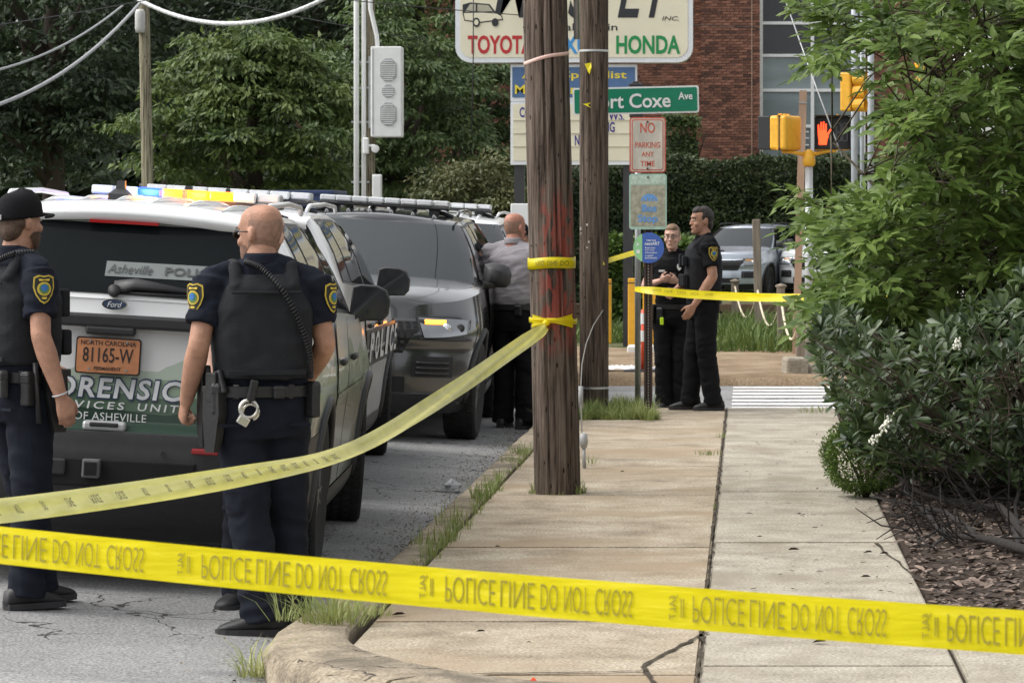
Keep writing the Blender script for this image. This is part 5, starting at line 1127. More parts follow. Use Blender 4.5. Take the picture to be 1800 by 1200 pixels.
amber_on = M('lamp_amber', (.35, .07, .005), .3, 0, emit=(1, .19, .008), estr=2.4); blue_on = M('lamp_blue', (.005, .015, .18), .3, 0, emit=(.012, .05, 1), estr=3.2)
amber_front = M('lamp_amber_front', (.9, .4, .05), .3, 0, emit=(1, .30, .02), estr=4)
windsh_m = M('windshield_glass', (.012, .016, .018), .02, .1, 1, spec=.55)
white_car = paint('paint_white', (.74, .75, .76)); grey_car = M('paint_grey', (.085, .089, .092), .2, .03, 2, metal=.75, spec=.5, coat=.8); silver_car = paint('paint_silver', (.42, .46, .52), .25, .5)
liv = livery('paint_livery')
YAW = R(1.7); ROLL = math.atan(.058)
def on_road(x, y): return (x, y, rz(x))
# 1: the forensic unit, seen from behind
suv1 = make_suv('white and green forensic police vehicle seen from behind with lit amber roof lights', liv, on_road(-2.965, 15.5), R(2.7), ROLL, lit='rear', steer=R(6), xs=.935, bar=(2.78, 1.08, .042))
bf = lambda x, z, y: frame((x, y, z), (1, 0, 0), (0, .03, 1))
silv = M('decal_silver', (.60, .62, .64), .35, .25, 6, stretch=(1, 1, 4)); navy = M('decal_navy', (.03, .05, .10), .4, .05); decw = M('decal_white', (.72, .74, .74), .35, .05)
ty = lambda z: y_rear(z) - .004
text('lettering', 'FORENSIC', .715, .108, navy, suv1, bf(.01, .915, ty(.915)), bold=.06, shear=.12, space=1.12, ext=.002); text('lettering', 'FORENSIC', .70, .092, silv, suv1, bf(.01, .915, ty(.915) - .0025), bold=.025, shear=.12, space=1.14, ext=.002)
text('lettering', 'SERVICES', .40, .034, decw, suv1, bf(-.115, .836, ty(.836)), bold=.01, shear=.12, space=1.35, ext=.002); text('lettering', 'UNIT', .20, .034, decw, suv1, bf(.25, .836, ty(.836)), bold=.01, shear=.12, space=1.35, ext=.002); text('lettering', 'CITY OF ASHEVILLE', .49, .036, decw, suv1, bf(-.05, .785, ty(.785)), bold=.0, space=1.05, ext=.002)
pl = thing('license_plate', 'orange licence plate on the forensic vehicle tailgate', 'license plate'); 
pl.parent = suv1; del pl['label']; del pl['category']; pl.location = (-.005, .072, 1.062)
pmat = M('plate_orange', (.52, .22, .10), .5, .15, 20); pdk = M('plate_dark', (.03, .02, .018), .6)
plate('plate_frame', .316, .168, .014, .006, pdk, pl); plate('plate_face', .302, .154, .012, .003, pmat, pl, y=-.006)
for s_, z_, w_, h_ in (('NORTH CAROLINA', .058, .268, .022), ('81165-W', .004, .245, .068), ('PERMANENT', -.058, .13, .016)): text('lettering', s_, w_, h_, pdk, pl, fx(0, z_, -.0095), bold=.012, ext=.001)
for x, z in ((-.09, -.062), (.09, -.062), (-.09, .066), (.09, .066)): g = MB(); g.cyl((x, -.009, z), (x, -.0125, z), .006, 8); g.build('plate_screw', galv, pl)
em = bpy.data.objects.new('emblem', None); COL.objects.link(em); em.parent = suv1; em.location = (0.01, .088, 1.298); em.empty_display_size = .05
for a, b, mt_, th in ((.062, .025, chrome, .006), (.056, .020, navy, .008)): g = MB(); g.prism([(a * math.cos(R(q)), b * math.sin(R(q))) for q in range(0, 360, 12)], th, fx(0, 0, 0)); g.build('oval', mt_, em)
text('script', 'Ford', .072, .026, decw, em, fx(0, 0, -.009), shear=.35, ext=.001)
# decal in the rear window
def rear_u(x, t_):
    xs_ = [q[0] for q in gh_outline(t_)][:10]; return float(np.interp(x, xs_, range(len(xs_))))
strip = M('decal_strip', (.16, .18, .175), .3, .1); g = MB(); g.grid([[gh_pt(rear_u(abs(x), t_), t_, .009, 1 if x > 0 else -1) for x in np.linspace(-.06, .52, 16)] for t_ in (.26, .44)]); ds = g.build('window_decal', strip, suv1)
mxd = lambda x, t_: frame(gh_pt(rear_u(x, t_), t_, .013), gh_pt(rear_u(x + .05, t_), t_) - gh_pt(rear_u(x - .05, t_), t_), (0, .75, 1))
text('lettering', 'Asheville', .22, .05, M('decal_grey', (.05, .055, .055), .4), ds, mxd(.06, .35), shear=.3, ext=.001); text('lettering', 'POLICE', .26, .045, M('decal_grey', (.05, .055, .055), .4), ds, mxd(.36, .35), bold=.02, ext=.001)
# side text 'FORENSIC' style graphics are hidden; police on the second vehicle
suv2 = make_suv('white police vehicle parked ahead of the forensic unit, facing away', white_car, on_road(-3.50, 20.72), YAW, ROLL, steer=R(7))
pol = M('decal_black', (.015, .02, .03), .3, .05)
for s in (1,):
    g = MB(); P = [[Vector((s * (side_x(y, z) + .009), y, z)) for y in np.linspace(1.62, 4.6, 30)] for z in np.linspace(.74, .99, 4)]
    g.grid([[p for p in r] for r in P]); st_ = g.build('side_stripe', pol, suv2, smooth=True)
    for k, ch in enumerate('POLICE'):
        y = 2.0 + k * .44; x = side_x(y, .87) + .013; ang = math.atan2(side_x(y + .08, .93) - side_x(y - .08, .93), .16); text('lettering', ch, .30, .19, decw, suv2, frame((x, y, .87), (math.sin(ang), math.cos(ang), 0), (0, 0, 1)), bold=.03, shear=.1, ext=.002)
# 3: unmarked grey one facing us, 4: white one behind it
c3 = on_road(-3.10, 31.25); suv3 = make_suv('dark grey police vehicle facing the camera with one amber lamp lit', grey_car, (-3.24, 31.2, rz(-3.24)), R(180 + 1.6), -ROLL, lit='front', steer=R(-3))
suv4 = make_suv('white police vehicle parked behind the grey one', white_car, (-3.3, 37.6, rz(-3.3)), R(180), -ROLL)
# cars in the lot by the hedge
lotc = [((.62, 77, 0), 165, silver_car, 'silver car with dark windshield parked behind the rope fence', .90), ((2.75, 77.6, 0), 163, paint('paint_pale', (.6, .62, .64)), 'pale parked car behind the signal pole', .92)]
for loc, rot, pm, lab, sc_ in lotc: make_suv(lab, pm, loc, R(rot), 0, 'cars parked in the lot', sc_, kind='civil', cat='car', name='parked_car')
# ------------------------------------------------------------------ people
skin_m = M('skin', (.41, .222, .15), .55, .24, 14, .3, 140, spec=.3); skin_red = M('skin_ruddy', (.40, .185, .128), .55, .16, 11, .08, 90, spec=.35); skin_pale = M('skin_pale', (.55, .33, .25), .5, .08, 18, spec=.35)
navy_f = M('cloth_navy', (.0125, .0145, .023), .92, .18, 12, .25, 350, spec=.15); trouser_f = M('cloth_trouser', (.0115, .0135, .021), .92, .2, 9, .25, 350, spec=.15); black_f = M('cloth_black', (.0085, .0085, .0098), .9, .2, 10, .25, 350, spec=.15)
vest_f = M('cloth_vest', (.018, .019, .022), .85, .15, 14, .3, 260, spec=.2); grey_f = M('cloth_grey', (.27, .255, .27), .9, .06, 9, .2, 300, spec=.15)
leather = M('leather_black', (.010, .010, .011), .42, .15, 20, .15, 60); shoe_m = M('shoe_black', (.010, .010, .011), .55, .15, 20); sole_m = M('shoe_sole', (.028, .028, .03), .8)
hair_dk = M('hair_dark', (.018, .012, .009), .6, .3, 60, .6, 180, stretch=(1, 1, .2)); hair_br = M('hair_brown', (.075, .042, .024), .6, .3, 60, .6, 180); hair_lt = M('hair_light', (.20, .12, .065), .55, .3, 60, .6, 180, stretch=(1, 1, .3)); stub = M('hair_stubble', (.25, .142, .10), .7, .25, 50)
eye_w = M('eye_white', (.6, .57, .54), .3); eye_d = M('eye_dark', (.02, .014, .01), .2); lip_m = M('lips', (.40, .215, .15), .5); steel_b = M('steel_bright', (.62, .60, .55), .25, .08, metal=.9)
def ell(c, r, rot=None, seg=16, rings=10):
    g = []; c = Vector(c)
    for i in range(rings + 1):
        a = math.pi * i / rings; ring = []
        for k in range(seg):
            b = 2 * math.pi * k / seg; p = Vector((r[0] * math.sin(a) * math.cos(b), r[1] * math.sin(a) * math.sin(b), r[2] * math.cos(a)))
            if i in (0, rings): p = Vector((.02 * r[0] * math.cos(b), .02 * r[1] * math.sin(b), r[2] * math.cos(a)))
            if rot is not None: p = rot @ p
            ring.append(c + p)
        g.append(ring)
    return g
def limb(g, pts, rad, seg=14):
    """closed tapering tube with rounded ends; rad may be (a,b) pairs"""
    pts = [Vector(p) for p in pts]; d0 = (pts[0] - pts[1]).normalized(); d1 = (pts[-1] - pts[-2]).normalized(); rr = [r if not isinstance(r, tuple) else r[0] for r in rad]
    P = [pts[0] + d0 * rr[0] * .75, pts[0] + d0 * rr[0] * .45] + pts + [pts[-1] + d1 * rr[-1] * .45, pts[-1] + d1 * rr[-1] * .75]
    Q = [rr[0] * .35, rr[0] * .8] + rr + [rr[-1] * .8, rr[-1] * .35]; g.tube(P, Q, seg)
def sections(g, secs, n=2.4, seg=28):
    """vertical loft: (z, half width, half depth, cx, cy)"""
    rings = []
    for s in secs:
        z, a, b = s[:3]; cx, cy = (s[3], s[4]) if len(s) > 3 else (0, 0)
        rings.append([Vector((cx + a * math.copysign(abs(math.cos(t)) ** (2 / n), math.cos(t)), cy + b * math.copysign(abs(math.sin(t)) ** (2 / n), math.sin(t)), z)) for t in [2 * math.pi * k / seg for k in range(seg)]])
    g.loft(rings)
def remesh(g, voxel, smooth=6, fac=.5):
    me = g.mesh('t'); bm = bmesh.new(); bm.from_mesh(me); bmesh.ops.recalc_face_normals(bm, faces=bm.faces[:]); bm.to_mesh(me); bm.free()
    ob = link('tmp', me); md = ob.modifiers.new('r', 'REMESH'); md.mode = 'VOXEL'; md.voxel_size = voxel; md.adaptivity = 0
    if smooth: sm = ob.modifiers.new('s', 'SMOOTH'); sm.factor = fac; sm.iterations = smooth
    out = bpy.data.meshes.new_from_object(ob.evaluated_get(bpy.context.evaluated_depsgraph_get())); bpy.data.objects.remove(ob); return out
def wrinkle(me, amp, freq, seed=0, mask=None):
    n = len(me.vertices); co = np.empty(n * 3, dtype=np.float32); no = np.empty(n * 3, dtype=np.float32); me.vertices.foreach_get('co', co); me.vertices.foreach_get('normal', no); co = co.reshape(-1, 3); no = no.reshape(-1, 3)
    P = co * np.array(freq); P = P + .35 * np.stack([vnoise(co * 7, seed + 1), vnoise(co * 7, seed + 2), vnoise(co * 7, seed + 3)], 1) * 3
    w = 1 - np.abs(vnoise(P, seed)) * 2.2; w = w * amp
    if mask is not None: w = w * mask(co)
    co = co + no * w[:, None]; me.vertices.foreach_set('co', co.astype(np.float32).ravel()); me.update()
def put(name, me, mat, parent, smooth=True):
    me.materials.clear(); me.materials.append(mat)
    if smooth: me.polygons.foreach_set('use_smooth', [True] * len(me.polygons))
    return link(name, me, parent)
HEAD = [(-.122, .020, .078, .050), (-.110, .036, .088, .025), (-.088, .050, .093, -.020), (-.060, .060, .092, -.055), (-.025, .067, .090, -.078), (.015, .0725, .089, -.095), (.05, .074, .090, -.100), (.08, .069, .080, -.094), (.10, .057, .062, -.078), (.114, .038, .036, -.052), (.12, .014, .008, -.022)]
def hand(g, w, d, pn, side, curl=.5, spread=.0, L=1.):
    """w wrist, d direction of the palm, pn palm normal (side the fingers curl to), side = direction of the thumb"""
    w = Vector(w); d = Vector(d).normalized(); pn = Vector(pn); pn = (pn - d * pn.dot(d)).normalized(); t = Vector(side); t = (t - d * t.dot(d) - pn * t.dot(pn)).normalized()
    rings = []
    for k, (q, a, b) in enumerate([(-.01, .026, .021), (.015, .030, .020), (.045, .040, .019), (.075, .043, .016), (.095, .040, .012)]):
        c = w + d * q * L; rings.append([c + t * a * math.cos(x) * L + pn * b * math.sin(x) * L for x in [2 * math.pi * j / 14 for j in range(14)]])
    g.loft(rings)
    for k, (o, ln) in enumerate([(.030, .072), (.010, .082), (-.011, .076), (-.031, .060)]):
        b0 = w + d * (.082 if k in (1, 2) else .076) * L + t * o * L; ang = 0.; p = b0; pts = [p - d * .01]; rd = [.0095 * L]; sp = t * o * spread
        for s_, (f, da) in enumerate([(.45, .55), (.32, .8), (.23, .5)]):
            ang += curl * da * (1 + .12 * k); v = d * math.cos(ang) + pn * math.sin(ang) + sp * 4; p = p + v.normalized() * ln * f * L; pts.append(p); rd.append((.0092, .0085, .0072)[s_] * L)
        limb(g, pts, rd, 10)
    b0 = w + d * .025 * L + t * .028 * L; v = (d * .75 + t * .55 + pn * .35).normalized(); p1 = b0 + v * .045 * L; v2 = (d * .9 + t * .1 + pn * .45 * (1 + curl)).normalized(); limb(g, [b0 - v * .01, p1, p1 + v2 * .034 * L, p1 + v2 * .052 * L], [.014 * L, .012 * L, .010 * L, .0085 * L], 10)
def shield(g, mx, s, n=1.):
    return [(-.036 * s, .042 * s), (-.018 * s, .050 * s), (0, .046 * s), (.018 * s, .050 * s), (.036 * s, .042 * s), (.038 * s, .005 * s), (.030 * s, -.022 * s), (.014 * s, -.046 * s), (0, -.054 * s), (-.014 * s, -.046 * s), (-.030 * s, -.022 * s), (-.038 * s, .005 * s)]
def patch(parent, pos, out, s=1.):
    """embroidered shield: bent a little round the sleeve"""
    out = Vector(out).normalized(); up = Vector((0, 0, 1)); x = up.cross(out).normalized(); mx = frame(pos, x, up)
    root = bpy.data.objects.new('shoulder_patch', None); COL.objects.link(root); root.parent = parent; root.matrix_local = mx; root.empty_display_size = .03
    gold = M('patch_gold', (.58, .42, .05), .7, .15, 90); blk_ = M('patch_black', (.02, .022, .02), .8); grn = M('patch_green', (.10, .20, .07), .8, .2, 90); blu_ = M('patch_blue', (.04, .16, .42), .8)
    def bent(poly, z, nm, mat):
        g = MB(); nn = len(poly); cen = (sum(p[0] for p in poly) / nn, sum(p[1] for p in poly) / nn)
        f = lambda p, dz: Vector((p[0], p[1], z + dz - 7.0 * p[0] ** 2)); vs = [f(p, 0) for p in poly] + [f(p, .0015) for p in poly] + [f(cen, .0015)]
        fs = [(i, (i + 1) % nn, nn + (i + 1) % nn, nn + i) for i in range(nn)] + [(nn + i, nn + (i + 1) % nn, 2 * nn) for i in range(nn)]; g.add(vs, fs); return g.build(nm, mat, root)
    P = shield(None, None, s); bent(P, 0, 'border', gold); bent([(p[0] * .88, p[1] * .89) for p in P], .0016, 'field', blk_); circ = lambda r, cy: [(r * s * math.cos(a), cy * s + r * s * math.sin(a)) for a in np.linspace(0, 2 * math.pi, 21)[:-1]]
    bent(circ(.025, 0), .0032, 'seal_ring', gold); bent(circ(.0185, 0), .0048, 'seal_field', grn); bent(circ(.012, .004), .0064, 'seal_sky', blu_); bent([(-.02 * s, .036 * s), (.02 * s, .036 * s), (.018 * s, .028 * s), (-.018 * s, .028 * s)], .0032, 'name_scroll', gold); bent([(-.010 * s, -.030 * s), (.010 * s, -.030 * s), (.008 * s, -.037 * s), (-.008 * s, -.037 * s)], .0032, 'date_scroll', gold)
    return root
def person(label, loc, yaw, H=1.8, bulk=1., skin=skin_m, shirt=navy_f, trs=trouser_f, vest=True, armL=((-.26, -.02, 1.19), (-.27, .06, .93)), armR=((.26, -.02, 1.19), (.27, .06, .93)), footL=(-.10, .0), footR=(.10, .0), toeL=(-.2, 1), toeR=(.2, 1), head=(0, 0), hair=None, cap=False, sleeve=.70, patches='LR', female=False, glasses=None, beard=False, curlL=.5, curlR=.5, lean=0., voxel=.0085, palmL=None, palmR=None, longsleeve=False, fringe=False, pback=-.30, group='police officers'):
    t = thing('person', label, 'person', loc, yaw, group); k = H / 1.80; t.scale = (k, k, k)
    sh = .195 * (bulk ** .5) * (.90 if female else 1); B = bulk
    sL, sR = Vector((-sh, -.01, 1.452)), Vector((sh, -.01, 1.452))
    # ---- body: one continuous surface
    g = MB()
    sections(g, [(.90, .14, .10), (1.0, .145, .10), (1.12, .14, .10), (1.28, .165, .11), (1.40, .14, .085), (1.46, .09, .07), (1.51, .065, .06, 0, -.008)])
    limb(g, [(0, -.02, 1.46), (0, -.008, 1.55), (0, .0, 1.60)], [.066 * (B ** .5), .058 * (B ** .5) * (.85 if female else 1), .056 * (.85 if female else 1)], 18)
    hz = 1.675 - (.036 if B > 1.1 else .012); hm = Matrix.Translation((0, .012, hz)) @ Matrix.Rotation(head[0], 4, 'Z') @ Matrix.Rotation(head[1], 4, 'X')
    hsx = (.95 if female else 1.0) * (1.03 if B > 1.05 else 1)
    rings = []
    for z, w_, yf, yb in HEAD:
        cy, ry = (yf + yb) / 2, (yf - yb) / 2; rings.append([hm @ Vector((hsx * w_ * math.copysign(abs(math.cos(a)) ** .92, math.cos(a)), cy + ry * math.sin(a), z)) for a in [2 * math.pi * j / 24 for j in range(24)]])
    g.loft(rings)
    g.loft([[hm @ p for p in r] for r in ell((0, .094, -.012), (.013, .014, .026), Matrix.Rotation(R(-14), 3, 'X'))]); g.loft([[hm @ p for p in r] for r in ell((0, .104, -.028), (.016, .014, .012))])
    g.loft([[hm @ p for p in r] for r in ell((0, .084, .032), (.052, .014, .013))]); g.loft([[hm @ p for p in r] for r in ell((0, .090, -.062), (.024, .010, .012))]); g.loft([[hm @ p for p in r] for r in ell((0, .082, -.10), (.024, .016, .016))])
    for s in (-1, 1):
        g.loft([[hm @ p for p in r] for r in ell((s * .077 * hsx, -.012, -.005), (.011, .020, .033), Matrix.Rotation(R(s * 18), 3, 'Z'))]); g.loft([[hm @ p for p in r] for r in ell((s * .042, .066, -.03), (.024, .02, .022))])
    for S, (E, Wp), hip, ft, toe, sg_, curl, palm in ((sL, armL, Vector((-.095, 0, .93)), footL, toeL, -1, curlL, palmL), (sR, armR, Vector((.095, 0, .93)), footR, toeR, 1, curlR, palmR)):
        E, Wp = Vector(E), Vector(Wp); ar = (.9 if female else 1.) * (B ** .55)
        limb(g, [S + Vector((-sg_ * .03, 0, -.035)), S.lerp(E, .45), E], [.040, .046 * ar, .042 * ar]); limb(g, [E, E.lerp(Wp, .3), E.lerp(Wp, .75), Wp], [.042 * ar, .045 * ar, .034 * ar, .027 * ar])
        d = (Wp - E).normalized(); pn = Vector(palm) if palm else Vector((-sg_, .15, 0)); hand(g, Wp, d, pn, Vector((0, 1, .2)), curl, L=1.0 if not female else .92)
        A = Vector((ft[0], ft[1], .09)); K = hip.lerp(A, .5) + Vector((0, .035, 0)); limb(g, [hip, K, A], [.078, .055, .042])
    me = remesh(g, voxel if voxel < .008 else .0075, 4); put('body', me, skin, t)
    # ---- shirt
    g = MB(); bb = B
    sections(g, [(.965, .165 * bb, .120 * bb), (1.05, .163 * bb, .122 * bb), (1.15, .168 * bb, .124 * bb), (1.27, .186 * bb ** .7, .130 * bb ** .8), (1.38, .198 * bb ** .6, .124 * bb ** .7), (1.45, .165 * bb ** .5, .105), (1.495, .105, .082, 0, -.008), (1.515, .080, .075, 0, -.006)], 2.5)
    for S, (E, Wp), sg_ in ((sL, armL, -1), (sR, armR, 1)):
        E, Wp = Vector(E), Vector(Wp); e = S.lerp(E, sleeve); ar = B ** .55
        limb(g, [S + Vector((-sg_ * .05, 0, -.02)), S + Vector((-sg_ * .012, 0, -.015)), S.lerp(E, .3)], [.062, .062 * ar, .067 * ar]); d = (E - S).normalized()
        if longsleeve: limb(g, [S, S.lerp(E, .5), E], [.072 * ar, .066 * ar, .056 * ar]); limb(g, [E, E.lerp(Wp, .4), Wp - (Wp - E).normalized() * .03], [.056 * ar, .05 * ar, .038])
        else: g.tube([S, S.lerp(E, .3), S.lerp(E, sleeve * .75), e], [.070 * ar, .072 * ar, .068 * ar, .067 * ar], 18)
    limb(g, [(sL.x * .9, -.01, sL.z - .01), (sR.x * .9, -.01, sR.z - .01)], [.062, .062])
    for s in (-1, 1): limb(g, [(s * .04, -.02, 1.505), (s * .11, -.015, 1.485), (s * sh * .95, -.01, 1.45)], [.052, .05, .055])
    me = remesh(g, voxel, 5); wrinkle(me, .010, (10, 10, 18), 3 + int(H * 100) % 7); so_ = put('shirt', me, shirt, t)
    g = MB(); cr = []                                                         # collar
    for z, r_, zz in ((1.505, .083, 0), (1.535, .080, .0), (1.548, .078, 0), (1.545, .071, 0), (1.50, .07, 0)): cr.append([Vector((r_ * .93 * math.cos(a), -.008 + r_ * math.sin(a), z + (.012 if math.sin(a) < 0 else -.02 * math.sin(a)))) for a in [2 * math.pi * j / 24 for j in range(24)]])
    g.loft(cr, cap=False); g.build('collar', shirt, so_, smooth=True)
    for c in patches:
        S, E, sg_ = (sL, Vector(armL[0]), -1) if c == 'L' else (sR, Vector(armR[0]), 1); p = S.lerp(E, .30); po = Vector((sg_, pback, .10)).normalized(); patch(so_, p + Vector((0, .0, 0)) + po * (.0735 * B ** .55 + .006), po, 1.18)
    # ---- trousers
    g = MB(); hb = (1.04 if female else 1.0) * B ** .75
    sections(g, [(.80, .15 * hb, .115 * hb), (.88, .172 * hb, .132 * hb), (.95, .170 * hb, .128 * hb), (1.0, .165 * bb, .122 * bb)], 2.6)
    for hip, ft, sg_ in ((Vector((-.092, 0, .90)), footL, -1), (Vector((.092, 0, .90)), footR, 1)):
        A = Vector((ft[0], ft[1], .05)); K = Vector(hip).lerp(A, .5) + Vector((0, .025, 0)); lg = B ** .5
        g.tube([hip + Vector((0, 0, .04)), hip.lerp(K, .35), hip.lerp(K, .8), K, K.lerp(A, .35), K.lerp(A, .8), A], [.100 * lg, .097 * lg, .083 * lg, .079 * lg, .080 * lg, .077 * lg, .080 * lg], 20)
    me = remesh(g, voxel, 5); wrinkle(me, .0105, (8, 8, 16), 11 + int(H * 1000) % 5, lambda c: .45 + .55 * (np.exp(-((c[:, 2] - .5) / .12) ** 2) + np.exp(-((c[:, 2] - .12) / .14) ** 2) + .5 * np.exp(-((c[:, 2] - .82) / .08) ** 2))); tro = put('trousers', me, trs, t)
    for s in (-1, 1):                                                        # pocket flaps
        g = MB(); g.box((s * .13 * hb, -.128 * hb ** .5, .86), (.085, .008, .012)); g.build('pocket_welt', trs, tro)
    # ---- shoes
    for ft, toe in ((footL, toeL), (footR, toeR)):
        f = Vector((toe[0], toe[1], 0)).normalized(); sd_ = Vector((f.y, -f.x, 0)); base = Vector((ft[0], ft[1], 0)); sho = MB(); rings = []
        for (y, w_, h_, zb) in [(-.098, .018, .05, .012), (-.088, .034, .085, .010), (-.05, .039, .105, .010), (.0, .040, .115, .010), (.05, .043, .09, .010), (.10, .049, .068, .010), (.145, .046, .055, .012), (.175, .030, .042, .016), (.186, .012, .03, .02)]:
            rings.append([base + f * y + sd_ * w_ * math.copysign(abs(math.cos(a)) ** .8, math.cos(a)) + Vector((0, 0, zb + (h_ - zb) * (.5 + .5 * math.sin(a)))) for a in [2 * math.pi * j / 16 for j in range(16)]])
        sho.loft(rings); so2 = sho.build('shoe', shoe_m, t, smooth=True)
        g = MB(); pl_ = [(-.102, .0), (-.09, .034), (-.04, .041), (.04, .043), (.10, .053), (.15, .049), (.18, .032), (.194, .0), (.18, -.032), (.15, -.049), (.10, -.053), (.04, -.043), (-.04, -.041), (-.09, -.034)]
        g.prism([(y, x) for y, x in pl_], .026, frame(base + Vector((0, 0, .001)), f, sd_ * -1)); g.build('sole', sole_m, so2)
        g = MB(); 
        for q in (.03, .05, .07): g.tube([base + f * q + sd_ * -.025 + Vector((0, 0, .105 - q * .45)), base + f * (q + .004) + Vector((0, 0, .116 - q * .45)), base + f * q + sd_ * .025 + Vector((0, 0, .105 - q * .45))], .0035, 5)
        g.build('laces', leather, so2)
    # ---- vest and belt
    vo_ = None
    if vest:
        g = MB(); v1, v2 = .019, .022
        sections(g, [(1.045, .160 * bb ** .8 + .008, .125 * bb + v1), (1.06, .165 * bb ** .8 + .009, .128 * bb + v2), (1.2, .174 * bb ** .8 + .010, .130 * bb + v2), (1.33, .182 * bb ** .7 + .006, .130 * bb ** .8 + v2), (1.42, .150 * bb ** .6, .118 * bb ** .6 + v1), (1.47, .115, .10, 0, -.005)], 3.2)
        for s in (-1, 1): limb(g, [(s * .115, -.105, 1.42), (s * .115, -.06, 1.505), (s * .115, .02, 1.512), (s * .115, .09, 1.43)], [.028, .026, .026, .028], 10)
        me = remesh(g, voxel, 4); wrinkle(me, .0045, (9, 9, 14), 23); vo_ = put('vest', me, vest_f, t)
        g = MB(); g.box((0, -(.125 * bb + v2 + .004), 1.40), (.27 * bb ** .5, .01, .012), bev=.004); g.build('yoke_seam', vest_f, vo_)
        g = MB(); g.box((0, -(.130 * bb + v2 + .003), 1.075), (.30 * bb ** .5, .006, .02), bev=.002); g.build('lower_hem', vest_f, vo_)
        g = MB(); yf = .130 * bb + v2 + .02
        for x, z, w_, h_ in ((-.09, 1.14, .07, .11), (0, 1.14, .07, .11), (.09, 1.14, .07, .11), (-.08, 1.31, .08, .09), (.08, 1.31, .06, .12)): g.box((x, yf, z), (w_, .045, h_), bev=.012)
        g.build('pouches', vest_f, vo_)['kind'] = 'stuff'
    g = MB(); ring = lambda z, o: [Vector(((.170 * bb + o) * math.copysign(abs(math.cos(a)) ** .8, math.cos(a)), (.126 * bb + o) * math.copysign(abs(math.sin(a)) ** .8, math.sin(a)), z)) for a in [2 * math.pi * j / 36 for j in range(36)]]
    g.loft([ring(.972, .004), ring(.974, .013), ring(1.018, .013), ring(1.02, .004)], cap=False); be = g.build('belt', leather, t, angle=40)
    for a_ in (200, 235, 300, 330): 
        a = R(a_); p = Vector(((.170 * bb + .014) * math.cos(a), (.126 * bb + .014) * math.sin(a), .996)); g = MB(); g.box(p, (.03, .012, .06), (0, 0, a + math.pi / 2), bev=.004); g.build('belt_keeper', leather, be)
    # ---- hair, cap, face
    if hair or fringe:
        g = MB()
        if fringe:
            rows = []
            for z, w_, yf, yb in HEAD[3:8]:
                cy, ry = (yf + yb) / 2, (yf - yb) / 2; rows.append([hm @ Vector((hsx * (w_ + .0015) * math.cos(a), cy + (ry + .0015) * math.sin(a), z - .012)) for a in [R(q) for q in range(178, 363, 8)]])
            g.grid(rows); g.build('cropped_hair', stub, t, smooth=True, recalc=False)
        else:
            if not cap: g.loft([[hm @ p for p in r] for r in ell((0, -.018, .038), (.080 * hsx, .092, .092))]); g.loft([[hm @ p for p in r] for r in ell((0, .012, .082), (.068 * hsx, .078, .046))])
            else: g.loft([[hm @ p for p in r] for r in ell((0, -.02, -.005), (.0765 * hsx, .083, .045))])
            g.loft([[hm @ p for p in r] for r in ell((0, -.055, -.03), (.064 * hsx, .045, .06))])
            if female: g.loft([[hm @ p for p in r] for r in ell((0, -.115, .0), (.035, .03, .035))])
            me = remesh(g, .006, 3); wrinkle(me, .003, (40, 40, 16), 5); put('hair', me, hair, t)
    if cap:
        g = MB(); cr = []
        for z, rx, ry, cy in ((.028, .083, .107, -.004), (.04, .084, .108, -.004), (.075, .081, .103, -.005), (.105, .069, .088, -.006), (.125, .046, .06, -.007), (.134, .012, .016, -.007)): cr.append([hm @ Vector((rx * 1.03 * math.cos(a), cy + ry * 1.03 * math.sin(a), z - .014 + .017 * max(0, z - .04) / .094 + .010 * math.sin(a))) for a in [2 * math.pi * j / 28 for j in range(28)]])
        g.loft(cr); cp = g.build('cap', black_f, t, smooth=True)
        g = MB(); rows = []
        for q in (0, .25, .5, .75, 1): rows.append([hm @ Vector(((.072 - .012 * q) * math.sin(a), .075 + (.028 + .075 * q) * math.cos(a) ** .8, .040 - .006 * q - .022 * math.sin(a) ** 2)) for a in [R(x) for x in range(-85, 86, 10)]])
        g.grid(rows); b = g.build('brim', black_f, cp, smooth=True); sm = b.modifiers.new('s', 'SOLIDIFY'); sm.thickness = .004
        g = MB(); g.tube([hm @ Vector((0, -.007, .134)), hm @ Vector((0, -.007, .138))], .006, 8); g.build('button', black_f, cp)
        g = MB(); g.box((0, 0, 0), (.045, .004, .022)); tg = g.build('cap_label', M('label_grey', (.3, .29, .28), .7, .2, 40), cp); tg.matrix_local = hm @ Matrix.Translation((.0, -.117, .018))
    if beard:
        g = MB(); rows = []
        for z, w_, yf, yb in ((-.124, .022, .080, .045), (-.110, .038, .090, .02), (-.088, .052, .0955, -.02), (-.066, .060, .0945, -.05), (-.045, .066, .089, -.02)):
            cy = (yf + yb) / 2; ry = (yf - yb) / 2; rows.append([hm @ Vector((hsx * (w_ + .002) * math.cos(a), cy + (ry + .002) * math.sin(a), z)) for a in [R(q) for q in range(-12, 193, 9)]])
        g.grid(rows); g.build('beard', hair_br if beard is True else stub, t, smooth=True, recalc=False)
    for s in (-1, 1):
        c = hm @ Vector((s * .031, .081, .008)); g = MB(); g.loft([[hm @ p for p in r] for r in ell((s * .031, .0835, .006), (.0135, .006, .0065))]); e = g.build('eye', eye_w, t, smooth=True); g = MB(); g.loft([[hm @ p for p in r] for r in ell((s * .031, .0885, .006), (.0058, .0025, .0058))]); g.build('iris', eye_d, e, smooth=True)
        g = MB(); g.tube([hm @ Vector((s * .014, .0955, .028)), hm @ Vector((s * .032, .0955, .033)), hm @ Vector((s * .05, .087, .028))], [.0035, .004, .0025], 6); g.build('eyebrow', hair_lt if female else hair_dk, t)
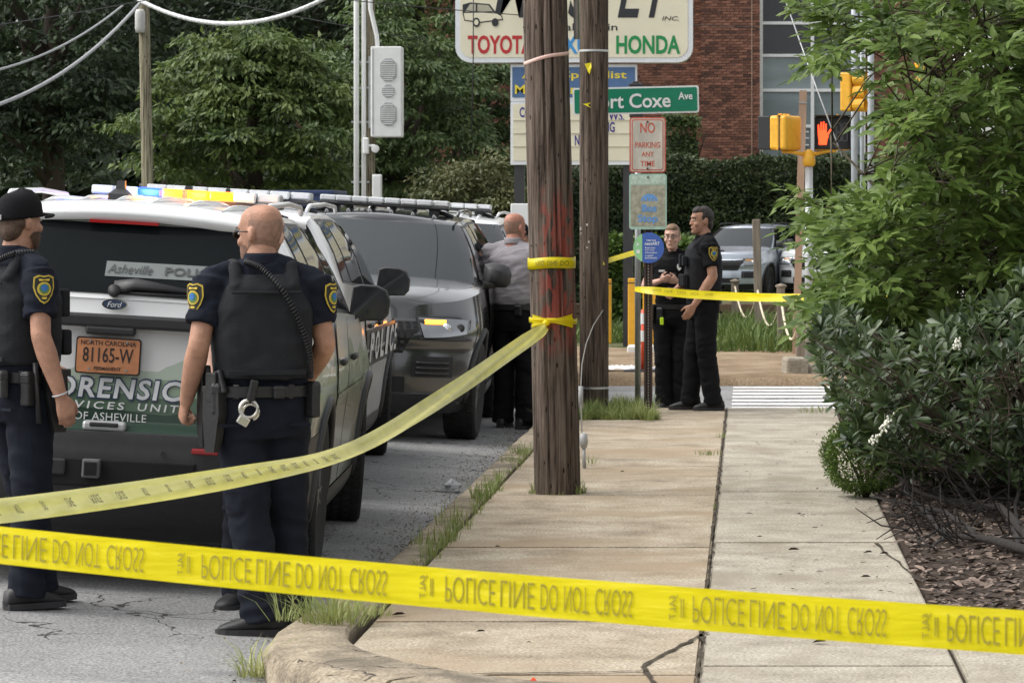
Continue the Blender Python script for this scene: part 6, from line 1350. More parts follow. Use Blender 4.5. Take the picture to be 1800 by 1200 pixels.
    g = MB(); g.tube([hm @ Vector((-.022, .0975, -.064)), hm @ Vector((0, .1015, -.062)), hm @ Vector((.022, .0975, -.064))], [.0015, .003, .0015], 8); g.build('mouth', lip_m, t, smooth=True)
    if glasses:
        g = MB()
        for s in (-1, 1):
            rr_ = [hm @ Vector((s * .033 + .024 * math.cos(a), .099, .004 + .017 * math.sin(a))) for a in np.linspace(0, 2 * math.pi, 17)]; g.tube(rr_, .0022, 6, cap=False); g.tube([hm @ Vector((s * .056, .097, .012)), hm @ Vector((s * .078 * hsx, .06, .014)), hm @ Vector((s * .082 * hsx, -.005, .008))], .0028, 6)
        g.tube([hm @ Vector((-.01, .101, .008)), hm @ Vector((.01, .101, .008))], .0022, 6); gl = g.build('glasses', M('glasses_frame', (.03, .022, .02), .4), t, smooth=True)
        if glasses == 'sun':
            for s in (-1, 1): g = MB(); g.prism([(.024 * math.cos(a), .017 * math.sin(a)) for a in np.linspace(0, 2 * math.pi, 16)[:-1]], .002, hm @ frame((s * .033, .099, .004), (1, 0, 0), (0, 0, 1))); g.build('lens', eye_d, gl)
    t['_hm'] = 0; del t['_hm']
    return t, be, vo_, so_
def holster(parent, x, y, z, rot=0., s=1.):
    h = bpy.data.objects.new('holster', None); COL.objects.link(h); h.parent = parent; h.location = (x, y, z); h.rotation_euler = (0, 0, rot); h.empty_display_size = .03
    g = MB(); g.loft([[Vector((a * w_, b * d + o, zz)) for a, b in ((-1, -1), (1, -1), (1, 1), (-1, 1))] for zz, w_, d, o in ((.03, .024, .045, 0), (-.06, .024, .048, 0), (-.16, .020, .036, .01), (-.22, .017, .026, .015))]); g.build('shell', leather, h, angle=30)
    g = MB(); g.box((0, -.03, .065), (.026, .045, .10), (R(-18), 0, 0), bev=.008); g.box((0, .02, .035), (.024, .10, .03), bev=.006); g.build('pistol_grip', M('gun_black', (.018, .018, .02), .4, .1), h)
    g = MB(); g.box((-.02, 0, .045), (.012, .06, .12), bev=.004); g.build('belt_loop', leather, h); return h
def pouch(parent, x, y, z, w, d, h, rot=0., mat=None, nm='pouch'):
    g = MB(); g.box((0, 0, 0), (w, d, h), bev=.01); o = g.build(nm, mat or leather, parent); o.location = (x, y, z); o.rotation_euler = (0, 0, rot)
    g = MB(); g.box((0, -d * .02, h * .28), (w * 1.06, d * 1.06, h * .32), bev=.008); f = g.build('flap', mat or leather, o); return o
def coil(parent, pts, r=.009, turns=40, wire=.0032):
    pts = [Vector(p) for p in pts]; n = turns * 8; out = []
    for i in range(n + 1):
        f = i / n * (len(pts) - 1); k = min(int(f), len(pts) - 2); q = f - k
        p0, p1_, p2_, p3_ = pts[max(k - 1, 0)], pts[k], pts[k + 1], pts[min(k + 2, len(pts) - 1)]
        c = .5 * ((2 * p1_) + (p2_ - p0) * q + (2 * p0 - 5 * p1_ + 4 * p2_ - p3_) * q * q + (3 * p1_ - p0 - 3 * p2_ + p3_) * q ** 3); d = (p2_ - p1_).normalized(); a = d.orthogonal().normalized(); b = d.cross(a); th = i / 8 * 2 * math.pi; out.append(c + (a * math.cos(th) + b * math.sin(th)) * r)
    g = MB(); g.tube(out, wire, 5); return g.build('radio_cord', leather, parent, smooth=True)
def handcuffs(parent, x, y, z):
    h = bpy.data.objects.new('handcuffs', None); COL.objects.link(h); h.parent = parent; h.location = (x, y, z); h.rotation_euler = (0, R(12), 0); h.empty_display_size = .03
    g = MB(); rings = []
    g.tube([(.036 * math.cos(a), 0, .036 * math.sin(a)) for a in np.linspace(R(100), R(440), 26)], [.0095] * 26, 8, flat=.7); g.build('cuff', steel_b, h, smooth=True)
    g = MB(); g.box((-.012, 0, -.052), (.05, .014, .038), (0, R(20), 0), bev=.006); g.build('lock_case', steel_b, h)
    g = MB(); g.tube([(.032 * math.cos(a) + .012, .012, .032 * math.sin(a) - .012) for a in np.linspace(R(-60), R(200), 20)], .007, 6); g.build('second_cuff', steel_b, h, smooth=True)
    g = MB(); g.box((0, -.002, .075), (.034, .02, .09), bev=.008); g.cyl((0, -.014, .095), (0, -.018, .095), .009, 10); g.build('strap', leather, h); return h
NEARV = .0075
# A: bald officer in the middle, back to us, face turned to the left
A, Abe, Avo, Ash = person('bald broad officer in navy with a black vest, back turned, handcuffs on his belt', (-2.04, 14.35, rz(-2.04)), R(16), 1.84, 1.13, skin_m, vest=True, armL=((-.262, -.07, 1.19), (-.298, .07, .95)), armR=((.262, -.02, 1.18), (.20, .20, 1.0)), footL=(-.005, -.09), footR=(.14, .10), toeL=(-1, .18), toeR=(.25, 1), head=(R(42), R(-4)), fringe=True, glasses='sun', beard='stub', curlL=1.25, curlR=.7, voxel=NEARV, patches='LR', pback=-.85)
handcuffs(Abe, -.075, -.178, .93); holster(Abe, -.225, .02, .985, R(8)); holster(Abe, -.20, -.085, .97, R(35)); pouch(Abe, -.19, -.10, .97, .055, .04, .13, R(60)); pouch(Abe, .20, -.09, .96, .05, .045, .15, R(-50)); pouch(Abe, -.23, .1, .86, .04, .05, .10, 0); pouch(Abe, .05, -.168, .995, .05, .03, .055, 0)
coil(Avo, [(-.075, -.085, 1.525), (-.02, -.135, 1.50), (.06, -.178, 1.41), (.13, -.178, 1.28), (.175, -.155, 1.15), (.185, -.12, 1.05)], .011, 52)
# G: capped officer at the left edge
G, Gbe, Gvo, Gsh = person('officer in a black cap at the left edge, arm hanging beside his holster', (-3.15, 14.75, rz(-3.15)), R(-48), 1.80, 1.04, skin_m, vest=True, armL=((-.25, .03, 1.19), (-.20, .22, 1.02)), armR=((.265, -.04, 1.175), (.285, .045, .915)), footL=(-.10, .16), footR=(.10, -.02), toeL=(-.05, 1), toeR=(.05, 1), head=(R(8), 0), hair=hair_br, cap=True, beard=True, curlL=.6, curlR=.55, voxel=NEARV, patches='R', palmR=(-1, .2, 0))
G.children[0]
holster(Gbe, .215, .06, .98, R(-5)); pouch(Gbe, .19, -.06, .95, .05, .05, .15, R(-70)); pouch(Gbe, .13, -.14, .97, .05, .035, .12, R(-25)); g = MB(); g.cyl((.2, -.03, 1.06), (.215, -.02, .80), .013, 10); g.build('baton', leather, Gbe, smooth=True)
coil(Gvo, [(-.10, -.12, 1.45), (-.02, -.13, 1.475), (.06, -.12, 1.50), (.12, -.08, 1.525), (.14, .0, 1.53)], .011, 30)
g = MB(); wv = Vector((.285, .045, .915)); wd_ = (wv - Vector((.265, -.04, 1.175))).normalized(); aa = wd_.orthogonal().normalized(); bb_ = wd_.cross(aa); g.tube([wv - wd_ * .012 + (aa * math.cos(q) + bb_ * math.sin(q)) * .031 for q in np.linspace(0, 2 * math.pi, 22)], .004, 6, cap=False); g.build('wristband', M('wristband', (.5, .5, .52), .4, .2), G, smooth=True)
# B: behind A, hand up at his ear
Bp = person('officer standing behind the bald one with a hand raised to his ear', (-2.14, 15.2, rz(-2.14)), R(172), 1.79, 1.0, skin_pale, vest=False, armL=((-.285, .10, 1.27), (-.125, .09, 1.50)), armR=((.26, .0, 1.19), (.2, .14, .97)), footL=(-.09, 0), footR=(.12, .0), head=(R(-20), 0), fringe=True, curlL=.9, patches='', palmL=(1, .1, 0))
# C: grey shirt
Cp, Cbe, _, _ = person('officer in a grey shirt and dark trousers, back turned, beside the grey vehicle', (-1.955, 28.7, rz(-1.93)), R(-24), 1.85, 1.12, skin_red, grey_f, black_f, vest=False, armL=((-.26, .03, 1.2), (-.2, .24, 1.08)), armR=((.26, .05, 1.2), (.19, .26, 1.08)), head=(R(-14), R(-4)), fringe=True, patches='', longsleeve=True, voxel=.01)
pouch(Cbe, .12, -.15, .97, .06, .04, .09, 0); holster(Cbe, .22, .0, .97)
# D: capped person beyond C
person('person in a dark cap half hidden behind the grey-shirted officer', (-2.13, 31.75, rz(-2.13)), R(-95), 1.72, 1.0, skin_m, black_f, black_f, vest=False, cap=True, patches='', voxel=.011)
# E: woman facing us; F: man facing left
Ep, Ebe, Evo, Esh = person('female officer with glasses and pulled-back hair, holding her hands at her waist', (-.66, 30.42, -.045), R(174), 1.665, .98, skin_pale, black_f, black_f, vest=False, female=True, armL=((-.235, .0, 1.19), (-.07, .20, 1.24)), armR=((.27, .0, 1.19), (.08, .22, 1.25)), footL=(-.07, 0), footR=(.08, .03), head=(R(-4), 0), hair=hair_lt, glasses='clear', curlL=.5, curlR=.4, patches='R', voxel=.0095, palmR=(0, -1, .2), palmL=(0, -1, .2))
g = MB(); g.box((.085, .138, 1.34), (.06, .006, .018), (R(-12), 0, 0), bev=.002); g.build('name_tag', white_s, Esh); g = MB(); g.prism(shield(None, None, .62), .006, frame((-.085, .136, 1.375), (-1, 0, 0), (0, -.2, 1))); g.build('badge', steel_b, Esh)
pouch(Ebe, .185, .06, .94, .05, .10, .16, 0); pouch(Ebe, .10, .125, .93, .06, .05, .12, R(-20)); g = MB(); g.box((.08, .17, .86), (.035, .02, .07), bev=.006); g.build('yellow_tool', M('hi_vis', (.55, .80, .02), .5), Ebe)
g = MB(); g.box((-.03, .152, 1.28), (.05, .03, .08), bev=.006); g.build('body_camera', black_p, Esh)
Fp, Fbe, Fvo, Fsh = person('dark-haired male officer in profile facing left, hand in his pocket', (-.375, 29.62, .0), R(101), 1.775, 1.06, skin_m, black_f, black_f, vest=True, armL=((-.255, -.04, 1.175), (-.215, .12, .925)), armR=((.25, .03, 1.18), (.15, .22, 1.05)), footL=(-.08, -.08), footR=(.08, .10), toeL=(-.1, 1), toeR=(.1, 1), head=(R(10), 0), hair=hair_dk, curlL=.25, patches='L', voxel=.0095)
pouch(Fbe, .2, .08, .96, .05, .06, .13, 0); holster(Fbe, .215, 0, .97); pouch(Fbe, -.16, -.11, .97, .05, .04, .08, R(50)); g = MB(); g.box((-.2, -.03, 1.16), (.006, .05, .02), (R(40), 0, 0)); g.build('white_tag', white_s, Fvo)
# ------------------------------------------------------------------ police tape
def tapemat(name, col, tr):
    m = bpy.data.materials.new(name); m.use_nodes = True; MATS[name] = m; n = m.node_tree.nodes; l = m.node_tree.links; b = n['Principled BSDF']; out = n['Material Output']
    tc = n.new('ShaderNodeTexCoord'); t = n.new('ShaderNodeTexNoise'); t.inputs['Scale'].default_value = 5; t.inputs['Detail'].default_value = 4; l.new(tc.outputs['Object'], t.inputs['Vector'])
    mr = n.new('ShaderNodeMapRange'); mr.inputs[1].default_value = .3; mr.inputs[2].default_value = .7; mr.inputs[3].default_value = .9; mr.inputs[4].default_value = 1.08; l.new(t.outputs[0], mr.inputs[0])
    vm = n.new('ShaderNodeVectorMath'); vm.operation = 'SCALE'; vm.inputs[0].default_value = col; l.new(mr.outputs[0], vm.inputs['Scale']); l.new(vm.outputs[0], b.inputs['Base Color'])
    _set(b, 'Roughness', .28); _set(b, 'Specular IOR Level', .5)
    mpb = n.new('ShaderNodeMapping'); mpb.inputs['Scale'].default_value = (1.2, 1, 7); mpb.inputs['Rotation'].default_value = (0, .35, 0); l.new(tc.outputs['Object'], mpb.inputs[0]); tb = n.new('ShaderNodeTexNoise'); tb.inputs['Scale'].default_value = 5; tb.inputs['Detail'].default_value = 3; l.new(mpb.outputs[0], tb.inputs['Vector']); bpn = n.new('ShaderNodeBump'); bpn.inputs['Strength'].default_value = .5; bpn.inputs['Distance'].default_value = .01; l.new(tb.outputs[0], bpn.inputs['Height']); l.new(bpn.outputs[0], b.inputs['Normal'])
    ts = n.new('ShaderNodeBsdfTranslucent'); l.new(vm.outputs[0], ts.inputs[0]); mx = n.new('ShaderNodeMixShader'); mx.inputs[0].default_value = tr; l.new(b.outputs[0], mx.inputs[1]); l.new(ts.outputs[0], mx.inputs[2]); l.new(mx.outputs[0], out.inputs[0]); return m
tape_y = tapemat('tape_yellow', (.95, .80, .010), .45); tape_pale = tapemat('tape_pale', (.74, .70, .20), .42); tape_ink = M('tape_ink', (.30, .25, .025), .5, .15, 40); tape_ink2 = M('tape_ink_dark', (.13, .11, .02), .5, .1)
# 1: the near tape right across the frame
A0 = Vector(PX(0, 957.5, 7.0)); A1 = Vector(PX(1800, 1111, 5.85)); dA = A1 - A0
def at_u(u):
    k = (u - U0) / F; tau = (k * A0.y - A0.x) / (dA.x - k * dA.y); p = A0 + dA * tau; p.z -= .010 * 4 * max(-.1, tau * (1 - tau)); return p
tp = thing('police_tape', 'yellow police line tape stretched across the whole foreground', 'police tape', tuple(at_u(900)), 0, 'police tapes'); O = at_u(900)
us = np.linspace(-160, 1960, 90); HW = .0381; P = []
dirn = dA.normalized()
for j in range(9):
    q = -1 + j / 4; row = []
    for i, u in enumerate(us):
        p = at_u(u) - O; row.append(p + Vector((0, 0, q * HW)) + Vector((0, 1, 0)) * (.0012 * math.sin(u * .006 + q) + .0006 * math.sin(u * .021 + 2 * q) + .0006 * q * q))
    P.append(row)
g = MB(); g.grid(P); g.build('tape_band', tape_y, tp, smooth=True)
def tframe(u, off, dz=0.):
    d = (at_u(u + 30) - at_u(u - 30)).normalized(); p = at_u(u) - O + Vector((0, -off, dz)); return frame(p, d, (0, 0, 1))
for (u0, u1) in [(-72, 253), (355, 680), (783, 1112), (1218, 1558), (1665, 2010)]:
    words = [('POLICE', 0, .265), ('LINE', .295, .475), ('DO', .51, .60), ('NOT', .635, .765), ('CROSS', .80, 1.)]
    for w_, a, b in words:
        ua, ub = u0 + (u1 - u0) * a, u0 + (u1 - u0) * b; wd_ = (at_u(ub) - at_u(ua)).length; text('lettering', w_, wd_, .049, tape_ink, tp, tframe((ua + ub) / 2, .0028), bold=-.014, ext=.0006, flip=True)
for u in (319, 745, 1184, 1629):
    text('maker_mark', '\u00a7ALT', .046, .018, tape_ink, tp, tframe(u, .0028) @ Matrix.Rotation(R(-90), 4, 'Z'), ext=.0006, flip=True, shear=.2)
    for q in (.016, .021): g = MB(); g.box((q, 0, 0), (.0018, .034, .0006)); o = g.build('mark_rule', tape_ink, tp); o.matrix_local = tframe(u, .0028)
# 2: sagging tape from the near pole
cr_pts = [(-1.175, 20.47, 1.005), (-1.26, 19.6, .945), (-1.446, 16.95, .795), (-1.618, 14.35, .68), (-1.77, 12.05, .735), (-1.97, 9.0, .865), (-2.1, 7.0, 1.0)]
def cat(pts, f):
    k = min(int(f), len(pts) - 2); q = f - k; p = [Vector(pts[max(k - 1, 0)]), Vector(pts[k]), Vector(pts[k + 1]), Vector(pts[min(k + 2, len(pts) - 1)])]
    return .5 * ((2 * p[1]) + (p[2] - p[0]) * q + (2 * p[0] - 5 * p[1] + 4 * p[2] - p[3]) * q * q + (3 * p[1] - p[0] - 3 * p[2] + p[3]) * q ** 3)
t2 = thing('police_tape', 'pale twisted police tape sagging from the near pole to the left', 'police tape', (0, 0, 0), 0, 'police tapes')
def t2_fr(f):
    c = cat(cr_pts, f); d = (cat(cr_pts, min(f + .05, 5.99)) - cat(cr_pts, max(f - .05, 0))).normalized(); up = (Vector((0, 0, 1)) - d * d.z).normalized(); sd_ = d.cross(up)
    tilt = R(interp(f, [0, .4, 1.5, 2.6, 3.4, 4.2, 6], [0, 15, 28, 62, 52, 38, 35])); return c, d, (up * math.cos(tilt) + sd_ * math.sin(tilt)), (sd_ * math.cos(tilt) - up * math.sin(tilt))
rows = [[] for _ in range(9)]
for i in range(121):
    f = i / 120 * 5.99; c, d, up, sd_ = t2_fr(f); hw = .0381 * interp(f, [0, .12, .5, 1, 6], [.28, .5, .95, 1.1, 1.05])
    for j in range(9):
        q = -1 + j / 4; rows[j].append(c + up * hw * q + sd_ * (.006 * math.sin(q * 4 + f * 3) + .012 * abs(q) * math.sin(f * 1.7)))
g = MB(); g.grid(rows); g.build('tape_band', tape_pale, t2, smooth=True)
for i in range(26):
    f = 3.3 + i * .092; c, d, up, sd_ = t2_fr(f); w_ = ['POLICE', 'LINE', 'DO', 'NOT', 'CROSS'][i % 5]; fr = frame(c - sd_ * -.0 + up * -.012, -d, up); nz = fr.col[2].xyz; s_ = -1 if nz.y > 0 else 1
    fr.translation = fr.translation + nz * (.014 * s_); text('lettering', w_, (.11, .075, .04, .06, .1)[i % 5], .03, tape_ink2, t2, fr, ext=.0006, flip=True)
# knot and bands on the near pole
def pole_band(z, r, h, tilt, mat, nm, lab, x=0.):
    lean = -.23 * z / 9; o = thing(nm, lab, 'police tape' if 'ribbon' not in nm else 'ribbon', (X1 + lean, Y1, z), 0, 'police tapes' if 'ribbon' not in nm else None)
    g = MB(); rings = []
    for rr_, zz in ((r, -h / 2), (r + .003, -h / 2), (r + .004, 0), (r + .003, h / 2), (r, h / 2)): rings.append([Vector((rr_ * math.cos(a), rr_ * math.sin(a), zz + tilt * math.cos(a) + .003 * math.sin(3 * a))) for a in [2 * math.pi * k / 40 for k in range(40)]])
    g.loft(rings, cap=False); g.build('band', mat, o, smooth=True); return o
b1 = pole_band(EYE - (462 - V0) * Y1 / F, .1415, .066, .004, tape_y, 'police_tape', 'flat yellow tape band wrapped round the near pole above the knot')
for k, w_ in enumerate(['POLICE', 'LINE', 'DO']):
    a = R(245 + k * 30); r_ = .1475; text('lettering', w_, .06, .03, tape_ink, b1, frame((r_ * math.cos(a), r_ * math.sin(a), 0), (-math.sin(a), math.cos(a), 0), (0, 0, 1)), ext=.0006, flip=True)
b2 = pole_band(EYE - (563 - V0) * Y1 / F, .1415, .03, -.004, tape_y, 'police_tape', 'bunched yellow tape knotted round the near pole')
g = MB(); gz = 0
for s in (-1, 1):
    P = []
    for i in range(8):
        f = i / 7; a = R(270) + s * f * .95; hw = .008 + .034 * f; P.append([Vector(((.149 + .006 * math.sin(j * 2.1)) * math.cos(a), (.149 + .006 * math.sin(j * 2.1)) * math.sin(a), .0 + hw * (j / 3 - 1))) for j in range(7)])
    g.grid(P)
g.build('bow_folds', tape_y, b2, smooth=True)['kind'] = 'stuff'; g = MB(); g.loft(ell((-.03, -.165, -.01), (.022, .02, .018))); me = g.mesh(); wrinkle(me, .004, (60, 60, 60), 2); put('knot', me, tape_y, b2)
pole_band(EYE - (103 - V0) * Y1 / F, .1335, .022, .032, M('ribbon_pink', (.62, .42, .36), .6, .1), 'ribbon', 'faded pink ribbon tied high on the near pole')
for (u, v, a_) in ((1035, 122, 20), (1034, 186, -30)):
    c = PX(u, v, Y2); o = thing('tape_scrap', 'torn yellow tape scrap stapled to the far pole, ' + ('upper one' if v < 150 else 'lower one'), 'tape scrap', (c.x, Y2 - .126, c.z), 0, 'tape scraps on the far pole'); g = MB()
    g.add([(-.03, 0, .04), (.025, -.012, .05), (.03, -.03, .01), (.012, -.02, -.05), (-.004, -.01, -.02)] if v < 150 else [(-.04, 0, .01), (.03, -.02, .02), (.0, -.01, 0), (.035, -.03, -.025)], [(0, 1, 2, 3, 4)] if v < 150 else [(0, 1, 2), (0, 2, 3)]); g.build('film', tape_y, o); g = MB(); g.box((-.005, .0, .02 if v < 150 else .005), (.012, .004, .002)); g.build('staple', galv, o)
# 3: tape in front of the two officers; 4: tape from the far pole to the sign post
def flat_tape(label, pts, hw, twist, n=60, mat=tape_y):
    o = thing('police_tape', label, 'police tape', tuple(pts[0]), 0, 'police tapes'); O_ = Vector(pts[0]); rows = [[] for _ in range(5)]
    for i in range(n + 1):
        f = i / n * (len(pts) - 1.001); c = cat(pts, f); tw = R(interp(f, range(len(twist)), twist))
        for j in range(5):
            q = -1 + j / 2; rows[j].append(c - O_ + Vector((0, math.sin(tw) * q * hw - .004 * q * q, math.cos(tw) * q * hw)))
    g = MB(); g.grid(rows); g.build('tape_band', mat, o, smooth=True); return o, O_
o3, O3 = flat_tape('yellow police tape strung in front of the two standing officers', [PX(1116, 508, 28.95), PX(1150, 511, 28.8), PX(1215, 517, 28.75), PX(1290, 521, 28.6), PX(1360, 523, 28.3), PX(1450, 522, 27.9), PX(1560, 520, 27.4)], .036, [60, 25, 12, 8, 20, 50, 60])
for i, w_ in enumerate(['POLICE', 'LINE', 'DO', 'NOT', 'CROSS']):
    f = 1.1 + i * .33; c = cat([PX(1116, 508, 28.95), PX(1150, 511, 28.8), PX(1215, 517, 28.75), PX(1290, 521, 28.6), PX(1360, 523, 28.3), PX(1450, 522, 27.9), PX(1560, 520, 27.4)], f); text('lettering', w_, .07, .022, tape_ink, o3, fx(c.x - O3.x, c.z - O3.z + .008, c.y - O3.y - .012), ext=.0006, flip=True)
flat_tape('short yellow tape running from the far pole to the sign post', [PX(1060, 461, 29.1), PX(1085, 453, 29.4), PX(1119, 443, 29.85)], .03, [35, 40, 35], 16)

# ------------------------------------------------------------------ right-hand tree and shrubs
def in_poly(x, y, poly):
    c = False; n = len(poly); j = n - 1
    for i in range(n):
        if (poly[i][1] > y) != (poly[j][1] > y) and x < (poly[j][0] - poly[i][0]) * (y - poly[i][1]) / (poly[j][1] - poly[i][1]) + poly[i][0]: c = not c
        j = i
    return c
ash_poly = [(1540, -60), (1540, 60), (1570, 150), (1590, 250), (1570, 330), (1520, 400), (1500, 500), (1500, 600), (1540, 650), (1600, 640), (1990, 620), (1990, -60)]
pts = []
while len(pts) < 640:
    u, v = random.uniform(1400, 1990), random.uniform(-60, 650)
    if in_poly(u, v, ash_poly):
        keep = 1. if v > 330 else (.55 if u < 1640 else .85)
        if 1500 < u < 1560 and 130 < v < 320: keep = .15
        if random.random() < keep: pts.append((u, v, random.uniform(19.4, 22.6)))
for q in [(1455, 45), (1462, 75), (1475, 100), (1470, 20), (1480, 125), (1450, 365), (1462, 350), (1490, 50), (1505, 30), (1520, 75), (1535, 10), (1500, 70), (1560, 150), (1470, 378), (1490, 415), (1500, 440), (1480, 480), (1490, 520), (1480, 560), (1540, 340), (1590, 60), (1600, 100), (1560, 40), (1530, 350), (1510, 390)]: pts.append((*q, random.uniform(20, 21.4)))
base = Vector((2.15, 21.0, .05))
ash = thing('ash_tree', 'bright green leafy young tree overhanging the right side of the sidewalk', 'tree', tuple(base))
stems = []; g = MB()
for k in range(11):
    tgt = PX(random.uniform(1450, 1900), random.uniform(0, 420), random.uniform(20, 22)); b0 = base + Vector((random.uniform(-.25, .25), random.uniform(-.2, .2), 0)); mid_ = b0.lerp(tgt, .5) + Vector((random.uniform(-.1, .3), 0, .15)); pl_ = [b0 - base, b0.lerp(mid_, .5) - base + Vector((.05, 0, .1)), mid_ - base, mid_.lerp(tgt, .5) - base, tgt - base]
    g.tube(pl_, [.03, .024, .018, .012, .006], 7); stems += [pl_[0].lerp(pl_[1], .5), *pl_[1:], pl_[1].lerp(pl_[2], .5), pl_[2].lerp(pl_[3], .5), pl_[3].lerp(pl_[4], .5)]
LP, LD, LN, LL, LW = [], [], [], [], []
for (u, v, Y) in pts:
    p = PX(u, v, Y) - base; c = random.choice(sorted(stems, key=lambda s: (s - p).length + max(0, s.z - p.z) * .6)[:5]) + Vector([random.gauss(0, .03) for _ in range(3)]); d = (p - c).normalized() if (p - c).length > .05 else Vector((random.uniform(-1, 1), random.uniform(-1, 1), .3)).normalized()
    d = (d + Vector((-.3, -.3, .3)) * .5 + Vector([random.gauss(0, .25) for _ in range(3)])).normalized(); ln = random.uniform(.18, .34)
    if (p - c).length < 1.2: g.tube([c, c.lerp(p, .5) + Vector((0, 0, .04)), p], [.007, .0055, .0045], 5)
    e = p + d * ln - Vector((0, 0, .03)); g.tube([p, p.lerp(e, .5) + Vector((0, 0, .012)), e], [.0045, .0035, .002], 5)
    for nd in range(6):
        f = .1 + .18 * nd; a = p.lerp(e, f)
        for s in (-1, 1) if nd < 5 else (0,):
            side_ = d.cross(Vector((0, 0, 1))).normalized() * s; rd = (d * .55 + side_ * .95 + Vector((0, 0, random.uniform(-.1, .5))) + Vector([random.gauss(0, .22) for _ in range(3)])).normalized(); rl = random.uniform(.11, .17)
            nb = Vector((random.gauss(-.1, .3), random.gauss(-.4, .3), 1)).normalized(); sd2 = rd.cross(nb).normalized()
            for pr in range(3):
                ap = a + rd * rl * (.38 + .31 * pr) - Vector((0, 0, .012 * pr * pr))
                for s2 in ((-1, 1) if pr < 2 else (0,)):
                    ld = (rd * .7 + sd2 * s2 * .9 + Vector((0, 0, -.22)) + Vector([random.gauss(0, .12) for _ in range(3)])) if s2 else rd + Vector((0, 0, -.25)); LP.append(ap); LD.append(ld); LN.append(nb + Vector([random.gauss(0, .25) for _ in range(3)])); sz = random.uniform(.075, .122); LL.append(sz); LW.append(sz * random.uniform(.30, .40))
g.build('branches', M('bark_young', (.075, .06, .035), .85, .25, 20), ash, smooth=True)
V_, F_ = leaf_arrays(np.array(LP), np.array(LD), np.array(LN), np.array(LL), np.array(LW), .13, 'lance', .12)
fast_mesh('crown', V_, F_, leafmat('leaf_ash', (.06, .115, .02), (.22, .31, .075), .45, .4, .4, 3.0), ash)
# dark laurel-like shrub
lau_poly = [(1425, 590), (1470, 545), (1560, 575), (1620, 600), (1690, 545), (1760, 520), (1830, 470), (1990, 470), (1990, 880), (1800, 860), (1690, 830), (1600, 830), (1500, 790), (1455, 700)]
base2 = Vector((1.85, 18.9, .05)); lau = thing('laurel_shrub', 'dark glossy evergreen shrub with bare lower branches at the right', 'shrub', tuple(base2))
LP, LD, LN, LL, LW = [], [], [], [], []; g = MB(); cnt = 0; tips = []
while cnt < 950:
    u, v = random.uniform(1425, 1990), random.uniform(470, 880)
    if not in_poly(u, v, lau_poly): continue
    cnt += 1; Y = random.uniform(17.9, 20.6) if v < 760 else random.uniform(18.4, 19.8); p = PX(u, v, Y) - base2; tips.append(p); ax = (Vector((-.25, -.55, .9)) + Vector([random.gauss(0, .4) for _ in range(3)])).normalized(); x_ = ax.orthogonal().normalized(); y_ = ax.cross(x_); n_ = random.randint(8, 12); a0 = random.uniform(0, 6.28); sz0 = random.uniform(.07, .115)
    for k in range(n_):
        a = a0 + k * 2.4; el = R(12 + 60 * (k / n_)); d = (x_ * math.cos(a) + y_ * math.sin(a)) * math.cos(el) + ax * math.sin(el); LP.append(p + ax * .012 * (k / n_)); LD.append(d); LN.append(ax * 1.2 + d * -.3); LL.append(sz0 * random.uniform(.75, 1.1)); LW.append(sz0 * random.uniform(.24, .32))
    if cnt % 5 == 0:
        q = Vector((p.x * .6 + random.uniform(-.1, .1), p.y * .5, max(.12, p.z * .55))); g.tube([q, q.lerp(p, .55) + Vector((0, 0, .03)), p], [.007, .005, .0035], 5)
V_, F_ = leaf_arrays(np.array(LP), np.array(LD), np.array(LN), np.array(LL), np.array(LW), .10, 'obl', .10)
fast_mesh('foliage', V_, F_, leafmat('leaf_laurel', (.018, .038, .013), (.078, .115, .038), .36, .15, .45, 3.5), lau); g.build('twigs', M('bark_grey', (.11, .085, .065), .9, .3, 20), lau, smooth=True)['kind'] = 'stuff'
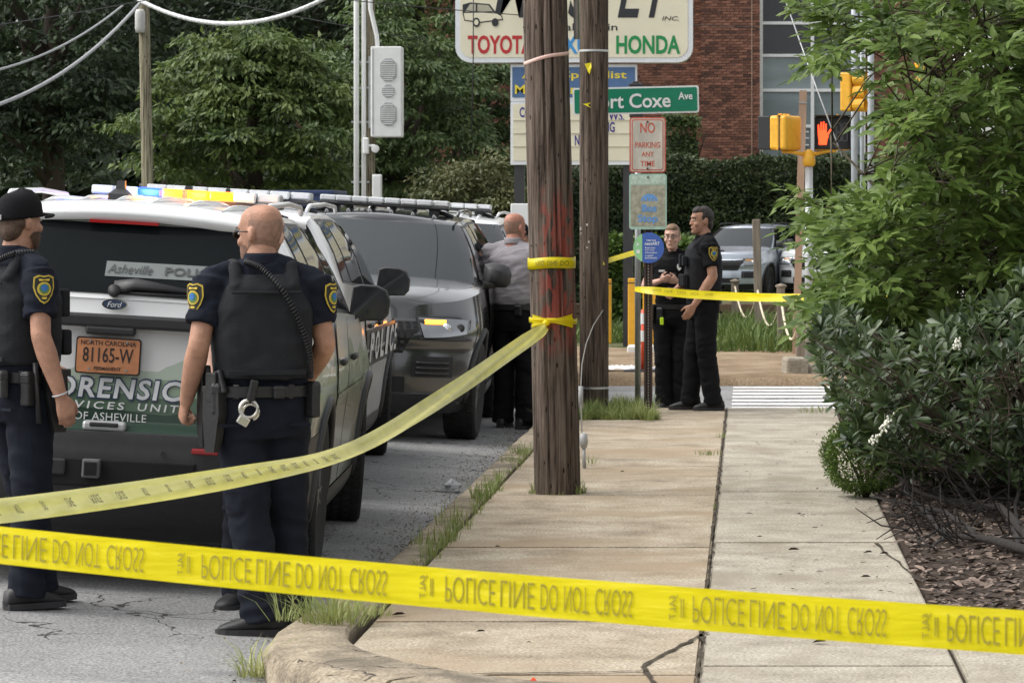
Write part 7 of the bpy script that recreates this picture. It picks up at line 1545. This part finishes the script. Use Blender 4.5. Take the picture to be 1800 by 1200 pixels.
# inner shaded leaves, so the shrub has body
n = 9000; q = []
while len(q) < n:
    u, v = random.uniform(1440, 1990), random.uniform(500, 850)
    if in_poly(u, v, [(a + (15 if a < 1600 else 0), b + 12) for a, b in lau_poly]): q.append(PX(u, v, random.uniform(19.2, 21.2)) - base2)
q = np.array(q); V_, F_ = leaf_arrays(q, rng.normal(0, 1, (n, 3)), rng.normal(0, .5, (n, 3)) + [[0, -.4, 1]], rng.uniform(.06, .10, n), rng.uniform(.02, .03, n), .1, 'dia', .1)
fast_mesh('inner_foliage', V_, F_, leafmat('leaf_laurel', (.016, .034, .014), (.052, .085, .034)), lau)
bkd = M('bark_dark', (.014, .0105, .009), .95, .35, 14, .8, 30, stretch=(1, 1, 1)); 
for pl_ in ([(1860, 985, 17.6), (1790, 965, 17.9), (1720, 945, 18.2), (1660, 930, 18.5), (1610, 880, 18.9), (1590, 850, 19.1)], [(1830, 960, 18.0), (1770, 905, 18.4), (1690, 880, 18.7), (1620, 860, 19.0), (1560, 822, 19.4)], [(1850, 900, 18.6), (1770, 880, 18.8), (1680, 850, 19.2), (1590, 820, 19.6)], [(1790, 962, 17.9), (1780, 900, 18.3), (1800, 830, 18.6), (1790, 740, 18.9)], [(1720, 940, 18.2), (1650, 900, 18.7), (1570, 880, 19.1), (1530, 870, 19.2)], [(1660, 930, 18.5), (1640, 960, 18.0), (1600, 940, 18.1)], [(1640, 860, 19.0), (1700, 780, 19.1), (1720, 700, 19.2)], [(1700, 880, 18.7), (1760, 840, 18.6), (1830, 780, 18.5)], [(1620, 880, 18.9), (1580, 905, 18.7), (1540, 885, 18.9)], [(1650, 925, 18.5), (1610, 955, 18.0)]):
    P = [PX(q[0], q[1], min(q[2], F * (EYE - .10) / (q[1] - V0))) - base2 for q in pl_]; n_ = len(P); f = [cat(P, i / 10 * (n_ - 1.001)) + Vector([random.gauss(0, .011) for _ in range(3)]) for i in range(11)]; r0 = .03 if n_ > 4 else (.018 if n_ == 4 else .011); g = MB(); g.tube(f, [r0 * (.9 - .07 * i) * random.uniform(.8, 1.15) for i in range(11)], 8); g.build('branch', bkd, lau, smooth=True)
g = MB()
for _ in range(120):
    u, v = random.uniform(1590, 1800), random.uniform(800, 955); Y = min(random.uniform(18.1, 19.4), F * (EYE - .12) / (v - V0)); p = PX(u, v, Y) - base2
    if p.z + base2.z < .06: continue
    d = Vector((random.gauss(-.5, .6), random.gauss(-.2, .4), random.gauss(.25, .5))).normalized() * random.uniform(.1, .3); g.tube([p, p + d * .5 + Vector((0, 0, random.gauss(0, .02))), p + d], [.005, .004, .002], 5)
g.build('dead_twigs', bkd, lau)['kind'] = 'stuff'
g = MB()
for _ in range(60):
    u, v = random.uniform(1690, 1800), random.uniform(640, 740); p = PX(u, v, random.uniform(18, 18.6)) - base2; d = Vector((random.gauss(.2, .5), random.gauss(-.2, .4), random.gauss(.1, .6))).normalized() * random.uniform(.1, .25); g.tube([p, p + d * .5 + Vector((0, 0, .015)), p + d], [.004, .003, .0015], 5)
g.build('grey_twigs', M('bark_grey', (.11, .085, .065)), lau)['kind'] = 'stuff'
wf = M('flower_white', (.72, .72, .62), .6, .1)
for cen in ([(1600, 712), (1580, 718), (1562, 738), (1552, 760), (1538, 775), (1528, 772)], [(1680, 598), (1682, 606), (1678, 613)]):
    f = bpy.data.objects.new('flower_spray', None); COL.objects.link(f); f.parent = lau; P = [PX(u, v, 17.85) - base2 for u, v in cen]; g = MB(); g.tube(P, .003, 5); g.build('flower_stalk', M('stalk_green', (.12, .16, .05), .7), f)
    g = MB()
    for i in range(46 if len(cen) > 3 else 22):
        c = cat(P, (len(P) - 1.001) * random.uniform(.35 if len(cen) > 3 else 0, 1)) + Vector([random.gauss(0, .010) for _ in range(3)]); g.loft(ell(c, (.006, .006, .008), None, 7, 5))
    g.build('blossom', wf, f, smooth=True)['kind'] = 'stuff'
# boxwood ball
cb_ = PX(1522, 806, 20.2); bx_ = thing('boxwood', 'small rounded bright green boxwood at the sidewalk edge', 'shrub', (cb_.x, 20.2, 0)); n = 9000; d = nrmz(rng.normal(size=(n, 3))); rad = rng.uniform(.6, 1, n) ** .5; sc_ = np.array([[.27, .26, .215]]); P = d * rad[:, None] * sc_ * (1 + .16 * vnoise(d * 4, 4))[:, None] + [[0, 0, .235]]; P = P[P[:, 2] > .01]; n = len(P); d = d[:n]
V_, F_ = leaf_arrays(P, rng.normal(0, .6, (n, 3)) + (P - [[0, 0, .2]]) * 4 + [[0, 0, .4]], rng.normal(0, .5, (n, 3)) + [[0, 0, 1]], rng.uniform(.016, .028, n), rng.uniform(.010, .015, n), .12, 'dia', .05); fast_mesh('foliage', V_, F_, leafmat('leaf_box', (.05, .10, .016), (.18, .27, .06), .4, .25, .4, 9.), bx_)
g = MB(); 
for k in range(9): a = k * .7; g.tube([(0, 0, -.02), (.06 * math.cos(a), .06 * math.sin(a), .15), (.17 * math.cos(a), .17 * math.sin(a), .33)], [.012, .008, .003], 6)
g.build('stems', bark_m, bx_, smooth=True)
